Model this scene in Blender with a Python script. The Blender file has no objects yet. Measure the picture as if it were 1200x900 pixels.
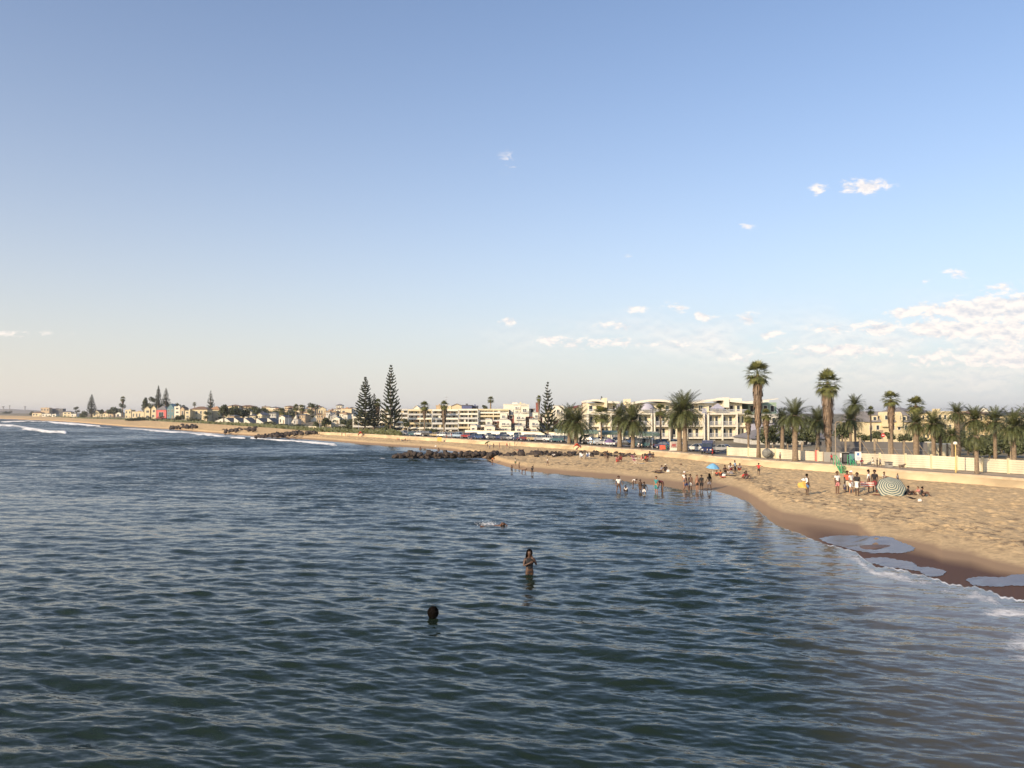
import bpy, bmesh, math, random
import numpy as np
from mathutils import Vector, Matrix, noise
R = math.radians
sc = bpy.context.scene
COL = sc.collection

# ------------------------------------------------------------------ camera
HAZE = 0.00011
H = 7.6                    # eye height above the water
F = 942.0                  # focal length, in pixels of a 1200 px wide picture
HOR = 484.0
PITCH = math.atan((HOR - 450.0) / F)
cd = bpy.data.cameras.new('camera'); cam = bpy.data.objects.new('camera', cd); COL.objects.link(cam)
cd.sensor_width = 36.0; cd.lens = 36.0 * F / 1200.0
cd.clip_start = 0.5; cd.clip_end = 30000
cam.location = (0, 0, H); cam.rotation_euler = (math.pi/2 + PITCH, 0, 0)
sc.camera = cam

# ------------------------------------------------------------------ sky, sun, exposure
SUN_EL = R(21); SUN_AZ = R(-137)        # azimuth from +Y towards +X
sun_dir = Vector((math.sin(SUN_AZ)*math.cos(SUN_EL), math.cos(SUN_AZ)*math.cos(SUN_EL), math.sin(SUN_EL)))
w = bpy.data.worlds.new('World'); sc.world = w; w.use_nodes = True
nt = w.node_tree; N = nt.nodes; L = nt.links
bg = N['Background']; bg.inputs['Strength'].default_value = 0.115
sky = N.new('ShaderNodeTexSky'); sky.sky_type = 'NISHITA'; sky.sun_disc = False
sky.sun_elevation = SUN_EL; sky.sun_rotation = SUN_AZ % (2*math.pi)
sky.air_density = 1.0; sky.dust_density = 1.6; sky.ozone_density = 1.6; sky.altitude = 0

def wmath(op, a, b=None, c=None, clamp=False):
    n = N.new('ShaderNodeMath'); n.operation = op; n.use_clamp = clamp
    for i, v in enumerate((a, b, c)):
        if v is None: continue
        if isinstance(v, (int, float)): n.inputs[i].default_value = v
        else: L.new(v, n.inputs[i])
    return n.outputs[0]
tc = N.new('ShaderNodeTexCoord'); sp = N.new('ShaderNodeSeparateXYZ'); L.new(tc.outputs['Generated'], sp.inputs[0])
yy = wmath('MAXIMUM', sp.outputs['Y'], 0.02)
ca = wmath('DIVIDE', sp.outputs['X'], yy)      # tangent of the bearing
ce = wmath('DIVIDE', sp.outputs['Z'], yy)      # tangent of the height
def comb(x, y, z=0.0):
    n = N.new('ShaderNodeCombineXYZ')
    for i, v in enumerate((x, y, z)):
        if isinstance(v, (int, float)): n.inputs[i].default_value = v
        else: L.new(v, n.inputs[i])
    return n.outputs[0]
def wnoise(vec, scale, detail, rough, dist=0.0):
    n = N.new('ShaderNodeTexNoise'); n.inputs['Scale'].default_value = scale; n.inputs['Detail'].default_value = detail
    n.inputs['Roughness'].default_value = rough; n.inputs['Distortion'].default_value = dist
    L.new(vec, n.inputs['Vector']); return n.outputs['Fac']
def blob(px, py, rx, ry, amp=1.0):
    """soft ellipse of directions"""
    a0, e0 = (px-600)/F, (HOR-py)/F
    dx = wmath('DIVIDE', wmath('SUBTRACT', ca, a0), rx/F); dy = wmath('DIVIDE', wmath('SUBTRACT', ce, e0), ry/F)
    r2 = wmath('ADD', wmath('MULTIPLY', dx, dx), wmath('MULTIPLY', dy, dy))
    return wmath('MULTIPLY', wmath('POWER', 2.718, wmath('MULTIPLY', r2, -1.0)), amp)
def addall(lst):
    s = lst[0]
    for q in lst[1:]: s = wmath('ADD', s, q)
    return s
# small clear-cut cumulus
small = addall([blob(1012,217,30,9,1.1), blob(1034,213,10,6,.45), blob(961,221,9,7,.9), blob(597,186,11,11,.50), blob(561,177,7,6,.45), blob(595,376,14,6,.85), blob(747,363,11,6,.8),
    blob(790,360,16,6,.7), blob(825,370,18,8,.8), blob(878,372,18,7,.95), blob(1122,320,14,7,.95), blob(1170,335,16,6,.7), blob(905,392,16,6,.8), blob(876,263,9,6,.55), blob(738,298,8,6,.4), blob(725,381,32,6,.8), blob(1085,329,10,4,.4),
    blob(645,397,12,5,.6), blob(700,401,80,7,.85), blob(868,420,22,7,.85), blob(800,404,24,5,.6), blob(20,391,60,5,.45), blob(1110,366,48,10,.9), blob(1035,385,18,9,1.0), blob(980,384,50,8,.8),
    blob(1085,386,26,8,1.0), blob(1170,358,60,11,1.3), blob(1165,388,70,10,1.3), blob(1060,367,20,6,1.0), blob(1120,386,30,7,1.1), blob(1000,410,40,6,.9), blob(1190,420,60,12,1.0), blob(960,410,60,9,.75), blob(1100,420,60,12,.7), blob(1230,380,60,40,1.0)])
cv = comb(wmath('MULTIPLY', ca, 1.0), wmath('MULTIPLY', ce, 2.1))
n1 = wnoise(cv, 46.0, 8.0, 0.66, 0.25)
n2 = wnoise(cv, 9.0, 4.0, 0.55, 0.2)
dens = wmath('SUBTRACT', wmath('ADD', wmath('MULTIPLY', small, 0.62), wmath('MULTIPLY', n1, 2.3)), 1.36)
dens = wmath('MULTIPLY', dens, 2.6, clamp=True)
dens = wmath('MULTIPLY', wmath('POWER', dens, 0.9), wmath('MULTIPLY', small, 2.2, clamp=True))
# thin veil low on the right
veil = addall([blob(1150,412,300,44,1.25), blob(740,395,150,20,.8)])
vd = wmath('MULTIPLY', wmath('MULTIPLY', wmath('SUBTRACT', n2, 0.36), 2.2, clamp=True), veil)
vd = wmath('MULTIPLY', vd, 0.95)
fac = wmath('MAXIMUM', wmath('MULTIPLY', dens, 0.88), vd, clamp=True)
# undersides are greyer
n3 = wnoise(comb(ca, wmath('MULTIPLY', wmath('SUBTRACT', ce, 0.006), 2.1)), 46.0, 5.0, 0.6, 0.25)
shade = wmath('MULTIPLY', wmath('SUBTRACT', n1, n3), 3.0)
shade = wmath('ADD', 0.72, shade, clamp=True)
cm = N.new('ShaderNodeMixRGB'); cm.inputs[1].default_value = (4.9, 5.0, 5.4, 1); cm.inputs[2].default_value = (8.0, 7.2, 6.6, 1)
L.new(shade, cm.inputs[0])
low = wmath('MULTIPLY', wmath('POWER', 2.718, wmath('MULTIPLY', wmath('MAXIMUM', sp.outputs['Z'], 0.0), -5.2)), 0.93)
side = wmath('ADD', wmath('MULTIPLY', sp.outputs['X'], 0.8), 0.5, clamp=True)
pal = N.new('ShaderNodeMixRGB'); pal.inputs[1].default_value = (6.3, 5.75, 5.05, 1); pal.inputs[2].default_value = (5.6, 5.75, 5.75, 1); L.new(side, pal.inputs[0])
skm = N.new('ShaderNodeMixRGB'); L.new(low, skm.inputs[0])
tint = N.new('ShaderNodeVectorMath'); tint.operation = 'MULTIPLY'; tint.inputs[1].default_value = (1.08, 1.17, 1.34); L.new(sky.outputs[0], tint.inputs[0]); L.new(tint.outputs[0], skm.inputs[1]); L.new(pal.outputs[0], skm.inputs[2])
mx = N.new('ShaderNodeMixRGB'); L.new(fac, mx.inputs[0]); L.new(skm.outputs[0], mx.inputs[1]); L.new(cm.outputs[0], mx.inputs[2])
L.new(mx.outputs[0], bg.inputs['Color'])
w.cycles.sampling_method = 'MANUAL'; w.cycles.sample_map_resolution = 1024

sd = bpy.data.lights.new('sun', 'SUN'); sd.energy = 4.6; sd.angle = R(0.6); sd.color = (1.0, 0.78, 0.53)
so = bpy.data.objects.new('sun', sd); COL.objects.link(so); so.location = (-60, -50, 60)
so.rotation_euler = sun_dir.to_track_quat('Z', 'Y').to_euler()
sc.view_settings.view_transform = 'Standard'; sc.view_settings.look = 'None'
sc.view_settings.exposure = 0.35; sc.view_settings.gamma = 1.0; sc.view_settings.use_curve_mapping = False
sc.cycles.max_bounces = 6; sc.cycles.transparent_max_bounces = 16; sc.cycles.volume_bounces = 0; sc.cycles.caustics_reflective = False

# ------------------------------------------------------------------ where things stand
def ray(px, py):
    u, v = (px-600)/F, (450-py)/F
    y = math.cos(PITCH) - v*math.sin(PITCH)
    return u/y, (math.sin(PITCH) + v*math.cos(PITCH))/y
def on_z(px, py, z):
    a, c = ray(px, py); d = (z - H)/c
    return a*d, d
def zat(px, py, d):
    return H + ray(px, py)[1]*d
def X(px, d): return (px-600)/F*d
def S(npx, d): return npx/F*d

def smooth(t):
    t = np.clip(t, 0, 1); return t*t*(3-2*t)
ZP = 1.75      # promenade
ZF = 0.95      # top of the beach at its foot
def arr(pts):
    pts = sorted(pts); return np.array([p[0] for p in pts]), np.array([p[1] for p in pts])
shore_px = [(1200,702),(1167,696),(1139,686),(1105,683),(1095,677.6),(1078,672),(1058,667.7),(1027,663.5),(1014,655),(1006,648),(984.6,642),(959,634),(939,626.6),(916.6,618),(902.5,609.6),(891,600),(877,588),(860,581),
 (839,575),(800,573.6),(781.7,570),(763,568),(746.6,566),(729,563),(700,560),(670,557),(640,554),(617.5,552),(602.5,549),(592,546),(580,542.5),(572,539),(560,534),(540,530),(520,527),(486,524.5),(453,522.5),(426,520.5),(410,519),(380,516.5),(360,515),(347,514),
 (297,511),(263,508.5),(243,507),(205,503.5),(180,502),(147,500),(117,497.5),(75,494),(42,492.3),(0,490.7)]
sp_ = []
for (px, py) in shore_px:
    x, d = on_z(px, py, 0.0); sp_.append((x/d, d))
sp_ += [((-120-600)/F, 1500), ((-400-600)/F, 2300), ((-900-600)/F, 3300), (.90, 29), (1.4, 21), (3, 12)]
SA, SD = arr(sp_)
def shore(a):
    p = np.asarray(a)*F+600; k = smooth((p-560)/60)*smooth((1700-p)/200)
    return np.interp(a, SA, SD) + k*(.22*np.sin(p*.115+1.0) + .16*np.sin(p*.31+.4) + .10*np.sin(p*.73))
back_px = [(377,506.3),(427,508.5),(480,511.5),(520,513.5),(560,516),(600,517.5),(620,518.7),(680,522),(720,525.3),(760,527.6),(800,530.7),(840,535.2),(907,540),(937,542),(1020,547.5),(1067,552),(1133,556),(1200,561)]
bp_ = []
for (px, py) in back_px:
    x, d = on_z(px, py, ZP); bp_.append((x/d, d))
d1200 = bp_[-1][1]
bp_ += [((360-600)/F, 270), ((280-600)/F, 340), ((200-600)/F, 460), ((100-600)/F, 800), (-600/F, 1330), (-900/F, 1900), (-1500/F, 3500), (.85, d1200-11), (1.4, d1200-28), (3, d1200-48)]
BA, BD = arr(bp_)
def back(a): return np.interp(a, BA, BD)
_pt = lambda px, z: ((px-600)/F, z)
FA, FZ = arr([_pt(-900,4.5), _pt(0,zat(0,486.8,1330)), _pt(100,zat(100,490.5,800)), _pt(200,zat(200,494.5,460)), _pt(280,zat(280,499,340)), _pt(360,1.6), _pt(380,ZF), _pt(2000,ZF)])
TA, TZ = arr([_pt(-900,4.5), _pt(0,zat(0,486.8,1330)), _pt(100,zat(100,490.5,800)), _pt(200,zat(200,494.5,460)), _pt(280,zat(280,499,340)), _pt(360,1.7), _pt(380,ZP), _pt(2000,ZP)])
RA, RZ = arr([_pt(-900,3), _pt(0,3), _pt(100,4), _pt(200,7.5), _pt(350,8), _pt(450,7.5), _pt(600,6), _pt(700,2), _pt(800,.6), _pt(2000,.6)])
def smooth(t):
    t = np.clip(t, 0, 1); return t*t*(3-2*t)
def zland(a, d):
    b = back(a); top = np.interp(a, TA, TZ)
    return top + smooth((d - b - 55)/300.0)*np.interp(a, RA, RZ)
def berm_w(a, w_):
    return np.minimum(np.interp(np.asarray(a)*F+600, [560,640,760,830,1050,1120,1250], [5.5,6.5,9,11,11,9,7]), .45*w_)
def zbeach(a, d):
    s0, b, f = np.interp(a, SA, SD), back(a), np.interp(a, FA, FZ)
    w_ = b - s0; t0 = d - s0
    t = t0 - (shore(a)-s0)*np.exp(-(t0/1.6)**2)
    berm = berm_w(a, w_)
    under = np.maximum(t*0.055, -3.0)
    wet = 0.55*np.clip(t/berm, 0, 1)**1.1*np.minimum(1, f)
    rest = (f - 0.55*np.minimum(1, f))*smooth((t-berm)/np.maximum(w_-berm, 1))**0.7
    bump = 0.16*np.exp(-((t-berm*1.25)/ (berm*.4+1))**2)
    return np.where(t < 0, under, wet + rest + bump*np.clip(t/3,0,1))
def zground(x, d):
    a = x/d
    return float(zland(a, d) if d > back(a) else max(zbeach(a, d), -3))

# ------------------------------------------------------------------ materials
MATS = {}
def mat(name, color, rough=0.8, var=0.12, scale=1.5, bump=0.0, metallic=0.0, bscale=None, spec=0.4, streak=False):
    if name in MATS: return MATS[name]
    m = bpy.data.materials.new(name); m.use_nodes = True; t = m.node_tree; p = t.nodes['Principled BSDF']
    p.inputs['Roughness'].default_value = rough; p.inputs['Metallic'].default_value = metallic
    p.inputs['Specular IOR Level'].default_value = spec
    g = t.nodes.new('ShaderNodeTexCoord'); n = t.nodes.new('ShaderNodeTexNoise'); n.inputs['Scale'].default_value = scale; n.inputs['Detail'].default_value = 5
    src = g.outputs['Object']
    if streak:
        mp = t.nodes.new('ShaderNodeMapping'); mp.inputs['Scale'].default_value = (1, 1, .25); t.links.new(src, mp.inputs[0]); src = mp.outputs[0]
    t.links.new(src, n.inputs['Vector'])
    r = t.nodes.new('ShaderNodeMapRange'); r.inputs['From Min'].default_value = .3; r.inputs['From Max'].default_value = .7
    r.inputs['To Min'].default_value = 1-var; r.inputs['To Max'].default_value = 1+var
    t.links.new(n.outputs['Fac'], r.inputs['Value'])
    mm = t.nodes.new('ShaderNodeVectorMath'); mm.operation = 'SCALE'; mm.inputs[0].default_value = color[:3]
    t.links.new(r.outputs[0], mm.inputs['Scale']); t.links.new(mm.outputs[0], p.inputs['Base Color'])
    if bump:
        n2 = t.nodes.new('ShaderNodeTexNoise'); n2.inputs['Scale'].default_value = bscale or scale*5; n2.inputs['Detail'].default_value = 6
        t.links.new(src, n2.inputs['Vector'])
        b = t.nodes.new('ShaderNodeBump'); b.inputs['Strength'].default_value = bump; b.inputs['Distance'].default_value = 0.1
        t.links.new(n2.outputs['Fac'], b.inputs['Height']); t.links.new(b.outputs[0], p.inputs['Normal'])
    MATS[name] = m; return m
cream = mat('cream_plaster', (.60,.52,.34), .85, .1, .6, streak=True)
white = mat('white_plaster', (.68,.65,.55), .85, .07, .6, streak=True)
block_w = mat('block_plaster', (.68,.61,.44), .85, .08, .6, streak=True)
yellow = mat('yellow_plaster', (.62,.53,.33), .85, .12, .6)
tan_p = mat('tan_plaster', (.48,.37,.24), .85, .1, .6)
grey_w = mat('grey_concrete', (.27,.26,.24), .9, .15, .7, bump=.2)
lgrey = mat('light_grey_render', (.50,.50,.47), .9, .1, .7)
glass = mat('window_glass', (.03,.04,.05), .12, .3, .8, spec=.7)
dark = mat('dark_opening', (.035,.03,.028), .8, .2, 1)
brown_r = mat('brown_roof_tiles', (.20,.13,.09), .85, .2, 3, bump=.3)
red_r = mat('red_brown_render', (.26,.09,.07), .8, .15, 2)
grey_r = mat('grey_roof_sheet', (.20,.19,.19), .7, .12, 1.5)
slate = mat('dark_slate_roof', (.10,.10,.11), .7, .2, 2)
orange_r = mat('orange_roof_tiles', (.42,.24,.13), .85, .15, 3)
blue_box = mat('navy_cladding', (.09,.11,.22), .6, .1, 1)
green_w = mat('sage_green_render', (.28,.38,.29), .8, .1, 1)
lav = mat('lavender_canopy', (.38,.38,.46), .7, .06, 1)
rail = mat('pale_railing', (.52,.54,.58), .4, .1, 3)
pinkred = mat('pinkish_red_cladding', (.62,.13,.12), .7, .1, 1)
teal_c = mat('teal_cladding', (.10,.19,.22), .5, .1, 1)
shade_net = mat('green_shade_net', (.16,.23,.19), .9, .15, 1)
metal = mat('galvanised_metal', (.35,.36,.37), .45, .1, 4, metallic=.6)
wood = mat('weathered_wood', (.30,.24,.17), .9, .2, 4, bump=.3)
bark = mat('palm_bark', (.23,.175,.12), .95, .28, 4, bump=.9, bscale=14)
barkd = mat('dark_bark', (.14,.11,.085), .95, .25, 4, bump=.6)
def leafmat(name, c, c2, scale=1.2):
    m = mat(name, c, .55, .25, scale); t = m.node_tree; p = t.nodes['Principled BSDF']
    g = t.nodes.new('ShaderNodeNewGeometry'); mx = t.nodes.new('ShaderNodeMixRGB'); mx.inputs[1].default_value = (*c, 1); mx.inputs[2].default_value = (*c2, 1)
    t.links.new(g.outputs['Random Per Island'], mx.inputs[0])
    v = [n for n in t.nodes if n.type == 'VECT_MATH'][0]; t.links.new(mx.outputs[0], v.inputs[0])
    p.inputs['Subsurface Weight'].default_value = 0.0
    return m
frond_m = leafmat('date_palm_fronds', (.045,.062,.024), (.12,.13,.045))
fan_m = leafmat('fan_palm_leaves', (.08,.10,.035), (.17,.17,.055))
skirt_m = leafmat('dead_palm_fronds', (.105,.072,.045), (.21,.145,.09))
pine_m = leafmat('pine_needles', (.030,.042,.022), (.058,.068,.032))
bush_m = leafmat('broad_leaves', (.040,.055,.022), (.085,.095,.038))
shrub_m = leafmat('coastal_shrub', (.07,.085,.035), (.12,.13,.055))

# ------------------------------------------------------------------ mesh helpers
class MB:
    def __init__(s): s.v = []; s.f = []
    def add(s, vs, fs):
        o = len(s.v); s.v.extend(tuple(map(float, q)) for q in vs); s.f.extend(tuple(i+o for i in q) for q in fs); return s
    def box(s, x0, x1, y0, y1, z0, z1, M=None):
        vs = [Vector(q) for q in ((x0,y0,z0),(x1,y0,z0),(x1,y1,z0),(x0,y1,z0),(x0,y0,z1),(x1,y0,z1),(x1,y1,z1),(x0,y1,z1))]
        if M: vs = [M @ q for q in vs]
        return s.add(vs, [(0,3,2,1),(4,5,6,7),(0,1,5,4),(1,2,6,5),(2,3,7,6),(3,0,4,7)])
    def prism(s, pts, y0, y1):
        """outline in x,z pushed along y"""
        n = len(pts); vs = [(x, y0, z) for x, z in pts] + [(x, y1, z) for x, z in pts]
        fs = [tuple(range(n)), tuple(range(2*n-1, n-1, -1))] + [(i, i+n, (i+1) % n + n, (i+1) % n) for i in range(n)]
        return s.add(vs, fs)
    def tube(s, pts, rad, n=8, cap=True):
        vs = []; fs = []; P = [Vector(p) for p in pts]
        for i, p in enumerate(P):
            t = (P[min(i+1, len(P)-1)] - P[max(i-1, 0)]).normalized()
            u = t.cross(Vector((0.13, 1, 0.07))).normalized(); q = t.cross(u)
            r = rad[i] if hasattr(rad, '__len__') else rad
            for k in range(n):
                an = 2*math.pi*k/n; vs.append(p + (u*math.cos(an) + q*math.sin(an))*r)
        for i in range(len(P)-1):
            for k in range(n): fs.append((i*n+k, i*n+(k+1) % n, (i+1)*n+(k+1) % n, (i+1)*n+k))
        if cap: fs.append(tuple(range(n-1, -1, -1))); fs.append(tuple(range((len(P)-1)*n, len(P)*n)))
        return s.add(vs, fs)
    def mesh(s, name):
        me = bpy.data.meshes.new(name); me.from_pydata(s.v, [], s.f); me.update(); return me
    def build(s, name, m, parent=None, smooth_=False):
        return link(name, s.mesh(name), m, parent, smooth_)
def link(name, me, m, parent=None, smooth_=False):
    if m is not None and not me.materials: me.materials.append(m)
    if smooth_: me.shade_smooth()
    o = bpy.data.objects.new(name, me); COL.objects.link(o)
    if parent: o.parent = parent
    return o
def tag(o, label=None, cat=None, group=None, kind=None):
    if label: o['label'] = label
    if cat: o['category'] = cat
    if group: o['group'] = group
    if kind: o['kind'] = kind
    return o
def thing(name, label, cat, loc, rz=0, group=None, s=1.0):
    o = bpy.data.objects.new(name, None); COL.objects.link(o); o.empty_display_size = .3
    o.location = loc; o.rotation_euler = (0, 0, rz); o.scale = (s, s, s)
    return tag(o, label, cat, group)
def dup(root, loc, rz, s, label, group=None):
    r = root.copy(); COL.objects.link(r); r.location = loc; r.rotation_euler = (0, 0, rz); r.scale = s if hasattr(s, '__len__') else (s, s, s); r['label'] = label
    if group: r['group'] = group
    for ch in root.children:
        c = ch.copy(); COL.objects.link(c); c.parent = r
        for g in ch.children:
            d = g.copy(); COL.objects.link(d); d.parent = c
    return r
def grid_obj(name, P, m, attrs=None, smooth_=True):
    """P: rows x cols x 3"""
    nr, nc, _ = P.shape; me = bpy.data.meshes.new(name)
    nv = nr*nc; nf = (nr-1)*(nc-1)
    me.vertices.add(nv); me.vertices.foreach_set('co', P.reshape(-1).astype(np.float32))
    i = np.arange(nr-1)[:, None]*nc + np.arange(nc-1)[None, :]
    q = np.stack([i, i+1, i+nc+1, i+nc], -1).reshape(-1).astype(np.int32)
    me.loops.add(nf*4); me.loops.foreach_set('vertex_index', q)
    me.polygons.add(nf); me.polygons.foreach_set('loop_start', np.arange(0, nf*4, 4, dtype=np.int32)); me.polygons.foreach_set('loop_total', np.full(nf, 4, dtype=np.int32))
    me.update(calc_edges=True)
    for k, v in (attrs or {}).items():
        at = me.attributes.new(k, 'FLOAT', 'POINT'); at.data.foreach_set('value', v.reshape(-1).astype(np.float32))
    if smooth_: me.shade_smooth()
    return link(name, me, m)
def ravel_faces(name, V, Fc, m, parent):
    me = bpy.data.meshes.new(name); me.from_pydata(V.tolist() if hasattr(V, 'tolist') else V, [], Fc.tolist() if hasattr(Fc, 'tolist') else Fc); me.update()
    return link(name, me, m, parent)

# ------------------------------------------------------------------ numpy value noise
def vnoise(x, y, seed=0):
    rs = np.random.RandomState(seed); T = rs.rand(256, 256)
    xi = np.floor(x).astype(int); yi = np.floor(y).astype(int); fx = x-xi; fy = y-yi
    fx = fx*fx*(3-2*fx); fy = fy*fy*(3-2*fy)
    g = lambda i, j: T[i & 255, j & 255]
    return (g(xi,yi)*(1-fx)+g(xi+1,yi)*fx)*(1-fy)+(g(xi,yi+1)*(1-fx)+g(xi+1,yi+1)*fx)*fy
def fbm(x, y, seed=0, oct_=4):
    s = 0; a = .5
    for k in range(oct_): s = s + a*vnoise(x*2**k+17*k, y*2**k+31*k, seed+k); a *= .5
    return s/(1-.5**oct_)

# ------------------------------------------------------------------ sand
def sand_material():
    m = bpy.data.materials.new('sand'); m.use_nodes = True; t = m.node_tree; p = t.nodes['Principled BSDF']; n = t.nodes; l = t.links
    g = n.new('ShaderNodeNewGeometry')
    wet = n.new('ShaderNodeAttribute'); wet.attribute_name = 'wet'
    tr = n.new('ShaderNodeAttribute'); tr.attribute_name = 'tracks'
    big = n.new('ShaderNodeTexNoise'); big.inputs['Scale'].default_value = .12; big.inputs['Detail'].default_value = 6; l.new(g.outputs['Position'], big.inputs['Vector'])
    fine = n.new('ShaderNodeTexNoise'); fine.inputs['Scale'].default_value = 3.0; fine.inputs['Detail'].default_value = 8; fine.inputs['Roughness'].default_value = .7; l.new(g.outputs['Position'], fine.inputs['Vector'])
    dry = n.new('ShaderNodeMixRGB'); dry.inputs[1].default_value = (.50,.355,.19,1); dry.inputs[2].default_value = (.64,.48,.27,1); l.new(big.outputs['Fac'], dry.inputs[0])
    spk = n.new('ShaderNodeMapRange'); spk.inputs['From Min'].default_value = .35; spk.inputs['From Max'].default_value = .65; spk.inputs['To Min'].default_value = .70; spk.inputs['To Max'].default_value = 1.12; l.new(fine.outputs['Fac'], spk.inputs['Value'])
    d2 = n.new('ShaderNodeVectorMath'); d2.operation = 'SCALE'; l.new(dry.outputs[0], d2.inputs[0]); l.new(spk.outputs[0], d2.inputs['Scale'])
    # scattered seaweed / dirt in the trampled belt
    weed = n.new('ShaderNodeTexNoise'); weed.inputs['Scale'].default_value = 1.1; weed.inputs['Detail'].default_value = 9; weed.inputs['Roughness'].default_value = .75; l.new(g.outputs['Position'], weed.inputs['Vector'])
    wr = n.new('ShaderNodeMapRange'); wr.inputs['From Min'].default_value = .50; wr.inputs['From Max'].default_value = .60; l.new(weed.outputs['Fac'], wr.inputs['Value'])
    wm = n.new('ShaderNodeMath'); wm.operation = 'MULTIPLY'; l.new(wr.outputs[0], wm.inputs[0]); l.new(tr.outputs['Fac'], wm.inputs[1])
    d3 = n.new('ShaderNodeMixRGB'); d3.inputs[2].default_value = (.15,.105,.065,1); l.new(wm.outputs[0], d3.inputs[0]); l.new(d2.outputs[0], d3.inputs[1])
    # damp and wet
    wn = n.new('ShaderNodeMath'); wn.operation = 'MULTIPLY_ADD'; wn.inputs[1].default_value = .35; l.new(big.outputs['Fac'], wn.inputs[0])
    wsub = n.new('ShaderNodeMath'); wsub.operation = 'SUBTRACT'; l.new(wet.outputs['Fac'], wsub.inputs[0]); wsub.inputs[1].default_value = .17; l.new(wsub.outputs[0], wn.inputs[2])
    cr = n.new('ShaderNodeValToRGB'); l.new(wn.outputs[0], cr.inputs[0]); e = cr.color_ramp.elements
    e[0].position = .12; e[0].color = (0,0,0,1); e[1].position = .95; e[1].color = (1,1,1,1)
    damp = n.new('ShaderNodeMixRGB'); damp.inputs[2].default_value = (.30,.205,.125,1); l.new(d3.outputs[0], damp.inputs[1])
    k1 = n.new('ShaderNodeMapRange'); k1.inputs['From Min'].default_value = .10; k1.inputs['From Max'].default_value = .30; l.new(wn.outputs[0], k1.inputs['Value']); l.new(k1.outputs[0], damp.inputs[0])
    soak = n.new('ShaderNodeMixRGB'); soak.inputs[2].default_value = (.095,.050,.030,1); l.new(damp.outputs[0], soak.inputs[1])
    k2 = n.new('ShaderNodeMapRange'); k2.inputs['From Min'].default_value = .50; k2.inputs['From Max'].default_value = .85; l.new(wn.outputs[0], k2.inputs['Value']); l.new(k2.outputs[0], soak.inputs[0])
    l.new(soak.outputs[0], p.inputs['Base Color'])
    rr = n.new('ShaderNodeMapRange'); rr.inputs['To Min'].default_value = .95; rr.inputs['To Max'].default_value = .68; l.new(k2.outputs[0], rr.inputs['Value']); l.new(rr.outputs[0], p.inputs['Roughness'])
    p.inputs['Specular IOR Level'].default_value = .22
    b = n.new('ShaderNodeBump'); b.inputs['Distance'].default_value = .10
    bs = n.new('ShaderNodeMapRange'); bs.inputs['To Min'].default_value = .55; bs.inputs['To Max'].default_value = .03; l.new(k1.outputs[0], bs.inputs['Value']); l.new(bs.outputs[0], b.inputs['Strength'])
    l.new(fine.outputs['Fac'], b.inputs['Height']); l.new(b.outputs[0], p.inputs['Normal'])
    return m
cols = np.concatenate([np.linspace(-1.5,-.66,60,endpoint=False), np.linspace(-.66,.70,1150,endpoint=False), np.linspace(.70,2.6,200)])
s_ = shore(cols); b_ = back(cols)
tt = np.concatenate([np.linspace(0,1,6,endpoint=False)*0, []])
rows = []
NB = 300
u_ = np.linspace(0, 1, NB)
D = []
for k in range(10): D.append(s_ - 30*(1-k/10.0)*np.clip(s_/60, .3, 3))
base = len(D)
for k in range(NB): D.append(s_ + (b_ + 2.0 - s_)*(u_[k]**1.25))
D = np.array(D); D = np.maximum(D, 6)
A = np.broadcast_to(cols, D.shape); Xg = A*D
Z = zbeach(A, D)
t_ = D - shore(A); w_ = back(A) - shore(A); berm = berm_w(A, w_)
dryf = smooth((t_-berm*.9)/2.0)*smooth((back(A)-D)/3.0)
hum = (fbm(Xg*1.3, D*1.3, 3, 4)-.5)*.13 + (vnoise(Xg*2.6, D*2.6, 9)-.5)*.16
foot = np.minimum(vnoise(Xg*2.6, D*2.6, 21), .4)*.12
Z = Z + dryf*(hum + foot)
px_g = 600 + A*F
t_s = D - np.interp(A, SA, SD); wet = 1 - smooth((t_s - berm*.12)/(berm*.80))
wn_ = fbm(Xg*.25, D*.25, 55, 3)-.5; wet = np.clip(wet + wn_*.35*np.exp(-((t_-berm*.7)/(berm*.4+.5))**2), 0, 1)
# broad soaked flat on the right, narrow elsewhere
wet = wet*np.interp(px_g, [-500,520,760,860,930,1000,2000], [.5,.5,.45,.45,.6,1,1])
tracks = np.exp(-((t_-berm*1.45)/(berm*.45+.6))**2)*smooth((px_g-560)/100.0) + .25*dryf
sand_m = sand_material()
line_ = (np.exp(-((t_s-berm*1.55-2.5*(fbm(Xg*.06, D*.06, 14, 3)-.5))/.55)**2) + .8*np.exp(-((t_s-berm*2.3-4*(fbm(Xg*.05, D*.05, 17, 3)-.5))/.7)**2))*smooth((px_g-600)/40)
tracks = np.maximum(tracks, line_)
beach = grid_obj('beach', np.stack([Xg, D, Z], -1), sand_m, {'wet': wet, 'tracks': np.clip(tracks, 0, 1)}); tag(beach, 'wide tan sandy beach, dark and wet along the waterline', kind='structure')

# ------------------------------------------------------------------ land behind the beach
land_m = mat('dry_ground', (.20,.17,.11), .95, .3, .08, bump=.3)
cl = np.concatenate([np.linspace(-1.8,-.66,60,endpoint=False), np.linspace(-.66,.70,500,endpoint=False), np.linspace(.70,2.6,80)])
ks = np.concatenate([np.linspace(0, 60, 30), np.linspace(66, 260, 40), np.array([300, 400, 600, 1000, 2000, 4000, 7000])])
Dl = back(cl)[None, :] + .5 + ks[:, None]; Al = np.broadcast_to(cl, Dl.shape)
Zl = zland(Al, Dl) + (fbm(Al*Dl*.05, Dl*.05, 5)-.5)*.8*smooth((ks-70)/60)[:, None]
land = grid_obj('ground', np.stack([Al*Dl, Dl, Zl], -1), land_m); tag(land, 'dry sandy ground behind the promenade', kind='structure')

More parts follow.
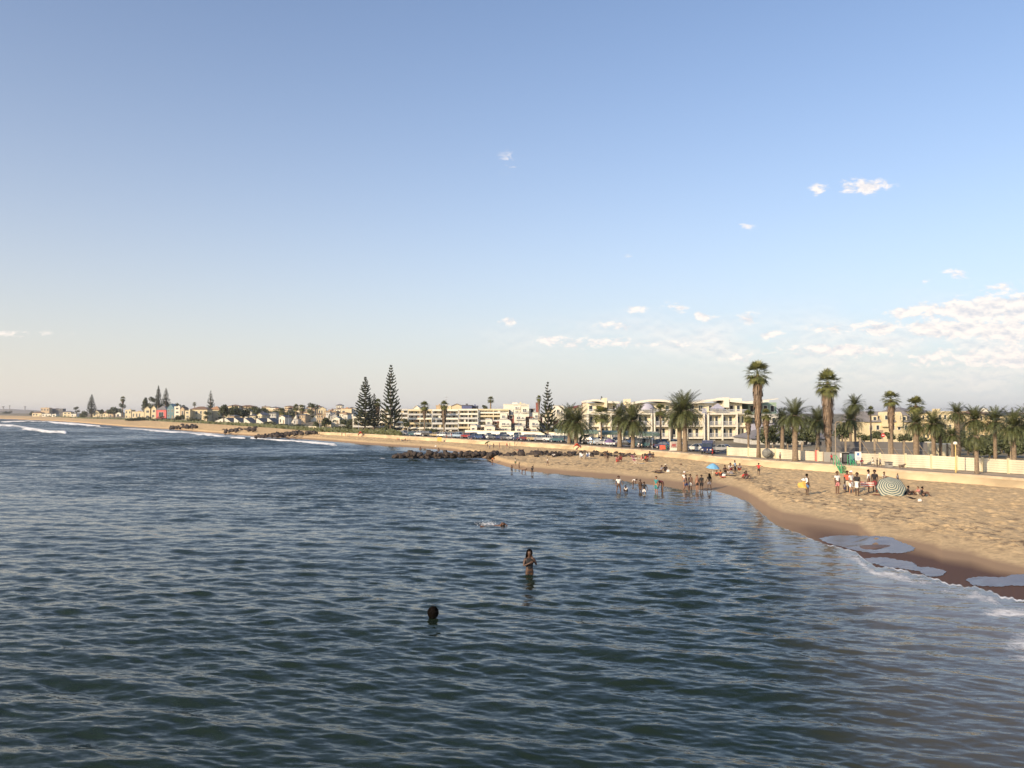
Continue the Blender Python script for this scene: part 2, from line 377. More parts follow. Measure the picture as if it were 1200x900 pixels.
# promenade paving, parking road
pave_m = mat('promenade_paving', (.38,.31,.23), .9, .12, 1.0)
road_m = mat('asphalt', (.11,.105,.10), .9, .15, .5)
def strip(name, m, px0, px1, k0, k1, dz, n=160, lab=''):
    a = (np.linspace(px0, px1, n)-600)/F
    rows_ = [np.stack([a*(back(a)+k), back(a)+k, zland(a, back(a)+k)+dz], -1) for k in np.linspace(k0, k1, 12)]
    return tag(grid_obj(name, np.array(rows_), m), lab, kind='structure')
strip('promenade', pave_m, 378, 1900, .35, 4.2, .008, lab='paved promenade along the top of the beach')
strip('road', road_m, 380, 870, 7.0, 28, .012, lab='asphalt parking road behind the promenade')
mk = MB()
for px in range(400, 860, 4):
    a = (px-600)/F; d = float(back(a))+15
    z = float(zland(a, d))+.022; x = a*d
    mk.add([(x-.06,d-4,z),(x+.06,d-4,z),(x+.06,d,z),(x-.06,d,z)], [(0,1,2,3)])
tag(mk.build('road_marking', mat('road_paint', (.75,.75,.72), .8, .1, 2)), 'white bay lines on the parking road', kind='structure')

# low retaining wall of the promenade
wall_m = mat('sandy_concrete', (.50,.385,.23), .9, .34, .22, bump=.35, streak=False)
def wall_strip(px0, px1, prof, m, name, parent=None, n=300):
    a = (np.linspace(px0, px1, n)-600)/F; rows_ = []
    for (k, zfun) in prof:
        d = back(a)+k; rows_.append(np.stack([a*d, d, zfun(a, d)], -1))
    return grid_obj(name, np.array(rows_), m, smooth_=False)
rw = thing('retaining_wall', 'long low sand coloured retaining wall between beach and promenade', 'wall', (0, 100, 0))
f1 = wall_strip(372, 1900, [(-1.3, lambda a, d: np.interp(a,FA,FZ)-.5), (-1.1, lambda a, d: np.interp(a,FA,FZ)+.25+.0*a), (-.42, lambda a, d: np.interp(a,TA,TZ)-.17)], wall_m, 'wall_face')
f2 = wall_strip(372, 1900, [(-.45, lambda a, d: np.interp(a,TA,TZ)-.18), (-.46, lambda a, d: np.interp(a,TA,TZ)+.05), (.42, lambda a, d: np.interp(a,TA,TZ)+.05), (.43, lambda a, d: np.interp(a,TA,TZ)-.2)], mat('kerb_concrete', (.46,.37,.25), .9, .28, .6), 'coping')
for o in (f1, f2): o.parent = rw; o.location = (0, -100, 0)

# ------------------------------------------------------------------ sea
def sea_material():
    m = bpy.data.materials.new('sea_water'); m.use_nodes = True; t = m.node_tree; p = t.nodes['Principled BSDF']; n = t.nodes; l = t.links
    g = n.new('ShaderNodeNewGeometry')
    fo = n.new('ShaderNodeAttribute'); fo.attribute_name = 'foam'
    sh = n.new('ShaderNodeAttribute'); sh.attribute_name = 'shallow'
    rp = n.new('ShaderNodeAttribute'); rp.attribute_name = 'ripple'
    c = n.new('ShaderNodeMixRGB'); c.inputs[1].default_value = (.012,.021,.014,1); c.inputs[2].default_value = (.15,.125,.10,1); l.new(sh.outputs['Fac'], c.inputs[0])
    # foam: broken by noise
    mp = n.new('ShaderNodeMapping'); mp.inputs['Scale'].default_value = (1.0, .8, 1); l.new(g.outputs['Position'], mp.inputs[0])
    fn = n.new('ShaderNodeTexNoise'); fn.inputs['Scale'].default_value = 1.9; fn.inputs['Detail'].default_value = 12; fn.inputs['Roughness'].default_value = .78; fn.inputs['Distortion'].default_value = .9; l.new(mp.outputs[0], fn.inputs['Vector'])
    s = n.new('ShaderNodeMath'); s.operation = 'ADD'; l.new(fo.outputs['Fac'], s.inputs[0]); l.new(fn.outputs['Fac'], s.inputs[1])
    fr = n.new('ShaderNodeMapRange'); fr.inputs['From Min'].default_value = .98; fr.inputs['From Max'].default_value = 1.32; l.new(s.outputs[0], fr.inputs['Value'])
    mf = n.new('ShaderNodeMixRGB'); mf.inputs[2].default_value = (.86,.85,.82,1); l.new(fr.outputs[0], mf.inputs[0]); l.new(c.outputs[0], mf.inputs[1]); l.new(mf.outputs[0], p.inputs['Base Color'])
    ro = n.new('ShaderNodeMapRange'); ro.inputs['To Min'].default_value = .06; ro.inputs['To Max'].default_value = .8; l.new(fr.outputs[0], ro.inputs['Value']); l.new(ro.outputs[0], p.inputs['Roughness'])
    p.inputs['IOR'].default_value = 1.33; p.inputs['Specular Tint'].default_value = (.80,.98,.85,1); p.inputs['Specular IOR Level'].default_value = .42
    # ripples too small for the mesh tilt the surface
    def tilt(scale, stretch, det):
        a = n.new('ShaderNodeMapping'); a.inputs['Scale'].default_value = stretch; a.inputs['Rotation'].default_value = (0,0,R(12)); l.new(g.outputs['Position'], a.inputs[0])
        q = n.new('ShaderNodeTexNoise'); q.inputs['Scale'].default_value = scale; q.inputs['Detail'].default_value = det; q.inputs['Roughness'].default_value = .74; l.new(a.outputs[0], q.inputs['Vector'])
        v = n.new('ShaderNodeVectorMath'); v.operation = 'SUBTRACT'; v.inputs[1].default_value = (.5,.5,.5); l.new(q.outputs['Color'], v.inputs[0]); return v.outputs[0]
    v1 = tilt(4.5, (.33,1,1), 6); v2 = tilt(.5, (.5,1,1), 3)
    k = n.new('ShaderNodeVectorMath'); k.operation = 'SCALE'; l.new(v1, k.inputs[0]); l.new(rp.outputs['Fac'], k.inputs['Scale'])
    fa = n.new('ShaderNodeAttribute'); fa.attribute_name = 'swell'
    k2 = n.new('ShaderNodeVectorMath'); k2.operation = 'SCALE'; l.new(v2, k2.inputs[0]); l.new(fa.outputs['Fac'], k2.inputs['Scale'])
    ad = n.new('ShaderNodeVectorMath'); ad.operation = 'ADD'; l.new(k.outputs[0], ad.inputs[0]); l.new(k2.outputs[0], ad.inputs[1])
    fl = n.new('ShaderNodeVectorMath'); fl.operation = 'MULTIPLY'; fl.inputs[1].default_value = (.7,1.0,0); l.new(ad.outputs[0], fl.inputs[0])
    bi = n.new('ShaderNodeVectorMath'); bi.operation = 'SCALE'; bi.inputs[0].default_value = (-.03,-.26,0); l.new(fa.outputs['Fac'], bi.inputs['Scale'])
    n0 = n.new('ShaderNodeVectorMath'); n0.operation = 'ADD'; l.new(g.outputs['Normal'], n0.inputs[0]); l.new(bi.outputs[0], n0.inputs[1])
    nn = n.new('ShaderNodeVectorMath'); nn.operation = 'ADD'; l.new(n0.outputs[0], nn.inputs[0]); l.new(fl.outputs[0], nn.inputs[1])
    no = n.new('ShaderNodeVectorMath'); no.operation = 'NORMALIZE'; l.new(nn.outputs[0], no.inputs[0]); l.new(no.outputs[0], p.inputs['Normal'])
    return m
# rows: a little denser than the picture can show near by, coarser to the horizon
pyr = np.concatenate([np.array([1400,1200,1080,1000,960,935]), np.arange(915, 520, -.72), np.arange(520, 486, -.55), np.array([485.5,485.1,484.8,484.6])])
dr = H*F/(pyr-HOR)
cw = np.concatenate([np.linspace(-2.2,-.70,60,endpoint=False), np.linspace(-.70,.70,1500,endpoint=False), np.linspace(.70,2.6,60)])
Dw = np.broadcast_to(dr[:, None], (len(dr), len(cw))).copy(); Aw = np.broadcast_to(cw, Dw.shape); Xw = Aw*Dw
sh_d = shore(cw)[None, :] - Dw                       # distance still to go to the shore
cross = sh_d*np.interp(cw, [-.7,0,.25,.5,.9], [.35,.45,.6,.55,.5])[None, :]   # roughly at right angles to it
step = np.gradient(dr)[:, None]*np.ones_like(Dw)
rs = np.random.RandomState(4); Zw = np.zeros_like(Dw); NW = 120
lam = np.exp(rs.uniform(math.log(.2), math.log(3.0), NW)); th = rs.normal(R(-104), R(21), NW); ph = rs.uniform(0, 6.283, NW)
gust = .30 + 1.4*fbm(Xw*.025+5, Dw*.03+9, 40, 4)
for k in range(NW):
    kk = 2*math.pi/lam[k]; amp = .0030*lam[k]**.95
    att = smooth((lam[k]/(np.abs(step)+1e-6)-2.0)/2.5)
    arg = kk*(Xw*math.cos(th[k]) + Dw*math.sin(th[k])) + ph[k]
    sn = np.sin(arg); Zw += amp*att*(sn + .35*(sn*sn-.5)*np.sign(1))
shd = smooth((cross+.5)/16.0)
Zw = Zw*gust*(.16 + .84*shd)
# long low swell parallel to the shore
Zw += .055*np.sin(2*math.pi*(Xw*.32+Dw*.95)/13.0 + 2*fbm(Xw*.02, Dw*.02, 50))*shd*smooth((900-Dw)/300)
PYw = np.broadcast_to(pyr[:, None], Dw.shape); PXw = 600 + Aw*F
foam = np.zeros_like(Dw)
nzw = fbm(PXw*.09, PYw*.5, 60, 4)
def foam_line(pts, wid, amp, lift=0.0):
    global Zw
    xs = np.array([p[0] for p in pts], float); ys = np.array([p[1] for p in pts], float)
    o = np.argsort(xs); c = np.interp(PXw, xs[o], ys[o]); inside = smooth((PXw-xs.min())/6)*smooth((xs.max()-PXw)/6)
    dy = (PYw - c - (nzw-.5)*1.6)/wid
    dy = dy*1.15; v = np.exp(-dy*dy)*inside; np.maximum(foam, amp*v*(.55+.9*nzw), out=foam); Zw += lift*v
foam_line([(-200,497),(0,499),(15,499.5),(35,503),(60,507),(82,507)], 2.6, .95, .5)
foam_line([(-300,493),(0,494.5),(35,493.5),(62,495.5),(95,498)], 1.2, .8, .25)
foam_line([(45,494.6),(60,494.8),(90,497),(122,500)], 1.5, .9, .25)
foam_line([(96,499.4),(116,500.6),(136,501)], 1.0, .7)
foam_line([(140,502.4),(170,503.6),(205,506.5),(235,509),(260,511)], 1.4, .85, .15)
foam_line([(170,504.5),(215,506),(262,509)], 1.2, .75)
foam_line([(236,509.5),(262,511.5),(292,514)], 1.7, .85, .1)
foam_line([(290,513),(330,516),(372,518.8),(397,521)], 1.5, .95, .1)
foam_line([(355,517.2),(376,520),(400,522.5)], 1.3, .9)
foam_line([(440,536),(456,537.5)], .9, .8)
foam_line([(525,540.5),(552,541.2),(572,542.5),(592,546.5),(604,551)], 1.3, .55)
# edge of the swash
edge = np.exp(-((sh_d-.18-.15*nzw)/.30)**2)*smooth((PXw-560)/80)*np.interp(PXw, [600,840,900,1300], [.35,.45,.80,.80])
foam = np.maximum(foam, edge*(.5+.8*fbm(Xw*1.5, Dw*1.5, 71, 3)))
# old foam drifting at the far right
old = np.exp(-(((PXw-1215)/75)**2 + ((PYw-750)/36)**2)); old2 = np.exp(-(((PXw-1180)/75)**2 + ((PYw-716)/10)**2))
foam = np.maximum(foam, .74*old*(.45+fbm(Xw*.55, Dw*1.4, 80, 4)))
foam = np.maximum(foam, .62*old2*(.45+fbm(Xw*.7, Dw*2.0, 83, 4)))
lace = np.exp(-((sh_d-2.2)/2.0)**2)*smooth((PXw-900)/120); foam = np.maximum(foam, .64*lace*(.35+1.1*fbm(Xw*.5, Dw*.9, 88, 4)))
Zw += .05*old*(fbm(Xw*1.2, Dw*1.2, 81, 3)-.5)*2
shallow = (1-smooth((cross+0)/12.0))*np.interp(PXw, [300,560,760,1000], [.2,.45,.75,1.0])
shallow = np.maximum(shallow, .55*(1-smooth(cross/26))*smooth((PXw-800)/300)) + .15*(fbm(Xw*.08, Dw*.08, 91)-.5)*smooth((PXw-300)/400)
ripple = (.78 + .40*smooth((Dw-45)/140))*(.35 + .65*shd)*gust
swell = .95*smooth((Dw-30)/130)*(.28+.72*shd)*(gust**1.5)
# the sheet dives under the sand
Zw = np.where(sh_d < .0, -.02 - .06*np.clip(-sh_d, 0, 40), Zw*smooth((sh_d)/1.5+.05) + .015)
sea_m = sea_material()
sea = grid_obj('sea_water', np.stack([Xw, Dw, Zw], -1), sea_m, {'foam': foam, 'shallow': np.clip(shallow,0,1), 'ripple': ripple, 'swell': swell}); tag(sea, 'dark teal sea with small wind waves', kind='structure')

# pools left on the wet sand
pool_m = mat('pool_water', (.12,.085,.06), .16, .2, 1, spec=.34)
def curve(pts, n=10):
    out = []; m_ = len(pts)
    for i in range(m_):
        p0, p1, p2, p3 = (np.array(pts[(i+k-1) % m_], float) for k in range(4))
        for k in range(n):
            t = k/n; out.append(.5*((2*p1)+(-p0+p2)*t+(2*p0-5*p1+4*p2-p3)*t*t+(-p0+3*p1-3*p2+p3)*t**3))
    return out
def pool(px_pts, name, label):
    out = curve(px_pts); q = []
    for k, (px, py) in enumerate(out):
        py += .30*math.sin(k*1.7)+.35*math.sin(k*.37)+.45*(noise.noise(Vector((k*.45,px*.05,2)))); px += 3*noise.noise(Vector((k*.3,py,7)))
        a_, c_ = ray(px, py); d = 20.0
        while d < 200 and H + c_*d > float(zbeach(a_, d)): d += .03
        q.append((a_*d, d))
    bm = bmesh.new(); vs = [bm.verts.new((x, d, 0)) for x, d in q]
    f = bm.faces.new(vs); bmesh.ops.triangulate(bm, faces=[f]);
    bmesh.ops.subdivide_edges(bm, edges=bm.edges[:], cuts=2, use_grid_fill=True)
    for v in bm.verts: v.co.z = float(zbeach(v.co.x/v.co.y, v.co.y)) + .022
    me = bpy.data.meshes.new(name); bm.to_mesh(me); bm.free(); o = link(name, me, pool_m, None, True)
    return tag(o, label, kind='structure')
def zpx(x, y): return (860+x/3.53, 570+y/3.53)
pool([zpx(*q) for q in [(352,218),(400,208),(520,205),(640,212),(690,232),(742,252),(738,268),(700,276),(640,278),(560,276),(700,262),(620,274),(560,274),(480,262),(400,238)]], 'tide_pool', 'upper tide pool with a tongue of sand in it')
pool([zpx(*q) for q in [(540,300),(600,296),(680,304),(740,318),(765,334),(820,338),(872,350),(868,366),(835,376),(795,370),(760,352),(700,343),(640,336),(590,325),(560,316)]], 'tide_pool', 'middle tide pool beside the foam edge')
pool([zpx(*q) for q in [(965,384),(1010,376),(1100,377),(1160,368),(1220,364),(1280,372),(1290,400),(1220,411),(1150,414),(1080,416),(1010,414),(975,402)]], 'tide_pool', 'long tide pool at the right edge')

q_ = []
for (px, py) in curve([zpx(*q) for q in [(500,250),(540,245),(600,243),(646,245),(640,252),(600,259),(560,262),(520,259)]]):
    a_, c_ = ray(px, py); d = 20.0
    while d < 200 and H + c_*d > float(zbeach(a_, d)): d += .03
    q_.append((a_*d, d))
cx_ = sum(p[0] for p in q_)/len(q_); cy_ = sum(p[1] for p in q_)/len(q_); V = []; Fs = []; n_ = len(q_)
for j, (s_j, zz_j) in enumerate(((1.0,.021),(.9,.035),(.6,.055),(.2,.06))):
    for (x_, y_) in q_: X_, Y_ = cx_+(x_-cx_)*s_j, cy_+(y_-cy_)*s_j; V.append((X_, Y_, float(zbeach(X_/Y_, Y_))+zz_j))
for j in range(3): Fs += [(j*n_+i, j*n_+(i+1) % n_, (j+1)*n_+(i+1) % n_, (j+1)*n_+i) for i in range(n_)]
Fs.append(tuple(range(3*n_, 4*n_))); tag(MB().add(V, Fs).build('sand_bar', mat('soaked_sand', (.13,.08,.05), .5, .15, 1.0), None, True), 'thin tongue of wet sand lying in the upper tide pool', kind='structure')
# distant headland
hill_m = mat('distant_land', (.22,.20,.17), .95, .2, .01)
hx = np.linspace(-1.3, -.50, 160); hr = []
prof = np.interp(600+hx*F, [-900,-300,0,20,45,60,75,110,140], [14,20,26,24,19,14,9,3,-3]) + 5*(fbm(hx*60, hx*0, 33)-.5)
for dd, kz in ((3300,0),(3400,.75),(3600,1.0),(4400,1.0)): hr.append(np.stack([hx*dd, np.full_like(hx, dd), np.where(kz == 0, -2, prof*kz)], -1))
tag(grid_obj('distant_hills', np.array(hr), hill_m), 'low hazy headland on the left horizon', kind='structure')
for (px, wpx, yt, nm, lb) in ((4,3,476,'water_tower','faint pale tower, leftmost on the hazy headland'),(11.5,2,475,'water_tower','faint tall tower, middle of three on the hazy headland'),(29.5,2.6,476,'water_tower','faint tower, rightmost on the hazy headland')):
    d = 3450; zt = zat(px, yt, d); g0 = 14; t = thing(nm, lb, 'tower', (X(px,d), d, g0), 0, 'towers on the far headland')
    MB().tube([(0,0,0),(0,0,zt-g0-4)], S(wpx,d)*.22, 8).build('shaft', grey_w, t)
    MB().tube([(0,0,zt-g0-4),(0,0,zt-g0-3),(0,0,zt-g0-.5),(0,0,zt-g0)], [S(wpx,d)*.25,S(wpx,d)*.5,S(wpx,d)*.5,S(wpx,d)*.2], 10).build('tank', grey_w, t)

# ------------------------------------------------------------------ foliage meshes (shared by the trees of a kind)
def quads_mesh(name, Q):
    """Q: n x 4 x 3, each quad its own island"""
    Q = np.asarray(Q, np.float32); n = len(Q); me = bpy.data.meshes.new(name)
    me.vertices.add(n*4); me.vertices.foreach_set('co', Q.reshape(-1))
    me.loops.add(n*4); me.loops.foreach_set('vertex_index', np.arange(n*4, dtype=np.int32))
    me.polygons.add(n); me.polygons.foreach_set('loop_start', np.arange(0, n*4, 4, dtype=np.int32)); me.polygons.foreach_set('loop_total', np.full(n, 4, dtype=np.int32))
    me.update(calc_edges=True); return me
def blade(p, q, wdir, w0, w1):
    return [p-wdir*w0, p+wdir*w0, q+wdir*w1, q-wdir*w1]
def date_crown(seed, nf=100, low=-42, drop=.76):
    """feather palm crown, frond length about 1"""
    rs = np.random.RandomState(seed); Q = []
    for i in range(nf):
        az = i*2.39996 + rs.uniform(-.15, .15); f = i/nf
        el = R(84 - (84-low)*f**.85 + rs.uniform(-7, 7)); Ln = rs.uniform(.86, 1.06)*(1 - .12*(f > .85))
        h = np.array([math.cos(az), math.sin(az), 0]); side = np.array([-math.sin(az), math.cos(az), 0]); up = np.array([0,0,1.0])
        p = h*.05; pts = [p]; e = el; ns = 20; side = side*math.cos(.3*rs.uniform(-1,1))
        for k in range(ns):
            e -= drop*R(2.0 + 3.2*k/ns)*(1.25 if math.cos(el) > .5 else .8); p = p + (h*math.cos(e)+up*math.sin(e))*Ln/ns; pts.append(p)
        for k in range(1, ns+1):
            tdir = pts[k]-pts[k-1]; tdir /= np.linalg.norm(tdir); nrm = np.cross(side, tdir)
            Q.append(blade(pts[k-1], pts[k], side, .010, .008))
            u = k/ns; ll = .20*math.sin(math.pi*min(1, .12+u*.86))**.7*Ln*rs.uniform(.85, 1.1)
            if k < 3: ll *= .35
            for sg in (-1, 1):
                for half in (0, .5):
                    b = pts[k-1] + (pts[k]-pts[k-1])*half
                    dv = side*sg*.72 + tdir*.62 - nrm*(.10) + up*rs.uniform(-.22, .12); dv /= np.linalg.norm(dv)
                    ln = ll*rs.uniform(.8, 1.12); Q.append(blade(b, b+dv*ln, tdir, .0075, .002))
    return quads_mesh('date_palm_crown', Q)
def date_old(seed):
    """brown hanging fronds under the crown"""
    rs = np.random.RandomState(seed); Q = []
    for i in range(26):
        az = rs.uniform(0, 6.283); h = np.array([math.cos(az), math.sin(az), 0]); side = np.array([-math.sin(az), math.cos(az), 0])
        p = h*.05 - np.array([0,0,.03]); e = R(rs.uniform(-45, -5)); L_ = rs.uniform(.3, .62)
        for k in range(9):
            e -= R(7); q = p + (h*math.cos(e)+np.array([0,0,math.sin(e)]))*L_/9; Q.append(blade(p, q, side, .012, .01))
            for sg in (-1,1):
                dv = side*sg*.6 + (q-p)/np.linalg.norm(q-p)*.7 + np.array([0,0,-.4]); Q.append(blade(p, p+dv*.11, (q-p)/np.linalg.norm(q-p), .010, .003))
            p = q
    return quads_mesh('date_palm_old_fronds', Q)
def fan_crown(seed, nf=54, low=-55):
    rs = np.random.RandomState(seed); Q = []; up = np.array([0,0,1.0])
    for i in range(nf):
        az = i*2.39996 + rs.uniform(-.2,.2); f = i/nf; el = R(85-(85-low)*f**.9 + rs.uniform(-8,8))
        h = np.array([math.cos(az), math.sin(az), 0]); side = np.array([-math.sin(az), math.cos(az), 0])
        d = h*math.cos(el)+up*math.sin(el); pl = rs.uniform(.34,.56); c = d*pl + up*(-.03)
        Q.append(blade(h*.03, c, side, .012, .008))
        d2 = d + up*-.16; d2 /= np.linalg.norm(d2); nrm = np.cross(side, d2)
        for k in range(15):
            an = R(-100 + 200*k/14); dv = d2*math.cos(an) + side*math.sin(an) + nrm*.1*rs.uniform(-1,1); dv /= np.linalg.norm(dv)
            ln = rs.uniform(.36,.48)*(1-.25*abs(an)/1.75); m_ = c + dv*ln*.55; wd = np.cross(dv, nrm); wd /= np.linalg.norm(wd)
            Q.append(blade(c, m_, wd, .008, .026))
            e_ = m_ + (dv + up*-.55*rs.uniform(.4,1.3))*ln*.42; Q.append(blade(m_, e_, wd, .024, .002))
    return quads_mesh('fan_palm_crown', Q)
def fan_skirt(seed, n=620):
    """dead leaves hanging round the trunk: top at 0, bottom at -1, radius about 1 at its widest"""
    rs = np.random.RandomState(seed); Q = []
    for i in range(n):
        az = rs.uniform(0, 6.283); z0 = -rs.rand()*.93; prof = np.interp(-z0, [0,.06,.2,.45,.75,1], [.35,.85,1.0,.82,.62,.40])*rs.uniform(.62,1.10)
        h = np.array([math.cos(az), math.sin(az), 0]); side = np.array([-math.sin(az), math.cos(az), 0])
        ln = rs.uniform(.06,.16); a = h*prof*.80 + np.array([0,0,z0]); b = h*prof*rs.uniform(.92,1.12) + np.array([0,0,z0-ln])
        Q.append(blade(a, b, side, .09, .16*rs.uniform(.3,1)))
    return quads_mesh('fan_palm_skirt', Q)
def norfolk(seed, tiers=26, sparse=0.0, flat=0.0):
    """Norfolk pine crown: height 1 from -0 to 1, radius rr at the base given by scaling x,y"""
    rs = np.random.RandomState(seed); Q = []; up = np.array([0,0,1.0])
    z = 0.0; zs = []
    for k in range(tiers): zs.append(z); z += (1-z)*.030 + .030
    zs = [q/zs[-1]*.965 for q in zs]
    for k, z0 in enumerate(zs):
        f = z0; r = (1-f)**.78*rs.uniform(.88,1.06)+.012
        nb = 8 if f < .5 else (6 if f < .8 else 4); ph = rs.uniform(0, 6.28)
        for j in range(nb):
            if rs.rand() < sparse: continue
            az = ph + j*6.283/nb + rs.uniform(-.12,.12); h = np.array([math.cos(az), math.sin(az), 0]); side = np.array([-math.sin(az), math.cos(az), 0])
            rl = r*rs.uniform(.85,1.08); p = np.array([0,0,z0+rs.uniform(-.006,.006)]); ns = max(5, int(14*rl)+3); rise = .050*(1-f*.3)
            for s2 in range(ns):
                u = (s2+1)/ns; q = h*rl*u + np.array([0,0, z0 + rise*rl*(u**2.0)*2.0 - .006*math.sin(u*3.14)])
                Q.append(blade(p, q, side, .010, .008))
                if u > .16:
                    ll = (.16*(1-.55*u)+.03)*rs.uniform(.8,1.15)*(.22+.78*min(1,rl*1.25))
                    for sg in (-1,1):
                        dv = side*sg*.85 + h*.55; b = q + dv*ll + up*rs.uniform(.002,.014)
                        Q.append([q-h*.017, q+h*.017, b+h*.013, b-h*.013])
                        Q.append([q+up*-.010, q+up*.010, b+up*.008, b-up*.006])
                        b2 = q + dv*ll*.6 + up*rs.uniform(.010,.022); Q.append([q-h*.02, q+h*.02, b2+h*.02, b2-h*.02])
                p = q
    for k in range(8):
        az = rs.uniform(0,6.28); h = np.array([math.cos(az), math.sin(az), 0])*.03; Q.append([np.array([0,0,.95]), np.array([0,0,.975]), np.array([0,0,1.0])+h*.2, h+np.array([0,0,.985])])
    return quads_mesh('norfolk_pine_crown', Q)
def leafy(seed, n=1500, lobes=9, flat=.75, leaf=.085, hole=.0):
    """broadleaf crown of many leaf clumps, radius 1, standing on z=0"""
    rs = np.random.RandomState(seed); C = []
    for i in range(lobes):
        az = rs.uniform(0, 6.283); r = rs.uniform(0,.62); C.append((r*math.cos(az), r*math.sin(az), rs.uniform(.35,1.25)*flat, rs.uniform(.28,.5)))
    Q = []
    for i in range(n):
        c = C[rs.randint(lobes)]; d = rs.normal(size=3); d /= np.linalg.norm(d); rr = c[3]*rs.uniform(.55,1.12)
        p = np.array(c[:3]) + d*rr*np.array([1,1,.8])
        if p[2] < .02: p[2] = rs.uniform(.02,.15)
        a = rs.normal(size=3); a /= np.linalg.norm(a); b = np.cross(a, d + rs.normal(size=3)*.5); b /= np.linalg.norm(b)+1e-6; l_ = leaf*rs.uniform(.5,1.3)
        Q.append([p-a*l_, p-b*l_*.6, p+a*l_, p+b*l_*.6])
    return quads_mesh('leafy_crown', Q)
DC = [date_crown(1), date_crown(2, 104, -46), date_crown(3, 90, -38)]; DCd = [date_crown(8, 44, -60, 1.5)]
DO = [date_old(1), date_old(5)]
FC = [fan_crown(1), fan_crown(4, 48, -60), fan_crown(7, 46, -50)]; FS = [fan_skirt(1), fan_skirt(2), fan_skirt(3)]
NC = [norfolk(1, 22, .10), norfolk(2, 18, .16), norfolk(3, 16, .22)]
LC = [leafy(1), leafy(2, 1300, 7, .9), leafy(3, 1600, 11, .55), leafy(4, 1100, 6, 1.2)]
for me in DC+DCd: me.materials.append(frond_m)
for me in DO+FS: me.materials.append(skirt_m)
for me in FC: me.materials.append(fan_m)
for me in NC: me.materials.append(pine_m)
for me in LC: me.materials.append(bush_m)
def linked(me, parent, name, loc=(0,0,0), s=(1,1,1), rz=0):
    o = bpy.data.objects.new(name, me); COL.objects.link(o); o.parent = parent; o.location = loc; o.scale = s; o.rotation_euler = (0,0,rz); return o
rnd = random.Random(11)
def trunk_mb(h, r0, r1, lean=(0,0), n=12, flare=1.35):
    pts = []; rad = []
    for k in range(9):
        u = k/8; pts.append((lean[0]*u*u, lean[1]*u*u, -.25 + (h+.25)*u)); rad.append((r0+(r1-r0)*u)*(flare if k == 0 else (1+(flare-1)*.3 if k == 1 else 1))*(1+rnd.uniform(-.04,.04)))
    return MB().tube(pts, rad, n)
def base(px, pyb, d=None, z=None):
    """foot of a thing: from its pixel foot on the land at elevation z (or the land at depth d)"""
    if d is None:
        z = ZP if z is None else z; x, d = on_z(px, pyb, z); return x, d, z
    x = X(px, d); return x, d, zground(x, d)
def date_palm(px, pyb, pyc, wpx, tw, label, d=None, v=0, lean=0, group='date palms along the promenade', old=True):
    x, d, z = base(px, pyb, d); zc = zat(px, pyc, d) - z; L_ = S(wpx, d)/2/.97; tw *= .88
    t = thing('date_palm', label, 'palm tree', (x, d, z), 0, group); lx = S(lean, d)
    trunk_mb(zc, S(tw, d)/2, S(tw, d)/2*.92, (lx, 0)).build('trunk', bark, t, True)
    kn = MB().tube([(lx,0,zc-.75),(lx,0,zc-.45),(lx,0,zc-.05),(lx,0,zc+.15)], [S(tw,d)/2*.95, S(tw,d)/2*1.35, S(tw,d)/2*1.3, .12], 12).build('crown_shaft', bark, t, True)
    linked((DCd if v == 9 else DC)[0 if v == 9 else v % 3], t, 'crown', (lx,0,zc), (L_,)*3, rnd.uniform(0,6))
    if old: linked(DO[v % 2], t, 'dead_fronds', (lx,0,zc-.1), (L_,)*3, rnd.uniform(0,6))
    return t
def fan_palm(px, pyb, pyc, wpx, tw, label, skirt=None, sk_w=None, d=None, v=0, group='tall fan palms', lean=0):
    """skirt: pixel row where the hanging dead leaves end"""
    x, d, z = base(px, pyb, d); zc = zat(px, pyc, d) - z; L_ = S(wpx, d)/2/.70; lx = S(lean, d)
    t = thing('fan_palm', label, 'palm tree', (x, d, z), 0, group)
    trunk_mb(zc, S(tw,d)/2*1.1, S(tw,d)/2*.85, (lx,0)).build('trunk', bark, t, True)
    linked(FC[v % 3], t, 'crown', (lx,0,zc), (L_,)*3, rnd.uniform(0,6))
    if skirt:
        hs = zc - (zat(px, skirt, d)-z); rs_ = S(sk_w, d)/2
        linked(FS[v % 3], t, 'dead_leaf_skirt', (lx,0,zc), (rs_, rs_, hs), rnd.uniform(0,6))
    return t
def pine(px, pyb, pyt, pycb, wpx, label, d=None, v=0, tw=2.2, group='Norfolk pines on the shore'):
    x, d, z = base(px, pyb, d); zt = zat(px, pyt, d)-z; zb = zat(px, pycb, d)-z
    t = thing('norfolk_pine', label, 'pine tree', (x, d, z), 0, group)
    MB().tube([(0,0,-.3),(0,0,zb),(0,0,zb+(zt-zb)*.5),(0,0,zt*.99)], [S(tw,d)/2*1.15, S(tw,d)/2*.85, S(tw,d)/2*.45, .03], 10).build('trunk', barkd, t, True)
    linked(NC[v % 3], t, 'crown', (0,0,zb), (S(wpx,d)/2, S(wpx,d)/2, zt-zb), rnd.uniform(0,6)); return t
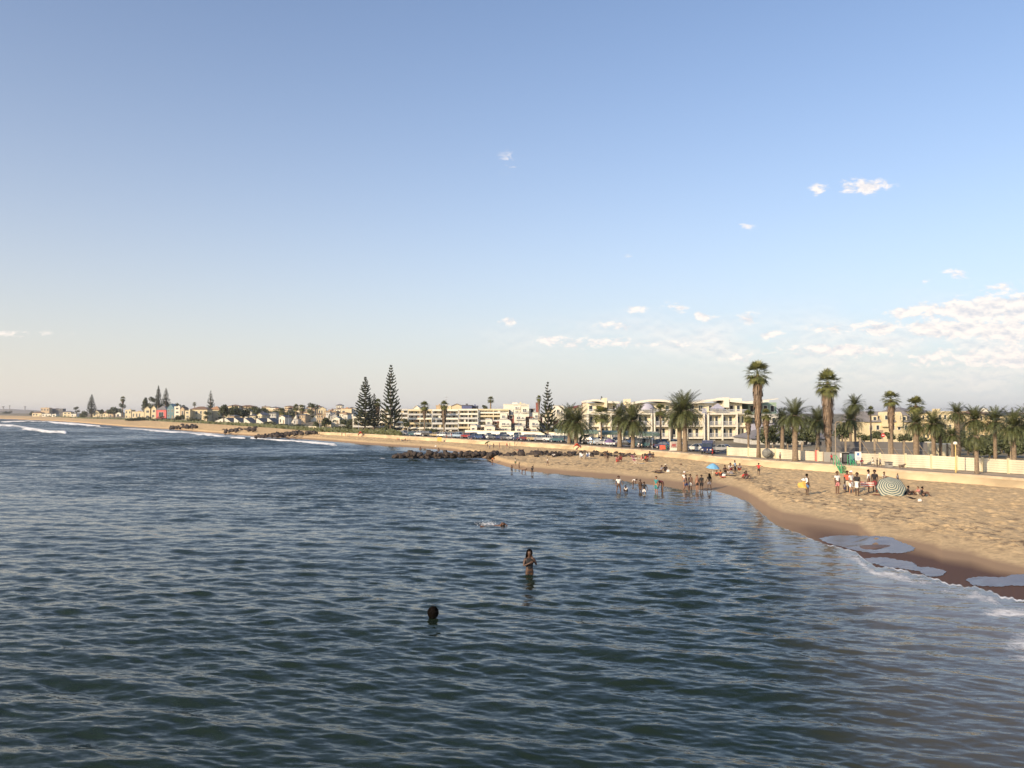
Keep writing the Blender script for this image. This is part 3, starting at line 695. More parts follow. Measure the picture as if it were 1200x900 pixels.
def bush(px, pyb, wpx, hpx, label, d=None, v=0, name='bush', cat='bush', trunk=False, group=None, m=None):
    x, d, z = base(px, pyb, d)
    ztop = zat(px, pyb-hpx, d); z = max(z, zat(px, pyb, d)) if z > zat(px, pyb, d)-4 else z
    t = thing(name, label, cat, (x, d, z), 0, group); hh = max(ztop-z, S(hpx, d)*.6); r = S(wpx, d)/2
    zc = hh*(.12 if trunk == 2 else .30) if trunk else -.05*hh; ch = hh-zc; top = {0:1.15,1:1.3,2:1.0,3:1.6}[v % 4]
    MB().tube([(0,0,-1.5),(r*.03,0,zc+.2*ch),(r*.12,r*.1,zc+ch*.6)], [r*.10, r*.07, r*.03], 7).build('trunk' if trunk else 'stem', barkd, t)
    linked(LC[v % 4], t, 'crown' if trunk else 'foliage', (0,0,zc), (r*1.25, r*1.25, ch*1.12/top), rnd.uniform(0,6)); return t

# --- Norfolk pines
pine(428, 507.5, 441, 499, 30, 'broad Norfolk pine with a pointed tip, left one of the big pair', d=262, v=0, tw=2.4)
pine(438.5, 507.5, 461, 499, 20, 'shorter bushy Norfolk pine just right of the broad pointed one', d=268, v=1)
pine(458, 509.5, 427, 496, 28, 'tallest Norfolk pine with tiered branches, right one of the big pair', d=258, v=1, tw=2.6)
pine(642, 519, 447, 508, 26, 'sparse Norfolk pine with bare tip in front of the red roofed townhouses', d=188, v=2, tw=2.4)
pine(705, 500, 464, 492, 11, 'small Norfolk pine top showing above the palms at the apartment block', d=250, v=0, group='far Norfolk pines')
pine(107.5, 486, 462, 484.5, 13, 'lone Norfolk pine far left among low beach houses', d=900, v=0, group='far Norfolk pines')
pine(185.5, 482, 451.5, 475, 9.5, 'slim Norfolk pine, left of the far pair above the red clad house', d=640, v=0, group='far Norfolk pines')
pine(194.5, 482, 454.5, 474, 11, 'fuller Norfolk pine, right of the far pair above the red clad house', d=640, v=1, group='far Norfolk pines')
pine(247, 490, 457.5, 480, 11, 'single Norfolk pine behind the orange roofed house', d=520, v=2, group='far Norfolk pines')

# --- fan palms
FP = [(888,536,438,30,3.4,'tallest fan palm with a long shaggy brown skirt at the white fence',500,13,0),
 (970,528,449,31,5.0,'stout fan palm with two bulging skirts near the green beach stairs',519,15,1),
 (1044,529,468,21,3.6,'fan palm with a slim brown skirt before the yellow mansard house',507,9.5,2),
 (1073,528,475,21,3.4,'fan palm with short skirt right behind the right end of the mansard house',490,9,0),
 (876.5,528,488,15,2.4,'small fan palm close on the left of the tallest fan palm',508,8,1),
 (897.5,527,486,15,2.4,'small fan palm tucked behind the right side of the tallest fan palm',512,9,2),
 (497.5,502,476,11.5,1.6,'short fan palm standing alone right of the tallest pine',490,6,0),
 (520.5,504,475,11,1.6,'fan palm with dense dark skirt beside the aerial mast',496,7.5,1),
 (575,482,468.5,8.5,1.8,'lone fan palm on the skyline left of the white rooftop',None,0,2),
 (442.5,507,472,10,1.7,'fan palm leaning out behind the bushy pine',490,6,2),
 (631.5,510,467,7,1.6,'thin fan palm rising behind the sparse pine at a red tower',482,3.5,1),
 (774,520,481,16,2.3,'fan palm with slender trunk in front of the left apartment balconies',490,7,0),
 (704.5,522,486,23,1.9,'slender palm with a thin smooth trunk between the two date palm pairs',None,0,2),
 (787.5,520,492,14,2.0,'small fan palm in the gap left of the twin trunk date palms',None,0,1),
 (144,486,467.5,6,1.2,'twin crowned far fan palm on the left shore skyline',473,4,0),
 (347,498,477.5,8,1.2,'fan palm with thick round crown behind the white shed roofed cottages',None,0,1),
 (354,498,478,8,1.2,'ragged fan palm right beside the round crowned one behind the cottages',487,5,2),
 (330.5,494,482,8.5,1.2,'squat fan palm left of the ragged pair behind the cottages',None,0,0),
 (228,482,473.5,4.5,.9,'tiny fan palm on the skyline above the brown roofed villa',None,0,0),
 (1020,520,481,10,2.0,'small fan palm behind the wire fence left of the mansard house',None,0,1)]
for (px,pb,pc,wp,tw,lb,sk,sw,v) in FP:
    d = None
    a = (px-600)/F; db = float(back(a))
    dd = {888:db+4.2, 970:db+9, 1044:db+9, 1073:db+13, 876.5:db+9, 897.5:db+10, 497.5:db+26, 520.5:db+25, 575:380, 442.5:285, 631.5:db+60, 774:db+18, 704.5:db+9, 787.5:db+24, 144:800, 347:410, 354:405, 330.5:430, 228:560, 1020:db+30}[px]
    fan_palm(px, pb, pc, wp, tw, lb, sk, sw, d=dd, v=v)

# --- date palms
DP = [(667,521,492,46,5,'date palm, left of the close pair behind the red beach tent',6,0),
 (675,521,495,50,5,'date palm with light trunk, right of the close pair behind the red beach tent',5,1),
 (726,525,488,44,6,'date palm with thick trunk at the carports, left of the middle pair',5,2),
 (741.5,526,493,52,5.6,'low crowned date palm at the carports, right of the middle pair',4.5,0),
 (796,530,484,52,6.4,'left trunk of the tall date palm twins beside the billboard',4,1),
 (802.5,530.5,481,58,6.6,'right trunk of the tall date palm twins beside the billboard',3.4,0),
 (931,540,487,50,7.2,'date palm with pale textured trunk standing in front of the white fence',2.0,1),
 (916,528,490,32,6,'date palm with dark trunk behind the fence left of the pale trunked one',12,2),
 (958,520,493,42,5,'shadowed date palm behind the stout fan palm',30,0),
 (1001.5,522,474,30,3,'round crowned tall date palm left of the mansard house',26,1),
 (996,520,492,38,3.4,'low dark date palm under the round crowned tall one',22,0),
 (1072.5,533,496,40,7.5,'date palm with fat trunk behind the fence right of the mansard house',6,2),
 (1093,534,497,42,5.6,'date palm second to the right of the fat trunked palm',6,0),
 (1101,535,503,34,4.4,'small date palm leaning against the row behind the long fence',8,2),
 (1121,530,484,32,7.4,'tall date palm with erect crown rising above the row on the right',10,1),
 (1143,553,512,44,5.6,'young date palm in front of the white fence casting a shadow on it',1.6,9),
 (1142,534,492,42,5,'date palm with yellowish crown behind the young one at the fence',12,0),
 (1165,536,494,46,5,'date palm with drooping fronds at the dark hedge on the right',13,2),
 (1187,538,500,54,6.2,'date palm with thick bare trunk near the right edge',5.5,1),
 (1207,538,494,48,6,'date palm half cut off by the right edge of the picture',9,0),
 (1115,537,510,26,4,'little date palm under the tall erect crowned one',5,2)]
for i, (px,pb,pc,wp,tw,lb,k,v) in enumerate(DP):
    a = (px-600)/F; date_palm(px, pb, pc, wp, tw, lb, d=float(back(a))+k, v=v, old=(v != 9))
a = (1143-600)/F; d = float(back(a))+1.6; x, z = X(1154,d), zat(1154,519,d)
LABEL_BUSH = 0
# --- bushes and broadleaf trees
BU = [ # px, base row, width, height, depth, variant, tree?, label
 (38,486.5,8,4,1150,2,0,'dark low bush left of the tan flat block on the far shore'),
 (9,485.5,9,3.5,1600,2,0,'dark scrub mound farthest left on the shore'),
 (90,487,7,9,900,3,1,'small round tree among the far left beach houses'),
 (99,489,9,8,880,0,0,'dark bush left of the lone far pine'),
 (120,488,7,8,850,1,1,'upright small tree right of the lone far pine'),
 (134,488.5,15,12,800,0,1,'wide dark tree between the low houses on the far left'),
 (143,489,7,14,790,3,1,'tall narrow tree under the twin crowned palm'),
 (170,484,11,17,650,1,1,'domed dark tree left of the red clad house'),
 (179,485,10,17,645,3,1,'tall dark tree touching the slim far pine'),
 (188,484,24,12,650,2,1,'broad dark canopy under the far pair of pines'),
 (205,484,12,12,600,0,1,'rounded tree above the teal glass gable'),
 (215,483,9,8,600,1,1,'small tree right of the rounded one on the skyline'),
 (163,494,26,5,560,2,0,'low hedge in front of the cream house on the left shore'),
 (192,495,34,5,530,2,0,'dark hedge under the red clad house'),
 (212,496,14,10,470,0,1,'dark tree in front of the white house left of the villa'),
 (229,497,18,7,450,2,0,'hedge in front of the brown roofed villa'),
 (243,497,10,13,450,3,1,'tree right of the brown roofed villa'),
 (262,497,18,22,440,1,1,'big grey green tree behind the white cottages, leftmost'),
 (275,493,18,18,455,0,1,'big rounded tree behind the white cottages'),
 (286,494,16,16,460,2,1,'loose tree behind the third white cottage'),
 (300,494,18,17,460,1,1,'dark tree behind the white cottages beside the slate roof'),
 (309,491,12,14,480,0,1,'round tree right of the slate roof on the hill'),
 (322,491,16,11,470,2,1,'spreading tree behind the last white cottage'),
 (341,492,16,12,450,0,1,'round tree left of the ragged fan palm'),
 (366,492,11,17,430,3,1,'tall tree on the skyline left of the tan blocks'),
 (371,505,9,12,315,0,0,'bush at the cream boundary wall'),
 (382,506,16,16,300,1,1,'dark tree in front of the white gabled house'),
 (352,496,12,8,400,1,0,'bush before the white gable'),
 (318,500,44,4,360,2,0,'long low green hedge in front of the white cottages'),
 (345,501.5,40,4,330,2,0,'green hedge above the largest rock pile'),
 (395,507,18,6,290,2,0,'low hedge left of the big pines'),
 (408,507.5,10,9,285,0,0,'round bush left of the big pines'),
 (415,508,12,7,284,1,0,'bush under the broad pine'),
 (456,509,18,12,262,0,0,'light green bush at the foot of the tallest pine'),
 (475,510,12,19,255,1,1,'dark small tree right of the tallest pine'),
 (500,512,12,8,245,2,0,'bush in front of the terraced flats under the short palm'),
 (508,511.5,11,9,240,0,0,'dark bush between the two fan palms'),
 (568,481,9,6,385,1,0,'round bush left of the skyline palm'),
 (628,515,12,10,205,2,0,'hedge clump left of the sparse pine'),
 (655,516,22,18,206,0,1,'dark tree behind the left date palm pair'),
 (684,519,18,14,205,1,1,'dark tree between the date palm pair and the slender palm'),
 (900,525,34,26,135,1,2,'dark tree mass behind the tallest fan palm'),
 (922,522,30,22,140,0,2,'dark tree behind the pale trunked date palm'),
 (953,518,24,24,150,3,2,'dark tree left of the stout fan palm'),
 (1012,516,16,8,140,2,0,'dark bush at the wire fence under the mansard house'),
 (1027,514,15,10,141,0,0,'rounded bush at the foot of the mansard house'),
 (1042,516,18,9,135,1,0,'bush in front of the mansard house garage'),
 (1034,531,30,5,112,2,0,'low dark shrubs along the foot of the wire fence'),
 (1064,532,18,6,108,1,0,'shrubs at the right end of the wire fence'),
 (1112,533,24,22,112,0,2,'dense dark tree behind the row of date palms'),
 (1133,535,26,22,112,1,2,'dark green tree between the tall and the young date palm'),
 (1158,538,32,24,106,0,2,'dark hedge tree on the right behind the fence'),
 (1180,539,30,22,106,1,2,'shadowy tree behind the thick trunked date palm'),
 (1086,531,26,20,128,0,2,'dark tree between the mansard house and the tall erect crowned palm'),
 (1104,532,28,22,124,1,2,'dark tree right behind the little date palm'),
 (1124,532,30,24,122,3,2,'dark tree behind the trunk of the tall erect crowned palm'),
 (1148,534,30,26,120,0,2,'dark tree behind the yellowish crowned palm'),
 (1172,535,34,26,118,1,2,'dark tree filling the gap behind the drooping palm'),
 (1196,536,32,28,116,2,2,'dark tree behind the palms at the far right'),
 (944,521,26,22,146,0,2,'dark tree in front of the long grey shed'),
 (986,519,26,22,146,1,2,'dark tree under the round crowned tall palm'),
 (1059,519,16,12,138,0,2,'rounded dark tree at the right corner of the mansard house'),
 (1203,540,28,24,104,0,2,'shadowy tree at the right edge of the picture'),
]
for (px,pb,wp,hp,d,v,tr,lb) in BU:
    bush(px, pb, wp, hp, lb, d=d, v=v, name='tree' if tr else 'bush', cat='tree' if tr else 'bush', trunk=tr)
rr = random.Random(5)
for i in range(52):
    px = rr.choice([rr.uniform(150,260), rr.uniform(255,415), rr.uniform(320,415)]); a = (px-600)/F; d = float(back(a))+rr.uniform(60, 230); x = a*d; z = zground(x, d); far = d/400
    t = thing('small_tree', 'small dark tree scattered among the houses on the left slope', 'tree', (x, d, z), 0, 'small trees on the left slope'); h = rr.uniform(1.6, 3.6); r = rr.uniform(1.2, 3.4)
    MB().tube([(0,0,-.6),(.05,0,h*.4),(.1,.1,h*.7)], [.16,.12,.05], 6).build('trunk', barkd, t); linked(LC[i % 4], t, 'crown', (0,0,h*.2), (r, r, h*.8/{0:1.15,1:1.3,2:1.0,3:1.6}[i % 4]), rr.uniform(0,6))
sb = []
rs = np.random.RandomState(8)
for i in range(9000):
    px = rs.uniform(372, 470) if i % 4 == 0 else rs.uniform(40, 380); a = (px-600)/F; d = float(back(a))+rs.uniform(.5, 9 if px > 340 else 25)*(1 if px > 240 else 2); z = float(zland(a, d)); h = rs.uniform(.2,.7)
    if fbm(np.array([a*d*.12]), np.array([d*.12]), 77)[0] < .42: continue
    c = np.array([a*d, d, z]); q = rs.normal(size=3)*.35; q[2] = abs(q[2]); sb.append([c-np.array([.35,0,0]), c+np.array([.35,0,0]), c+q+np.array([.2,0,h]), c+q+np.array([-.2,0,h])])
me = quads_mesh('ground_cover', sb); tag(link('ground_cover', me, shrub_m), 'low green ground cover along the top of the far beach', kind='stuff')

# ------------------------------------------------------------------ buildings
def window(parent, x0, x1, z0, z1, y, frame=None, fm=None, g=glass, name='window', bars=1):
    """y: the wall's outer face (towards -y). Frame proud of the wall, pane set inside it."""
    fm = fm or white; w_ = min(.12, (x1-x0)*.12); m = MB()
    m.box(x0, x1, y-.06, y+.02, z1-w_, z1); m.box(x0, x1, y-.06, y+.02, z0, z0+w_); m.box(x0, x0+w_, y-.058, y+.02, z0+w_, z1-w_); m.box(x1-w_, x1, y-.058, y+.02, z0+w_, z1-w_)
    for b in range(1, bars+1 if x1-x0 > 1.0 else 1):
        xx = x0+(x1-x0)*b/(bars+1); m.box(xx-.04, xx+.04, y-.055, y+.02, z0+w_, z1-w_)
    f = m.build(name, fm, parent); MB().box(x0+w_, x1-w_, y-.02, y+.015, z0+w_, z1-w_).build('pane', g, f); return f
def house(px0, px1, ytop, ybase, d, label, wallm=cream, roofm=brown_r, roof='flat', ridge=None, rows_=1, cols_=2, depth=8, name='house', yaw=0, wx=.5, wy=.5, door=True, group=None, glassm=None, side=None):
    """front wall seen between two picture columns at depth d; roof: flat, gable (gable towards the sea), hip, hiplong, shed_left/right"""
    cx = (px0+px1)/2; x = X(cx, d); W = S(px1-px0, d)/2; zt = zat(cx, ytop, d); g0 = min(zground(x, d), zat(cx, ybase, d)); hgt = zt-g0
    t = thing(name, label, 'house' if name != 'building' else 'building', (x, d, g0), yaw, group); zr = S((ytop-ridge), d) if ridge is not None else 0
    m = MB(); m.box(-W, W, 0, depth, -2.5, hgt)
    if roof == 'gable': m.prism([(-W, hgt+.001), (W, hgt+.001), (0, hgt+zr)], .003, depth-.003)
    if roof == 'shed_left': m.prism([(-W, hgt+.001), (W, hgt+.001), (-W+.25*W, hgt+zr), (-W, hgt+zr)], .003, depth-.003)
    if roof == 'shed_right': m.prism([(-W, hgt+.001), (W, hgt+.001), (W, hgt+zr), (W-.25*W, hgt+zr)], .003, depth-.003)
    m.build('wall', wallm, t); r = MB(); e = .25
    if roof == 'flat':
        r.box(-W-.15, W+.15, -.15, depth+.15, hgt+.002, hgt+.22); r.box(-W*.3, W*.1, depth*.4, depth*.6, hgt+.22, hgt+.8)
    elif roof == 'gable':
        for sg in (-1, 1):
            r.add([(sg*(W+e), -e, hgt-e*zr/W), (0, -e, hgt+zr+.05), (0, depth+e, hgt+zr+.05), (sg*(W+e), depth+e, hgt-e*zr/W),
                   (sg*(W+e), -e, hgt-e*zr/W+.18), (0, -e, hgt+zr+.23), (0, depth+e, hgt+zr+.23), (sg*(W+e), depth+e, hgt-e*zr/W+.18)],
                  [(0,1,2,3),(4,7,6,5),(0,4,5,1),(3,2,6,7),(0,3,7,4)] if sg < 0 else [(0,3,2,1),(4,5,6,7),(0,1,5,4),(3,7,6,2),(0,4,7,3)])
    elif roof in ('shed_left', 'shed_right'):
        s2 = -1 if roof == 'shed_left' else 1
        r.add([(s2*(W*.75), -.1, hgt+zr+.03), (-s2*(W+.2), -.1, hgt+.03), (-s2*(W+.2), depth+.2, hgt+.03), (s2*(W*.75), depth+.2, hgt+zr+.03), (s2*(W*.75), -.1, hgt+zr+.18), (-s2*(W+.2), -.1, hgt+.16), (-s2*(W+.2), depth+.2, hgt+.16), (s2*(W*.75), depth+.2, hgt+zr+.18)],
              [(0,1,2,3),(4,7,6,5),(0,4,5,1),(3,2,6,7),(1,5,6,2),(0,3,7,4)])
    else:
        e = .4; k = min(W, depth/2)*.9 if roof == 'hip' else depth*.42
        r.add([(-W-e,-e,hgt),(W+e,-e,hgt),(W+e,depth+e,hgt),(-W-e,depth+e,hgt),(-W+k,depth/2,hgt+zr),(W-k,depth/2,hgt+zr),(-W-e,-e,hgt+.12),(W+e,-e,hgt+.12),(W+e,depth+e,hgt+.12),(-W-e,depth+e,hgt+.12)],
              [(0,3,2,1),(6,7,5,4),(7,8,5),(8,9,4,5),(9,6,4),(0,1,7,6),(1,2,8,7),(2,3,9,8),(3,0,6,9)])
    r.build('roof', roofm, t)
    for i in range(rows_):
        for j in range(cols_):
            ww = 2*W/cols_; xc = -W+ww*(j+.5)+rnd.uniform(-.08,.08)*ww; hh = hgt/rows_; zc = hh*(i+.52)
            if door and i == 0 and j == cols_-1 and cols_ > 1:
                dd = MB().box(xc-ww*.2, xc+ww*.2, -.05, .02, .05, min(2.2, hh*.75)).build('door', wood, t); MB().box(xc+ww*.12, xc+ww*.16, -.09, -.05, 1.0, 1.12).build('handle', metal, dd); continue
            window(t, xc-ww*wx/2, xc+ww*wx/2, zc-hh*wy/2, zc+hh*wy/2, 0, g=glassm or glass)
    return t
HS = [ # far left shore
 (48,58,478,486.5,1200,'tan flat roofed block behind the low white houses far left',tan_p,tan_p,'flat',None,2,3),
 (58.5,74,479,486.5,1210,'long dark grey block, tallest on the far left shore',slate,slate,'flat',None,2,5),
 (0,6,482,486,1700,'dark low shed farthest left on the shore',slate,slate,'flat',None,1,2),
 (38,49,484,487,1080,'low cream house right of the dark scrub mound',cream,brown_r,'hip',482.5,1,3),
 (49.5,60,485,487.5,1050,'low white house in front of the tan block',white,grey_r,'flat',None,1,3),
 (61,66,485.5,488,1000,'little white cube house in front of the dark grey block',white,white,'flat',None,1,1),
 (74,83.5,483,488,980,'cream house with shallow roof right of the dark grey block',cream,grey_r,'hip',481.5,2,2),
 (83.5,90,485,488.5,950,'low white house left of the small round tree',white,grey_r,'flat',None,1,2),
 (109,117,483.5,489,900,'cream gabled house right of the lone far pine',cream,brown_r,'gable',480.5,1,2),
 (118,127,484,489.5,880,'long house with brown roof beside the cream gable far left',cream,brown_r,'hip',481.8,1,3),
 (127.5,136,485,490,860,'low beige house under the wide dark tree',tan_p,grey_r,'flat',None,1,2),
 (136,142,484,490,840,'narrow white house beside the twin crowned palm',white,grey_r,'gable',482.5,1,1),
 (147,154,480.5,489,700,'cream two storey house right of the twin crowned palm',cream,cream,'flat',None,2,2),
 (155,169,482.5,490,680,'wide cream house with flat roof left of the arched pair',cream,tan_p,'flat',None,1,4),
 (169.5,176,479.5,490,640,'cream gabled house, left of the twin gables',cream,cream,'gable',476.7,2,1),
 (177.5,183,479,490,640,'cream gabled house, right of the twin gables',cream,cream,'gable',475.6,2,1),
 (183.5,195,480.3,486,600,'long house with grey roof and pinkish red front',pinkred,grey_r,'hiplong',475.3,1,1),
 (196,204,478.5,488,590,'teal clad house with a steep gable beside the red front',teal_c,teal_c,'gable',473.5,2,2),
 (204.5,211,476.5,488,585,'white tower like house right of the teal gable',white,white,'flat',None,3,1),
 (211.5,216,479,490,580,'small beige house with brown gable behind the dark tree',tan_p,brown_r,'gable',477,1,1),
 (217,223,481.5,493,455,'narrow cream three storey house left of the villa',cream,cream,'flat',None,3,1),
 (223.5,243,479.8,494,460,'big cream villa with long brown roof',cream,brown_r,'hiplong',476.3,2,4),
 (245.5,257,480,487,470,'cream house with orange tiled roof on the slope',cream,orange_r,'hip',476,1,2),
 (268,280,476,481,560,'cream house on the skyline with brown roof, left part of the row',cream,brown_r,'hip',474,1,3),
 (280.5,297,476.4,481,565,'long low skyline house with brown roof, right part of the row',tan_p,brown_r,'hiplong',474.7,1,4),
 (287,295.5,483,489,480,'white gabled house half way up the slope',white,grey_r,'gable',479.7,1,1),
 (296,312,486.5,491,470,'house under a dark slate roof behind the cottages',lgrey,slate,'hiplong',481.5,1,3),
 (312.5,323,481,487,520,'beige block with tall parapet on the skyline',tan_p,cream,'flat',None,2,2),
 (323,333,484.5,492,480,'low brown roofed house left of the squat palm',tan_p,brown_r,'hip',482.6,1,2),
 (336,345,484,493,450,'cream house behind the round crowned palm',cream,brown_r,'gable',482,1,2),
 (356,364,483.5,492,440,'cream house with orange roof left of the tall skyline tree',cream,orange_r,'hip',481.4,1,2),
 (364.5,376,492,499,400,'white gabled cottage among dark trees left of the pines',white,white,'gable',487.6,1,1),
 (380.5,394,482,492,420,'tan and brown block on the slope left of the pines',tan_p,brown_r,'flat',None,2,2),
 (394.5,399,484,492,425,'narrow brown wing of the tan block',brown_r,brown_r,'flat',None,2,1),
 (399.5,412,479,484.6,440,'cream house with orange parapet on top of the slope',cream,orange_r,'flat',None,1,2),
 (399.5,414,485.5,491.5,400,'white house with a band of square windows left of the pines',white,grey_r,'flat',None,1,4),
 (388.5,398,491,497,360,'white house with low gable before the tan block',white,white,'gable',488.6,1,2),
 (398.5,416,498.6,502,330,'house under a wide pale grey curved roof',lgrey,lgrey,'hiplong',495.6,1,4),
 (378,388,497,504,330,'cream shed roofed house above the retaining wall',cream,grey_r,'shed_left',494.5,1,2),
]
for i, h_ in enumerate(HS):
    (a0,a1,yt,yb,d,lb,wm,rm,rf,rg,nr,nc) = h_
    house(a0,a1,yt,yb,d,lb,wm,rm,rf,rg,nr,nc, group='beach houses on the left shore')
for i, (a0,a1,yt,rg,rf,lb) in enumerate([(252.5,261.5,493.4,490.4,'shed_right','white cottage half hidden by the grey green tree, leftmost of the shed roofed row'),
 (263.5,273,496.2,490,'shed_left','second white cottage from the left with roof rising to the left'),(274.5,283.5,496.2,490,'shed_left','third white cottage from the left in the shed roofed row'),
 (286,295.5,496.5,490,'shed_left','fourth white cottage in the shed roofed row, left of the gap'),(300.5,311,496.8,490.4,'shed_left','fifth white cottage, right of the gap in the row'),
 (313.5,323.5,497,490.2,'shed_left','last white cottage on the right end of the shed roofed row'),
 (333,341,496,490.5,'shed_right','white cottage with windows right of the row, roof rising right'),(341.3,347.5,496,486.6,'shed_right','taller white cottage touching the ragged palm'),(348,356,497,493.5,'shed_left','low white cottage behind the palm trunks')]):
    house(a0,a1,yt,499.5,395,lb,white,slate,rf,rg,1,1, group='white shed roofed cottages', wx=.25, wy=.3, depth=11)
rr = random.Random(21); spots = []
for i in range(46):
    px = 262+i*(412-262)/45+rr.uniform(-1.5,1.5); a = (px-600)/F; d = float(back(a))+rr.choice([95,130,170,215,260])+rr.uniform(-12,12)
    spots.append((px, d))
for i, (px, d) in enumerate(spots):
    x = X(px, d); z = zground(x, d); hh = rr.uniform(2.6, 4.6); wp = rr.uniform(4.5, 9.5); yt = HOR-(z+hh-H)*F/d; yb = HOR-(z-H)*F/d; rf = rr.choice(['hip','hip','gable','flat','flat','hiplong'])
    wn, wm = rr.choice([('cream',cream),('white',white),('tan',tan_p),('cream',cream),('pale grey',lgrey)]); rn, rm = rr.choice([('brown roof',brown_r),('grey roof',grey_r),('orange roof',orange_r),('slate roof',slate),('brown roof',brown_r)])
    house(px-wp/2, px+wp/2, yt, yb, d, f'small {wn} house with {rn}, number {i+1} from the left on the slope', wm, rm, rf, None if rf == 'flat' else yt-rr.uniform(1.2,2.4), 1 if hh < 3.8 else 2, rr.choice([2,3,3]), depth=7, yaw=rr.uniform(-.3,.3), group='small houses on the left slope')
# cream boundary wall
d = 300; x = X(363.5,d); z0 = zground(x,d); t = thing('boundary_wall', 'cream boundary wall standing on its own above the rocks', 'wall', (x,d,z0)); W = S(7.5,d)
MB().box(-W,W,0,.3,-1,zat(363,500,d)-z0).build('wall_face', cream, t); MB().box(-W-.05,W+.05,-.05,.35,zat(363,500,d)-z0+.002,zat(363,500,d)-z0+.15).build('coping', white, t)

# terraced flats
def terraces(px0, px1, rows_px, d0, label, dstep=7, seedk=0, nwin=6):
    """rows_px: picture rows of the terrace edges from the bottom one up"""
    rr = random.Random(seedk); cx = (px0+px1)/2; x = X(cx,d0); z0 = zground(x,d0)
    t = thing('apartment_terraces', label, 'building', (x,d0,z0), 0, 'terraced hillside flats')
    for k, py in enumerate(rows_px):
        d = d0+k*dstep; dk = d-d0; zt = zat(cx,py,d)-z0; zb = (zat(cx,rows_px[k-1],d)-z0) if k else -1
        sh = rr.uniform(-4,4); W = S(px1-px0,d)/2; xo = X(cx,d)-x
        m = MB(); m.box(xo-W+.4, xo+W-.4, dk+1.8, dk+dstep+2, zb-.6, zt-.25)
        m.build('wall', rr.choice([cream, tan_p, lgrey, cream]), t)
        s = MB().box(xo-W, xo+W, dk, dk+dstep+2.2, zt-.22, zt); s.box(xo-W, xo+W, dk-.12, dk-.002, zt-.35, zt+.28); n = max(2, int((px1-px0)/14))
        for j in range(n+1): xx = xo-W+2*W*j/n; s.box(xx-.12, xx+.12, dk-.05, dk+1.79, zb-.3, zt-.23)
        s.build('terrace_slab', rr.choice([lgrey, white, lgrey, white, cream]), t)
        u = 2*(W-.6)/nwin; h1 = zt-.4-max(zb, 0)
        for j in range(nwin):
            xa = xo-W+.6+u*j+u*rr.uniform(.08,.3); xb = xa+u*rr.uniform(.35,.62); za = max(zb,0)+.2
            window(t, xa, xb, za, zt-.5, dk+1.8, g=glass if rr.random() < .75 else dark, fm=rr.choice([white, brown_r, white]))
        if k and rr.random() < .8:
            xx = xo+rr.uniform(-.8,.6)*W; MB().box(xx, xx+W*.16, dk+.3, dk+1.78, zb+.02, zt-.24).build('partition', rr.choice([white, cream, brown_r]), t)
terraces(414, 444, [505,499.5,494,489], 262, 'low terraced flats seen between and behind the big pines', seedk=1, nwin=4)
terraces(444.5, 478, [505.5,500,494.5,489.5,484.5,480], 262, 'terraced flats behind the tallest pine', seedk=2, nwin=5)
terraces(478.5, 506, [507,501.5,496,490.5,485.5,480.5], 255, 'terraced flats above the short fan palm', seedk=3, nwin=5)
terraces(506.5, 537, [508,502,496,490.5,485.5,480.5], 250, 'terraced flats right of the aerial mast', seedk=4, nwin=5)
terraces(537.5, 560, [501,495.5,490,485,480], 258, 'terraced flats with dark glazed lower floor', seedk=5, nwin=4)
terraces(560.5, 596, [499,493,487.5,483.5,480], 266, 'upper terraced flats left of the white townhouses', seedk=6, nwin=6)
for (a0,a1,yt,rg,d,lb,wm,rm,rf) in [
 (484,492,478.5,475.5,330,'small white dome like rooftop house left on the terrace skyline',white,white,'gable'),
 (511,517,475.5,None,330,'tan rooftop block left of the cream penthouse',tan_p,tan_p,'flat'),(517.5,529,476,None,328,'cream penthouse on top of the terraces',cream,white,'flat'),
 (529.5,541,475.8,473.6,326,'cream penthouse with low gable beside the navy box',cream,brown_r,'gable'),
 (541,553,475.2,None,322,'navy blue flat box on the terrace skyline, larger one',blue_box,slate,'flat'),(553.3,559.5,476,None,324,'small dark blue block at the right end of the navy box',slate,blue_box,'flat'),
 (590,620,474.2,None,300,'wide white flat roofed block on the skyline above the townhouses',white,white,'flat'),(606,615,473.6,None,310,'cream rooftop room on the wide white block',cream,cream,'flat')]:
    house(a0,a1,yt,481.5,d,lb,wm,rm,rf,rg,1,2 if a1-a0 < 20 else 6, group='rooftop houses on the terrace skyline')

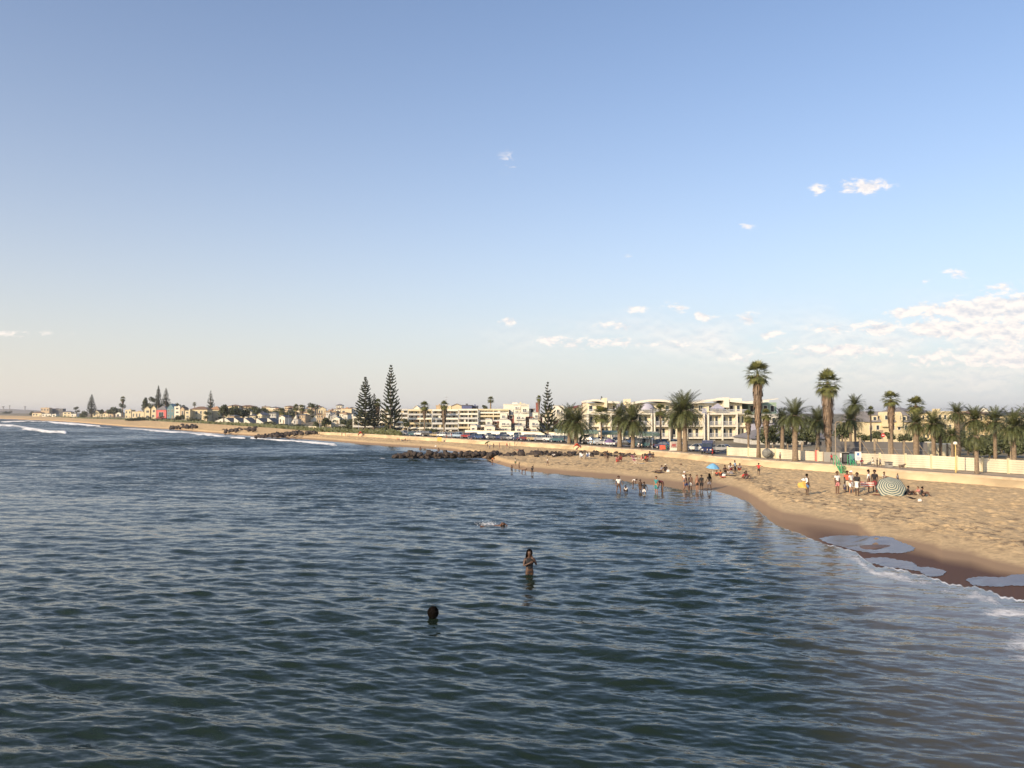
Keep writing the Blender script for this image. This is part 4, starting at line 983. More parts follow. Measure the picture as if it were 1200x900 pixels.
# townhouses: white front with a curved top, coloured recess beside it
def townhouse(px0, px1, yt, yb, d, label, pr=None, prm=brown_r, wm=white, rows_=2):
    cx = (px0+px1)/2; x = X(cx,d); W = S(px1-px0,d)/2; zb = zat(cx,yb,d); g0 = min(zground(x,d), zb); z0 = zb-g0; zt = zat(cx,yt,d)-g0
    t = thing('townhouse', label, 'townhouse', (x,d,g0), 0, 'stepped white townhouses'); sag = min(W*.55,(zt-z0)*.28)
    pts = [(-W,-1.5),(W,-1.5),(W,zt-sag)]+[(W*math.cos(q), zt-sag+sag*math.sin(q)) for q in [k*math.pi/12 for k in range(1,7)]]+[(-W*.9,zt)]+[(-W,zt-.1)]
    MB().prism(pts, 0, 9).build('wall', wm, t)
    rp = [(W*math.cos(q)*1.04, zt-sag+(sag+.12)*math.sin(q)) for q in [k*math.pi/12 for k in range(0,7)]]+[(-W*1.04,zt+.12),(-W*1.04,zt+.005)]+[(W*math.cos(q)*1.005, zt-sag+(sag+.004)*math.sin(q)) for q in [k*math.pi/12 for k in range(6,-1,-1)]]
    MB().prism(rp, -.2, 9.2).build('roof', white if wm is not white else lgrey, t)
    hh = (zt-sag*.6-z0)/rows_
    for i in range(rows_):
        z1 = z0+hh*i+hh*.28; window(t, -W*.62, W*.1 if i else W*.4, z1, z1+hh*.5, 0, g=glass, bars=1); 
        if i: window(t, W*.3, W*.66, z1+hh*.05, z1+hh*.4, 0, bars=0)
        b = MB().box(-W*.7, W*.7, -.5, -.07, z1-.16, z1-.04).build('balcony', wm, t); m = MB(); 
        for k in range(7): xx=-W*.68+W*1.36*k/6; m.box(xx-.03,xx+.03,-.5,-.44,z1-.039,z1+.5)
        m.box(-W*.7,W*.7,-.51,-.43,z1+.5,z1+.56); m.build('railing', rail, b)
    if pr:
        Wp = S(pr,d); m = MB().box(W+.01, W+Wp, 1.6, 9, -1.5, zt-sag-.4); m.build('side_wing', prm, t)
        MB().box(W+.01, W+Wp+.15, 1.3, 9.1, zt-sag-.395, zt-sag-.2).build('wing_roof', brown_r if prm is not brown_r else red_r, t)
        window(t, W+Wp*.25, W+Wp*.8, z0+.4, z0+hh*.8, 1.6, g=dark)
    return t
TH = [(551,559,498,507.5,212,'lowest left townhouse, small white gabled front by the car park',5,slate),(567.5,580,499,508,208,'white low townhouse with green door behind the parked cars',5,slate),
 (569,577,491,499.5,222,'white townhouse front on the second level, left of the row',7,brown_r),(585,599,491.5,506.5,216,'broad curved white townhouse with four windows',6,slate),
 (586,594.5,483.5,492,236,'small curved white townhouse on the third level left',8,red_r),(602.5,616,484,501,224,'tall curved white townhouse in the middle of the row',8,brown_r),
 (602,610,474.5,485,246,'upper white townhouse under the wide white block',6,slate),(610.5,620,475.5,485.5,244,'upper white townhouse with wide side pier',7,lgrey),
 (603.5,613.5,499,509,206,'bottom white townhouse with rounded top left of the sparse pine',7,red_r),(621,632,491.5,508.5,208,'white townhouse half behind the sparse pine',6,slate),
 (625,633,483.5,491.5,228,'white townhouse peeking above beside the red tower',6,red_r),(637,648,489,509,214,'white townhouse right behind the sparse pine',6,red_r),
 (650,661,475.3,500,238,'white townhouse with barrel roof right of the sparse pine',7,cream),(664,676,482,505,226,'white townhouse behind the left date palm',7,red_r),
 (681,692,474.8,492,242,'white townhouse with barrel roof under the red roof ridge',8,brown_r),(679,690,491,512,222,'cream townhouse between date palms',5,tan_p)]
for (a0,a1,yt,yb,d,lb,pr,pm) in TH: townhouse(a0,a1,yt,yb,d,lb,pr,pm,white if 'cream' not in lb else cream, 2 if yb-yt > 10 else 1)
house(668,703,478,486,268,'long house with a dark red ridge roof above the palms',cream,red_r,'hiplong',474.4,2,7)
house(640,668,480,486,270,'cream block with red parapet behind the sparse pine',cream,red_r,'flat',None,2,5)
for (a0,a1,yt,d,lb) in ((628,632.3,472.5,233,'brick red square tower left of the sparse pine'),(682,686.3,472.3,236,'brick red square tower above the red roof ridge')):
    x=X((a0+a1)/2,d); g0=zground(x,d); W=S(a1-a0,d)/2; zt=zat(a0,yt,d)-g0; t=thing('brick_tower',lb,'tower',(x,d,g0),0,'brick red towers')
    MB().box(-W,W,0,2*W,-1,zt).build('shaft',red_r,t); MB().box(-W-.08,W+.08,-.08,2*W+.08,zt+.002,zt+.25).build('cap',brown_r,t)

# big white apartment block with wave roof
d = float(back((780-600)/F))+46; d = 172.0
x = X(790,d); g0 = zground(x,d); t = thing('apartment_block', 'long cream four storey apartment block with balconies and wavy roof', 'building', (x,d,g0))
zl = [zat(790,py,d)-g0 for py in (523,513.3,499.3,485,472)]
px2x = lambda px: X(px,d)-x
m = MB(); m.box(px2x(689), px2x(877), 1.5, 16, -1, zl[3]); m.box(px2x(690), px2x(876), 4.2, 15.5, zl[3]+.002, zl[4]); m.build('wall', yellow if False else block_w, t)
bays = [(689,703,0),(703,716,0),(716,729,1),(729,745,0),(747,763,1),(768,784,1),(784,805,0),(806,824,1),(831,846.5,1),(846.5,863.5,1),(863.5,876,0)]
for (b0,b1,open_) in bays:
    xa, xb = px2x(b0), px2x(b1)
    s = MB()
    for k in (1,2,3): s.box(xa+.15, xb-.15, 0 if open_ else .7, 1.49, zl[k]-.16, zl[k]+.12)
    s.build('floor_slab', white, t)
    for k in range(3):
        z0, z1 = max(zl[k], 0)+.12, zl[k+1]-.16; u = xb-xa
        yw = 1.5
        for (f0, f1) in (((.06,.36),(.55,.80)) if open_ else ((.2,.45),(.6,.82))):
            window(t, xa+u*f0, xa+u*f1, z0+(.02 if open_ else .5), z1-.3, yw, g=dark if (int(b0)+k) % 3 == 0 else glass)
        if open_ and k:
            r = MB(); r.box(xa+.2, xb-.2, .02, .08, z0+.85, z0+.92); n = 12
            for j in range(n+1): xx = xa+.2+(u-.4)*j/n; r.box(xx-.03, xx+.03, .03, .07, z0+.001, z0+.849)
            r.build('balcony_railing', rail, t)
for px in (689,703,716,729,745.5,747.5,763.5,767,784.5,805,825,830,846.5,863.5,876.5):
    xx = px2x(px); MB().box(xx-.14, xx+.14, -.06, 2.4, -1, zl[3]+.14).build('column', white, t)
for (a0,a1) in ((763.8,766.8),(825.3,829.8)):  # coloured blocks paint in the dark shade of the recesses between bays
    MB().box(px2x(a0), px2x(a1), 1.2, 2.6, -1, zl[3]+1.2).build('shade_recess', lav if a0 > 800 else slate, t)
for (b0,b1,n) in ((690,728,4),(728,762,3),(764,800,4),(800,832,3),(834,876,5)):
    for j in range(n):
        xa, xb = px2x(b0), px2x(b1); u = (xb-xa)/n; window(t, xa+u*(j+.2), xa+u*(j+.75), zl[3]+.5, zl[3]+1.9, 4.2, g=dark if j % 2 else glass)
for (b0,b1) in ((689,728),(745,764),(766,790),(804,828),(832,852),(853,876)):
    xa, xb = px2x(b0), px2x(b1); r = MB(); r.box(xa, xb, .05, .12, zl[3]+.9, zl[3]+.97)
    n = int((b1-b0)*.9)
    for j in range(n+1): xx = xa+(xb-xa)*j/n; r.box(xx-.03, xx+.03, .06, .11, zl[3]+.141, zl[3]+.899)
    r.build('terrace_railing', rail, t)
# wavy roofs
def wave(px0, px1, pts, depth0=-.4, depth1=16, th=.45, m=white):
    xs = np.linspace(px0, px1, 26); ys = np.interp(xs, [p[0] for p in pts], [p[1] for p in pts]); ys = np.convolve(np.pad(ys, 3, mode='edge'), np.ones(7)/7, 'valid')
    top = [(px2x(a), zat(790, b, d)-g0) for a, b in zip(xs, ys)]; pts2 = top + [(q[0], q[1]-th) for q in reversed(top)]
    mb = MB(); n = len(pts2)
    vs = [(p[0], 2.6, p[1]) for p in pts2] + [(p[0], depth1, p[1]) for p in pts2]
    fs = [(i, i+n, (i+1) % n+n, (i+1) % n) for i in range(n)]; k = len(top)
    fs += [(i, i+1, n-2-i, n-1-i) for i in range(k-1)] + [(n+i+1, n+i, 2*n-1-i, 2*n-2-i) for i in range(k-1)]
    mb.add(vs, fs); return mb.build('wave_roof', m, t)
wave(689,728,[(689,469),(700,467.2),(712,469.5),(728,470.5)]); wave(741,790,[(741,472),(752,469.3),(765,467.8),(780,468),(790,469.5)]); wave(806,853,[(806,472.3),(820,470.3),(835,467.8),(846,466.4),(853,466.8)]); wave(858,906,[(858,468),(866,469),(876,470),(885,471),(895,470),(906,467.5)])
for (a0,a1,yt) in ((710,713,466),(737,741,467.2),(852,858,465.5)): MB().box(px2x(a0), px2x(a1), 2.4, 9, zl[4]-1, zat(790,yt,d)-g0).build('roof_tower', white if a0 > 800 else block_w, t)
MB().box(px2x(866),px2x(880),7,13,zl[4]+.003,zat(790,466.2,d)-g0).build('plant_room', white, t)
for (px, py, wp, hp) in ((729,478,13,8),(761,478,16,7.5)):
    m = MB(); n = 18; W_ = S(wp,d)/2; h_ = S(hp,d)
    rings = [[(px2x(px)+W_*math.cos(b)*math.cos(a2), 3.0+W_*.6*math.cos(b)*math.sin(a2), zl[3]+.95+ (h_)*math.sin(b)) for a2 in [k*2*math.pi/n for k in range(n)]] for b in [q*math.pi/16 for q in range(8)]]
    vs = [p for r_ in rings for p in r_]; m.add(vs, [(i*n+k, i*n+(k+1) % n, (i+1)*n+(k+1) % n, (i+1)*n+k) for i in range(7) for k in range(n)]+[tuple(range(7*n, 8*n))]); m.build('dome_canopy', lav, t, True)
m = MB(); ap = (px2x(845.5), 3.2, zat(790,472,d)-g0); bs = [(px2x(836),1.2,zl[3]+1.1),(px2x(851),1.2,zl[3]+1.1),(px2x(851),4.1,zl[3]+1.4),(px2x(836),4.1,zl[3]+1.1)]
m.add(bs+[ap], [(0,1,4),(1,2,4),(2,3,4),(3,0,4),(3,2,1,0)]); m.build('sail_canopy', lav, t)
# right wing, sage green with dark windows
d2 = 178.0; x2 = X(890,d2); g2 = zground(x2,d2); t = thing('apartment_wing', 'sage green upper wing of apartments behind the tallest fan palm', 'building', (x2,d2,g2))
q = lambda px: X(px,d2)-x2; zz = lambda py: zat(890,py,d2)-g2
MB().box(q(877),q(912),0,12,-1,zz(485)).build('wall', lgrey, t); MB().box(q(878),q(911.5),1,12,zz(485)+.002,zz(471.5)).build('upper_wall', green_w, t)
MB().add([(q(877),.5,zz(471.4)),(q(913),.5,zz(467.6)),(q(913),12.5,zz(467.6)),(q(877),12.5,zz(471.4)),(q(877),.5,zz(470.6)),(q(913),.5,zz(466.8)),(q(913),12.5,zz(466.8)),(q(877),12.5,zz(470.6))],[(0,3,2,1),(4,5,6,7),(0,1,5,4),(1,2,6,5),(2,3,7,6),(3,0,4,7)]).build('roof', white, t)
for j in range(4):
    window(t, q(880+8*j), q(885+8*j), zz(483), zz(475), 1, g=dark)
    for k in range(3): window(t, q(880+8*j), q(885+8*j), zz(497+12*k), zz(489+12*k), 0)
# long grey low building behind the fence
d3 = 150.0; x3 = X(935,d3); g3 = zground(x3,d3); t = thing('long_shed', 'long low grey building with sloping roof in shade behind the palms', 'building', (x3,d3,g3))
q = lambda px: X(px,d3)-x3; zz = lambda py: zat(935,py,d3)-g3
MB().box(q(880),q(968),0,12,-1,zz(514)).build('wall', lgrey, t)
MB().add([(q(878),-.6,zz(514)),(q(970),-.6,zz(514)),(q(966),6,zz(503)),(q(900),6,zz(503)),(q(878),12.5,zz(514)),(q(970),12.5,zz(514))],[(0,1,2,3),(1,5,2),(5,4,3,2),(4,0,3),(0,4,5,1)]).build('roof', grey_r, t)
MB().box(q(900),q(952),6.3,11,zz(510),zz(497)).build('upper_wall', lav, t); MB().box(q(899),q(953),6.1,11.2,zz(497)+.002,zz(496.3)).build('upper_roof', slate, t)
for j in range(9): window(t, q(886+9*j), q(891+9*j), zz(523), zz(517), 0, g=dark)
for (a0,a1,y0_,y1_) in ((941,944.5,493,501),):
    MB().box(q(a0),q(a1),5.4,6.29,zz(y1_),zz(y0_)).build('chimney', cream, t)

# yellow mansard house
d4 = 150.0; x4 = X(1036,d4); g4 = zground(x4,d4); t = thing('mansard_house', 'yellow house with grey mansard roof, dormers and arched gable', 'house', (x4,d4,g4))
q = lambda px: X(px,d4)-x4; zz = lambda py: zat(1036,py,d4)-g4
MB().box(q(1012),q(1071),0,11,-1,zz(494.5)).build('wall', yellow, t)
MB().add([(q(1011.5),-.3,zz(494.5)),(q(1071.5),-.3,zz(494.5)),(q(1071.5),11.3,zz(494.5)),(q(1011.5),11.3,zz(494.5)),(q(1016),2.2,zz(482)),(q(1067),2.2,zz(482)),(q(1067),9,zz(482)),(q(1016),9,zz(482))],[(0,1,5,4),(1,2,6,5),(2,3,7,6),(3,0,4,7),(4,5,6,7),(0,3,2,1)]).build('roof', grey_r, t)
for (a0,a1,yt) in ((1021.5,1028.5,487),(1056,1063,487)):
    dm = MB().box(q(a0),q(a1),.1,3,zz(494)-.1,zz(yt)).build('dormer', yellow, t); MB().box(q(a0)-.1,q(a1)+.1,0,3.1,zz(yt)+.002,zz(yt)+.15).build('dormer_roof', grey_r, dm); window(t, q(a0)+.2, q(a1)-.2, zz(493), zz(yt+1), .1)
def arch_pts(a0,a1,yb,yt):
    W=(q(a1)-q(a0))/2; c=(q(a1)+q(a0))/2; h=zz(yt)-zz(yb); return [(c-W,zz(yb)),(c+W,zz(yb)),(c+W,zz(yb)+h*.6)]+[(c+W*math.cos(k*math.pi/8),zz(yb)+h*.6+h*.4*math.sin(k*math.pi/8)) for k in range(1,8)]+[(c-W,zz(yb)+h*.6)]
for (a0,a1) in ((1032,1041),(1049.5,1055.5)):
    gb = MB().prism(arch_pts(a0,a1,500,482.5),-.6,3).build('arched_gable', yellow, t); window(gb, q(a0)+.4, q(a1)-.4, zz(492), zz(486.5), -.6)
for a0 in (1018,1026,1044,1051,1059,1066): window(t, q(a0), q(a0+4), zz(504), zz(498), 0)
MB().box(q(1014),q(1017),4,5.5,zz(482)-.2,zz(478.5)).build('chimney', grey_w, t)
dr_ = MB().box(q(1029),q(1034),-.06,.01,zz(514.5),zz(504)).build('garage_door', wood, t)
HR = [(1058,1070,482,479,165,'yellow house with small pyramid roof behind the short skirted fan palm','hip',grey_r,477),(1079,1095,484,512,168,'yellow house with domed grey roof right of the mansard house','hip',grey_r,479),
 (1098,1122,483.5,512,165,'yellow house with cream parapet behind the date palm row','flat',cream,None),(1128,1140,483,512,170,'pale yellow house between tall date palms','flat',cream,None),
 (1141,1158,485,512,166,'cream house with brown hip roof behind the yellowish palm','hip',brown_r,480.5),(1160,1174,483,514,168,'cream flat house near the right edge behind palms','flat',white,None),
 (1176,1196,487,514,160,'yellow house with dark pyramid roof near the right edge','hip',slate,481),(1198,1216,488,514,160,'cream house cut off by the right edge','hip',brown_r,483)]
for (a0,a1,yt,yb,d,lb,rf,rm,rg) in HR: house(a0,a1,yt,max(yb,512),d,lb,yellow if 'yellow' in lb else cream,rm,rf,rg,3,3 if a1-a0 < 18 else 4, group='houses behind the date palms')
# low pale boundary blocks behind the palms
for (a0,a1,yt,d,lb) in ((1085,1094,519,float(back(.52))+26,'low cream garden block left, behind the date palm row'),(1098,1113,521,float(back(.53))+24,'low cream garden block right, behind the date palm row')):
    x=X((a0+a1)/2,d); g0=zground(x,d); W=S(a1-a0,d)/2; zt=zat(a0,yt,d)-g0; t=thing('garden_wall',lb,'wall',(x,d,g0),0,'cream garden walls')
    MB().box(-W,W,0,.4,-.5,zt).build('wall_face',cream,t); MB().box(-W-.06,W+.06,-.06,.46,zt+.002,zt+.14).build('coping',white,t)

# carports with green netting and the low white wall behind the cars
for i,(a0,a1,lb) in enumerate([(650,672,'left carport under green netting, at the red tent'),(674,700,'carport under green netting left of the slender palm'),(702,724,'carport under green netting behind the purple sunshade'),(728,748,'carport under green netting between the middle date palms'),(750,770,'right carport under green netting')]):
    c=(a0+a1)/2; d=float(back((c-600)/F))+24; x=X(c,d); g0=zground(x,d); W=S(a1-a0,d)/2; t=thing('carport',lb,'carport',(x,d,g0),0,'green netted carports')
    MB().add([(-W,-2.4,2.0),(W,-2.4,2.0),(W,2.4,2.25),(-W,2.4,2.25),(-W,-2.4,2.1),(W,-2.4,2.1),(W,2.4,2.35),(-W,2.4,2.35),(-W,-2.42,1.6),(W,-2.42,1.6),(-W,-2.44,1.6),(W,-2.44,1.6),(-W,-2.44,2.1),(W,-2.44,2.1)],[(0,3,2,1),(4,5,6,7),(1,2,6,5),(2,3,7,6),(3,0,4,7),(8,9,1,0),(10,12,13,11),(8,10,11,9),(12,4,5,13)]).build('netting_roof',shade_net,t)
    for xx in (-W+.1,-W/3,W/3,W-.1):
        for yy_ in (-2.3,2.3): MB().box(xx-.05,xx+.05,yy_-.05,yy_+.05,-.3,2.0).build('post',metal,t)
a_ = (np.linspace(545,690,60)-600)/F
rw2 = thing('parking_wall','low white wall along the back of the parking road','wall',(0,190,0))
o = grid_obj('wall_face', np.stack([np.stack([a_*(back(a_)+k), back(a_)+k, zland(a_, back(a_)+k)+hh], -1) for k,hh in ((34,-.3),(34,1.35),(34.25,1.35),(34.25,-.3))]), white, smooth_=False); o.parent = rw2; o.location = (0,-190,0)
o = grid_obj('coping', np.stack([np.stack([a_*(back(a_)+k), back(a_)+k, zland(a_, back(a_)+k)+hh], -1) for k,hh in ((33.93,1.3),(33.93,1.43),(34.32,1.43),(34.32,1.3))]), cream, smooth_=False); o.parent = rw2; o.location = (0,-190,0)

# long slatted white fence on the promenade
FK = 4.6
def fence_z(px, top): a = (px-600)/F; dd = float(back(a))+FK; return dd, a*dd, float(zland(a, dd))
fence_m = mat('white_slats', (.58,.52,.39), .85, .22, .7, streak=True)
fen = thing('slatted_fence', 'long cream slatted fence along the promenade', 'fence', (0, 100, 0))
segs = [(852,876.5),(876.5,908),(908,931),(931,954.5),(957.5,964),(1002,1030),(1030,1060),(1060,1090),(1090,1120),(1120,1150),(1150,1180),(1180,1215),(1215,1270)]
ftop = lambda px: np.interp(px, [852,906,954,1020,1083,1200,1300],[524,525.5,529,531.5,533.3,539.5,545])
for (p0,p1) in segs:
    m = MB(); n = 8
    for s_i in range(6):
        r0 = []; 
        for k in range(n+1):
            px = p0+(p1-p0)*k/n; dd, xx, zz_ = fence_z(px, 0); zt = zat(px, float(ftop(px)), dd); hh = (zt-zz_-.04)/6; r0.append((xx, dd, zz_+.04+hh*s_i, hh*.93))
        for k in range(n):
            (xa,ya,za,ha),(xb,yb,zb,hb) = r0[k], r0[k+1]
            m.add([(xa,ya-100,za),(xb,yb-100,zb),(xb,yb-100,zb+hb),(xa,ya-100,za+ha),(xa,ya-99.94,za),(xb,yb-99.94,zb),(xb,yb-99.94,zb+hb),(xa,ya-99.94,za+ha)],[(0,1,2,3),(4,7,6,5),(0,4,5,1),(3,2,6,7)])
    m.build('slat_panel', fence_m, fen)
    dd, xx, zz_ = fence_z(p0, 0); zt = zat(p0, float(ftop(p0)), dd); MB().box(xx-.09, xx+.09, dd-100.08, dd-99.9, zz_-.3, zt+.12).build('post', cream if p0 not in (852,) else yellow, fen)
    m2 = MB()
for (p0,p1,mm,nm,lb,y0_) in ((954.6,957.4,pinkred,'red_panel','narrow red panel standing in the cream fence',527.5),(964.2,983,grey_w,'dark_panel','brown grey hoarding in the gap of the cream fence',529.5),(992,1001.8,teal_c,'blue_panel','dull blue hoarding behind the white notice board',531.5)):
    dd, xa, zz_ = fence_z(p0, 0); d5, xb, _ = fence_z(p1, 0); zt = zat(p0, y0_, dd)
    t = thing('hoarding', lb, 'panel', ((xa+xb)/2, (dd+d5)/2, zz_)); W=(xb-xa)/2; dy=(d5-dd)/2
    MB().add([(-W,-dy,0),(W,dy,0),(W,dy,zt-zz_),(-W,-dy,zt-zz_),(-W,-dy+.08,0),(W,dy+.08,0),(W,dy+.08,zt-zz_),(-W,-dy+.08,zt-zz_)],[(0,1,2,3),(4,7,6,5),(0,3,7,4),(1,5,6,2),(3,2,6,7)]).build('board', mm, t)
    MB().box(-W-.06,-W,-dy-.03,-dy+.1,-.2,zt-zz_+.08).build('post', wood, t); MB().box(W,W+.06,dy-.03,dy+.1,-.2,zt-zz_+.08).build('post', wood, t)
# grey wall and wire fence behind
wf = thing('wire_fence', 'wire fence on wooden posts with diagonal braces above the cream fence', 'fence', (0,100,0))
for i, px in enumerate(range(905, 1110, 15 if False else 17)):
    a=(px-600)/F; dd=float(back(a))+13; zz_=float(zland(a,dd)); zt=zat(px, float(np.interp(px,[905,1000,1110],[522,512,520])), dd)
    MB().box(a*dd-.09,a*dd+.09,dd-100.09,dd-99.91,zz_-.3,zt).build('post', wood, wf)
    if px > 990: MB().tube([(a*dd,dd-100,zt-.2),(a*dd+1.5,dd-100.2,zz_+.1)],.05,5).build('brace', wood, wf)
m=MB()
for k in range(30):
    p0=905+k*6.7; 
    for hh in (.5,1.0,1.5):
        a0=(p0-600)/F; a1=(p0+6.7-600)/F; d0=float(back(a0))+13; d1=float(back(a1))+13
        m.tube([(a0*d0,d0-100,float(zland(a0,d0))+hh),(a1*d1,d1-100,float(zland(a1,d1))+hh)],.012,3,False)
m.build('wire', metal, wf)
gw = thing('grey_wall','long plain grey wall in shade below the mansard house','wall',(0,130,0)); m=MB()
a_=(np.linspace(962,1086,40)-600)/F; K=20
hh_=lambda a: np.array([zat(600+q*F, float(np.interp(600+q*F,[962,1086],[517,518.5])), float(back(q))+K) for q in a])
for nm, pr_, mm in (('wall_face', (('b',0),('t',0),('t',.25),('b',.25)), mat('shaded_grey_wall',(.11,.105,.10),.9,.15,.5)),):  # the trees' shade is put into this wall's dark grey base colour
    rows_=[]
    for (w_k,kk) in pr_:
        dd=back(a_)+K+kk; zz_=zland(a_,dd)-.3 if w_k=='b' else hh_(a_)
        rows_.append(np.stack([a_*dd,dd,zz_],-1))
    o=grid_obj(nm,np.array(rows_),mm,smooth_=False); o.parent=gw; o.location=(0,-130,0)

# ------------------------------------------------------------------ boulders
rock_m = mat('dark_wet_rock', (.050,.038,.031), .75, .45, 1.6, bump=.8, bscale=5)
def rock_mesh(seed):
    rs = random.Random(seed); bm = bmesh.new(); bmesh.ops.create_icosphere(bm, subdivisions=2, radius=1.0)
    pl = [(Vector((rs.gauss(0,1), rs.gauss(0,1), rs.gauss(0,1))).normalized(), rs.uniform(.55,.85)) for _ in range(9)]
    for v in bm.verts:
        p = v.co.copy()
        for n_, k_ in pl:
            q = p.dot(n_)
            if q > k_: p -= n_*(q-k_)
        v.co = p*(1+.10*noise.noise(p*2.3+Vector((seed,0,0))))
    me = bpy.data.meshes.new('boulder'); bm.to_mesh(me); bm.free(); me.materials.append(rock_m); return me
ROCK = [rock_mesh(i) for i in range(7)]
def rock(px, py, z, wpx, label, group, hf=.8, rr=rnd):
    x, d = on_z(px, py, z); r = S(wpx, d)/2; o = bpy.data.objects.new('boulder', ROCK[rr.randrange(7)]); COL.objects.link(o)
    o.location = (x, d, z + r*hf*.45); o.scale = (r, r*rr.uniform(.7,1.1), r*hf); o.rotation_euler = (rr.uniform(-.3,.3), rr.uniform(-.3,.3), rr.uniform(0,6.28)); tag(o, label, 'rock', group)
rr = random.Random(3)
Gl, Gg = 'dark boulder in the long groyne running into the water', 'boulders of the long groyne'
for i in range(92):
    u = i/91; px = 462+u*186+rr.uniform(-1,1); py = np.interp(px, [462,500,570,650],[538,537.8,537.2,536.5])
    rock(px, py-rr.uniform(0,1.6), -.1 if px < 570 else .35, rr.uniform(6,9.5), Gl, Gg, rr.uniform(.85,1.15), rr)
for i in range(60):
    px = rr.uniform(478,636); rock(px, 534.5-rr.uniform(0,2.2), .75, rr.uniform(5.5,8.5), Gl, Gg, rr.uniform(.8,1.15), rr)
for i in range(88):
    px = rr.uniform(628,764) if i % 3 else rr.uniform(690,764); rock(px, np.interp(px,[628,700,764],[533.5,533.0,535.0])-rr.uniform(-1.6,2.4)*(1 if px < 690 else 1.5), .85, rr.uniform(4,8.5), 'dark boulder in the low pile on the sand against the promenade wall', 'boulders on the sand', rr.uniform(.6,.95), rr)
far_V = MB()
def far_rock(px, py, z, wpx, label, group, hf=.8, rr=rnd):
    x, d = on_z(px, py, z); r = S(wpx, d)/2; M_ = Matrix.Translation((x, d, z+r*hf*.45)) @ Matrix.Rotation(rr.uniform(0,6.28), 4, 'Z') @ Matrix.Diagonal((r, r*rr.uniform(.7,1.1), r*hf, 1)); me = ROCK[rr.randrange(7)]
    far_V.add([M_ @ v.co for v in me.vertices], [tuple(p.vertices) for p in me.polygons])
for (a0,a1,y0_,y1_,n,lb,gr) in ((200,232,502.3,501.2,44,'dark boulder in the short groyne farthest away on the left','boulders of the far groyne'),(262,300,507,504.5,52,'dark boulder in the middle of the three far groynes','boulders of the middle groyne'),(298,378,513.3,507.5,130,'dark boulder in the big rock pile under the cream boundary wall','boulders of the big far pile')):
    for i in range(n):
        u = rr.random(); px = a0+(a1-a0)*u; (rock if i < n//4 else far_rock)(px, y0_+(y1_-y0_)*u-rr.uniform(-.5,2.2), .5+.9*u, rr.uniform(3.4,5.8), lb, gr, rr.uniform(.7,1.1), rr)
tag(far_V.build('rubble', rock_m), 'smaller dark rocks filling the three far rock piles', kind='stuff')

# ------------------------------------------------------------------ people
SK = {'dark': mat('dark_brown_skin', (.075,.040,.025), .5, .08, 6, spec=.5), 'brown': mat('brown_skin', (.135,.068,.040), .5, .08, 6, spec=.5), 'tan': mat('tanned_skin', (.34,.18,.11), .5, .06, 6, spec=.5)}
hair_m = mat('black_hair', (.006,.005,.0045), .95, .3, 12, spec=0.0)
CLOTH = {}
def cloth(c):
    P = {'black':(.02,.02,.022),'white':(.72,.70,.66),'red':(.55,.04,.04),'navy':(.03,.04,.12),'blue':(.09,.17,.36),'teal':(.05,.22,.23),'grey':(.22,.21,.23),'pink':(.62,.24,.24),'orange':(.65,.20,.06),'yellow':(.68,.45,.12),
         'brown':(.10,.06,.04),'purple':(.16,.12,.24),'paleblue':(.38,.48,.58),'green':(.07,.20,.10),'cream':(.62,.55,.42),'maroon':(.20,.03,.04),'coral':(.66,.12,.07)}
    return mat('cloth_'+c, P[c], .9, .12, 9)
J0 = dict(pel=(0,0,.95), spi=(0,.01,1.12), che=(0,.01,1.30), nec=(0,.01,1.45), hd1=(0,-.005,1.54), hd2=(0,-.01,1.63), top=(0,0,1.70),
          shl=(.175,.01,1.39), ell=(.215,.02,1.10), wrl=(.22,-.04,.86), hal=(.22,-.07,.79), shr=(-.175,.01,1.39), elr=(-.215,.02,1.10), wrr=(-.22,-.04,.86), har=(-.22,-.07,.79),
          hil=(.09,0,.90), knl=(.10,-.01,.49), anl=(.10,.03,.08), tol=(.12,-.15,.03), hir=(-.09,0,.90), knr=(-.10,-.01,.49), anr=(-.10,.03,.08), tor=(-.12,-.15,.03))
RADJ = dict(pel=.135, spi=.115, che=.135, nec=.055, hd1=.072, hd2=.095, top=.055, shl=.062, ell=.043, wrl=.030, hal=.034, hil=.092, knl=.058, anl=.038, tol=.032)
EDG = [('pel','spi'),('spi','che'),('che','nec'),('nec','hd1'),('hd1','hd2'),('hd2','top')]
for s_1 in 'lr': EDG += [('che','sh'+s_1),('sh'+s_1,'el'+s_1),('el'+s_1,'wr'+s_1),('wr'+s_1,'ha'+s_1),('pel','hi'+s_1),('hi'+s_1,'kn'+s_1),('kn'+s_1,'an'+s_1),('an'+s_1,'to'+s_1)]
def rad(k):
    if k in RADJ: return RADJ[k]
    return RADJ[k[:-1]+'l']
def skin(name, V, E, Rr, root, lv=1):
    me = bpy.data.meshes.new('tmp'); me.from_pydata(V, E, []); o = bpy.data.objects.new('tmp', me); COL.objects.link(o)
    sm = o.modifiers.new('s', 'SKIN'); sm.use_smooth_shade = True
    for i, r in enumerate(Rr):
        sv = me.skin_vertices[0].data[i]; sv.radius = (r, r) if not hasattr(r, '__len__') else r; sv.use_root = (i == root)
    sb_ = o.modifiers.new('b', 'SUBSURF'); sb_.levels = lv; sb_.render_levels = lv
    dg = bpy.context.evaluated_depsgraph_get(); dg.update(); ev = o.evaluated_get(dg); out = bpy.data.meshes.new_from_object(ev); out.name = name
    bpy.data.objects.remove(o); bpy.data.meshes.remove(me); out.materials.clear(); out.materials.append(None); out.shade_smooth(); return out
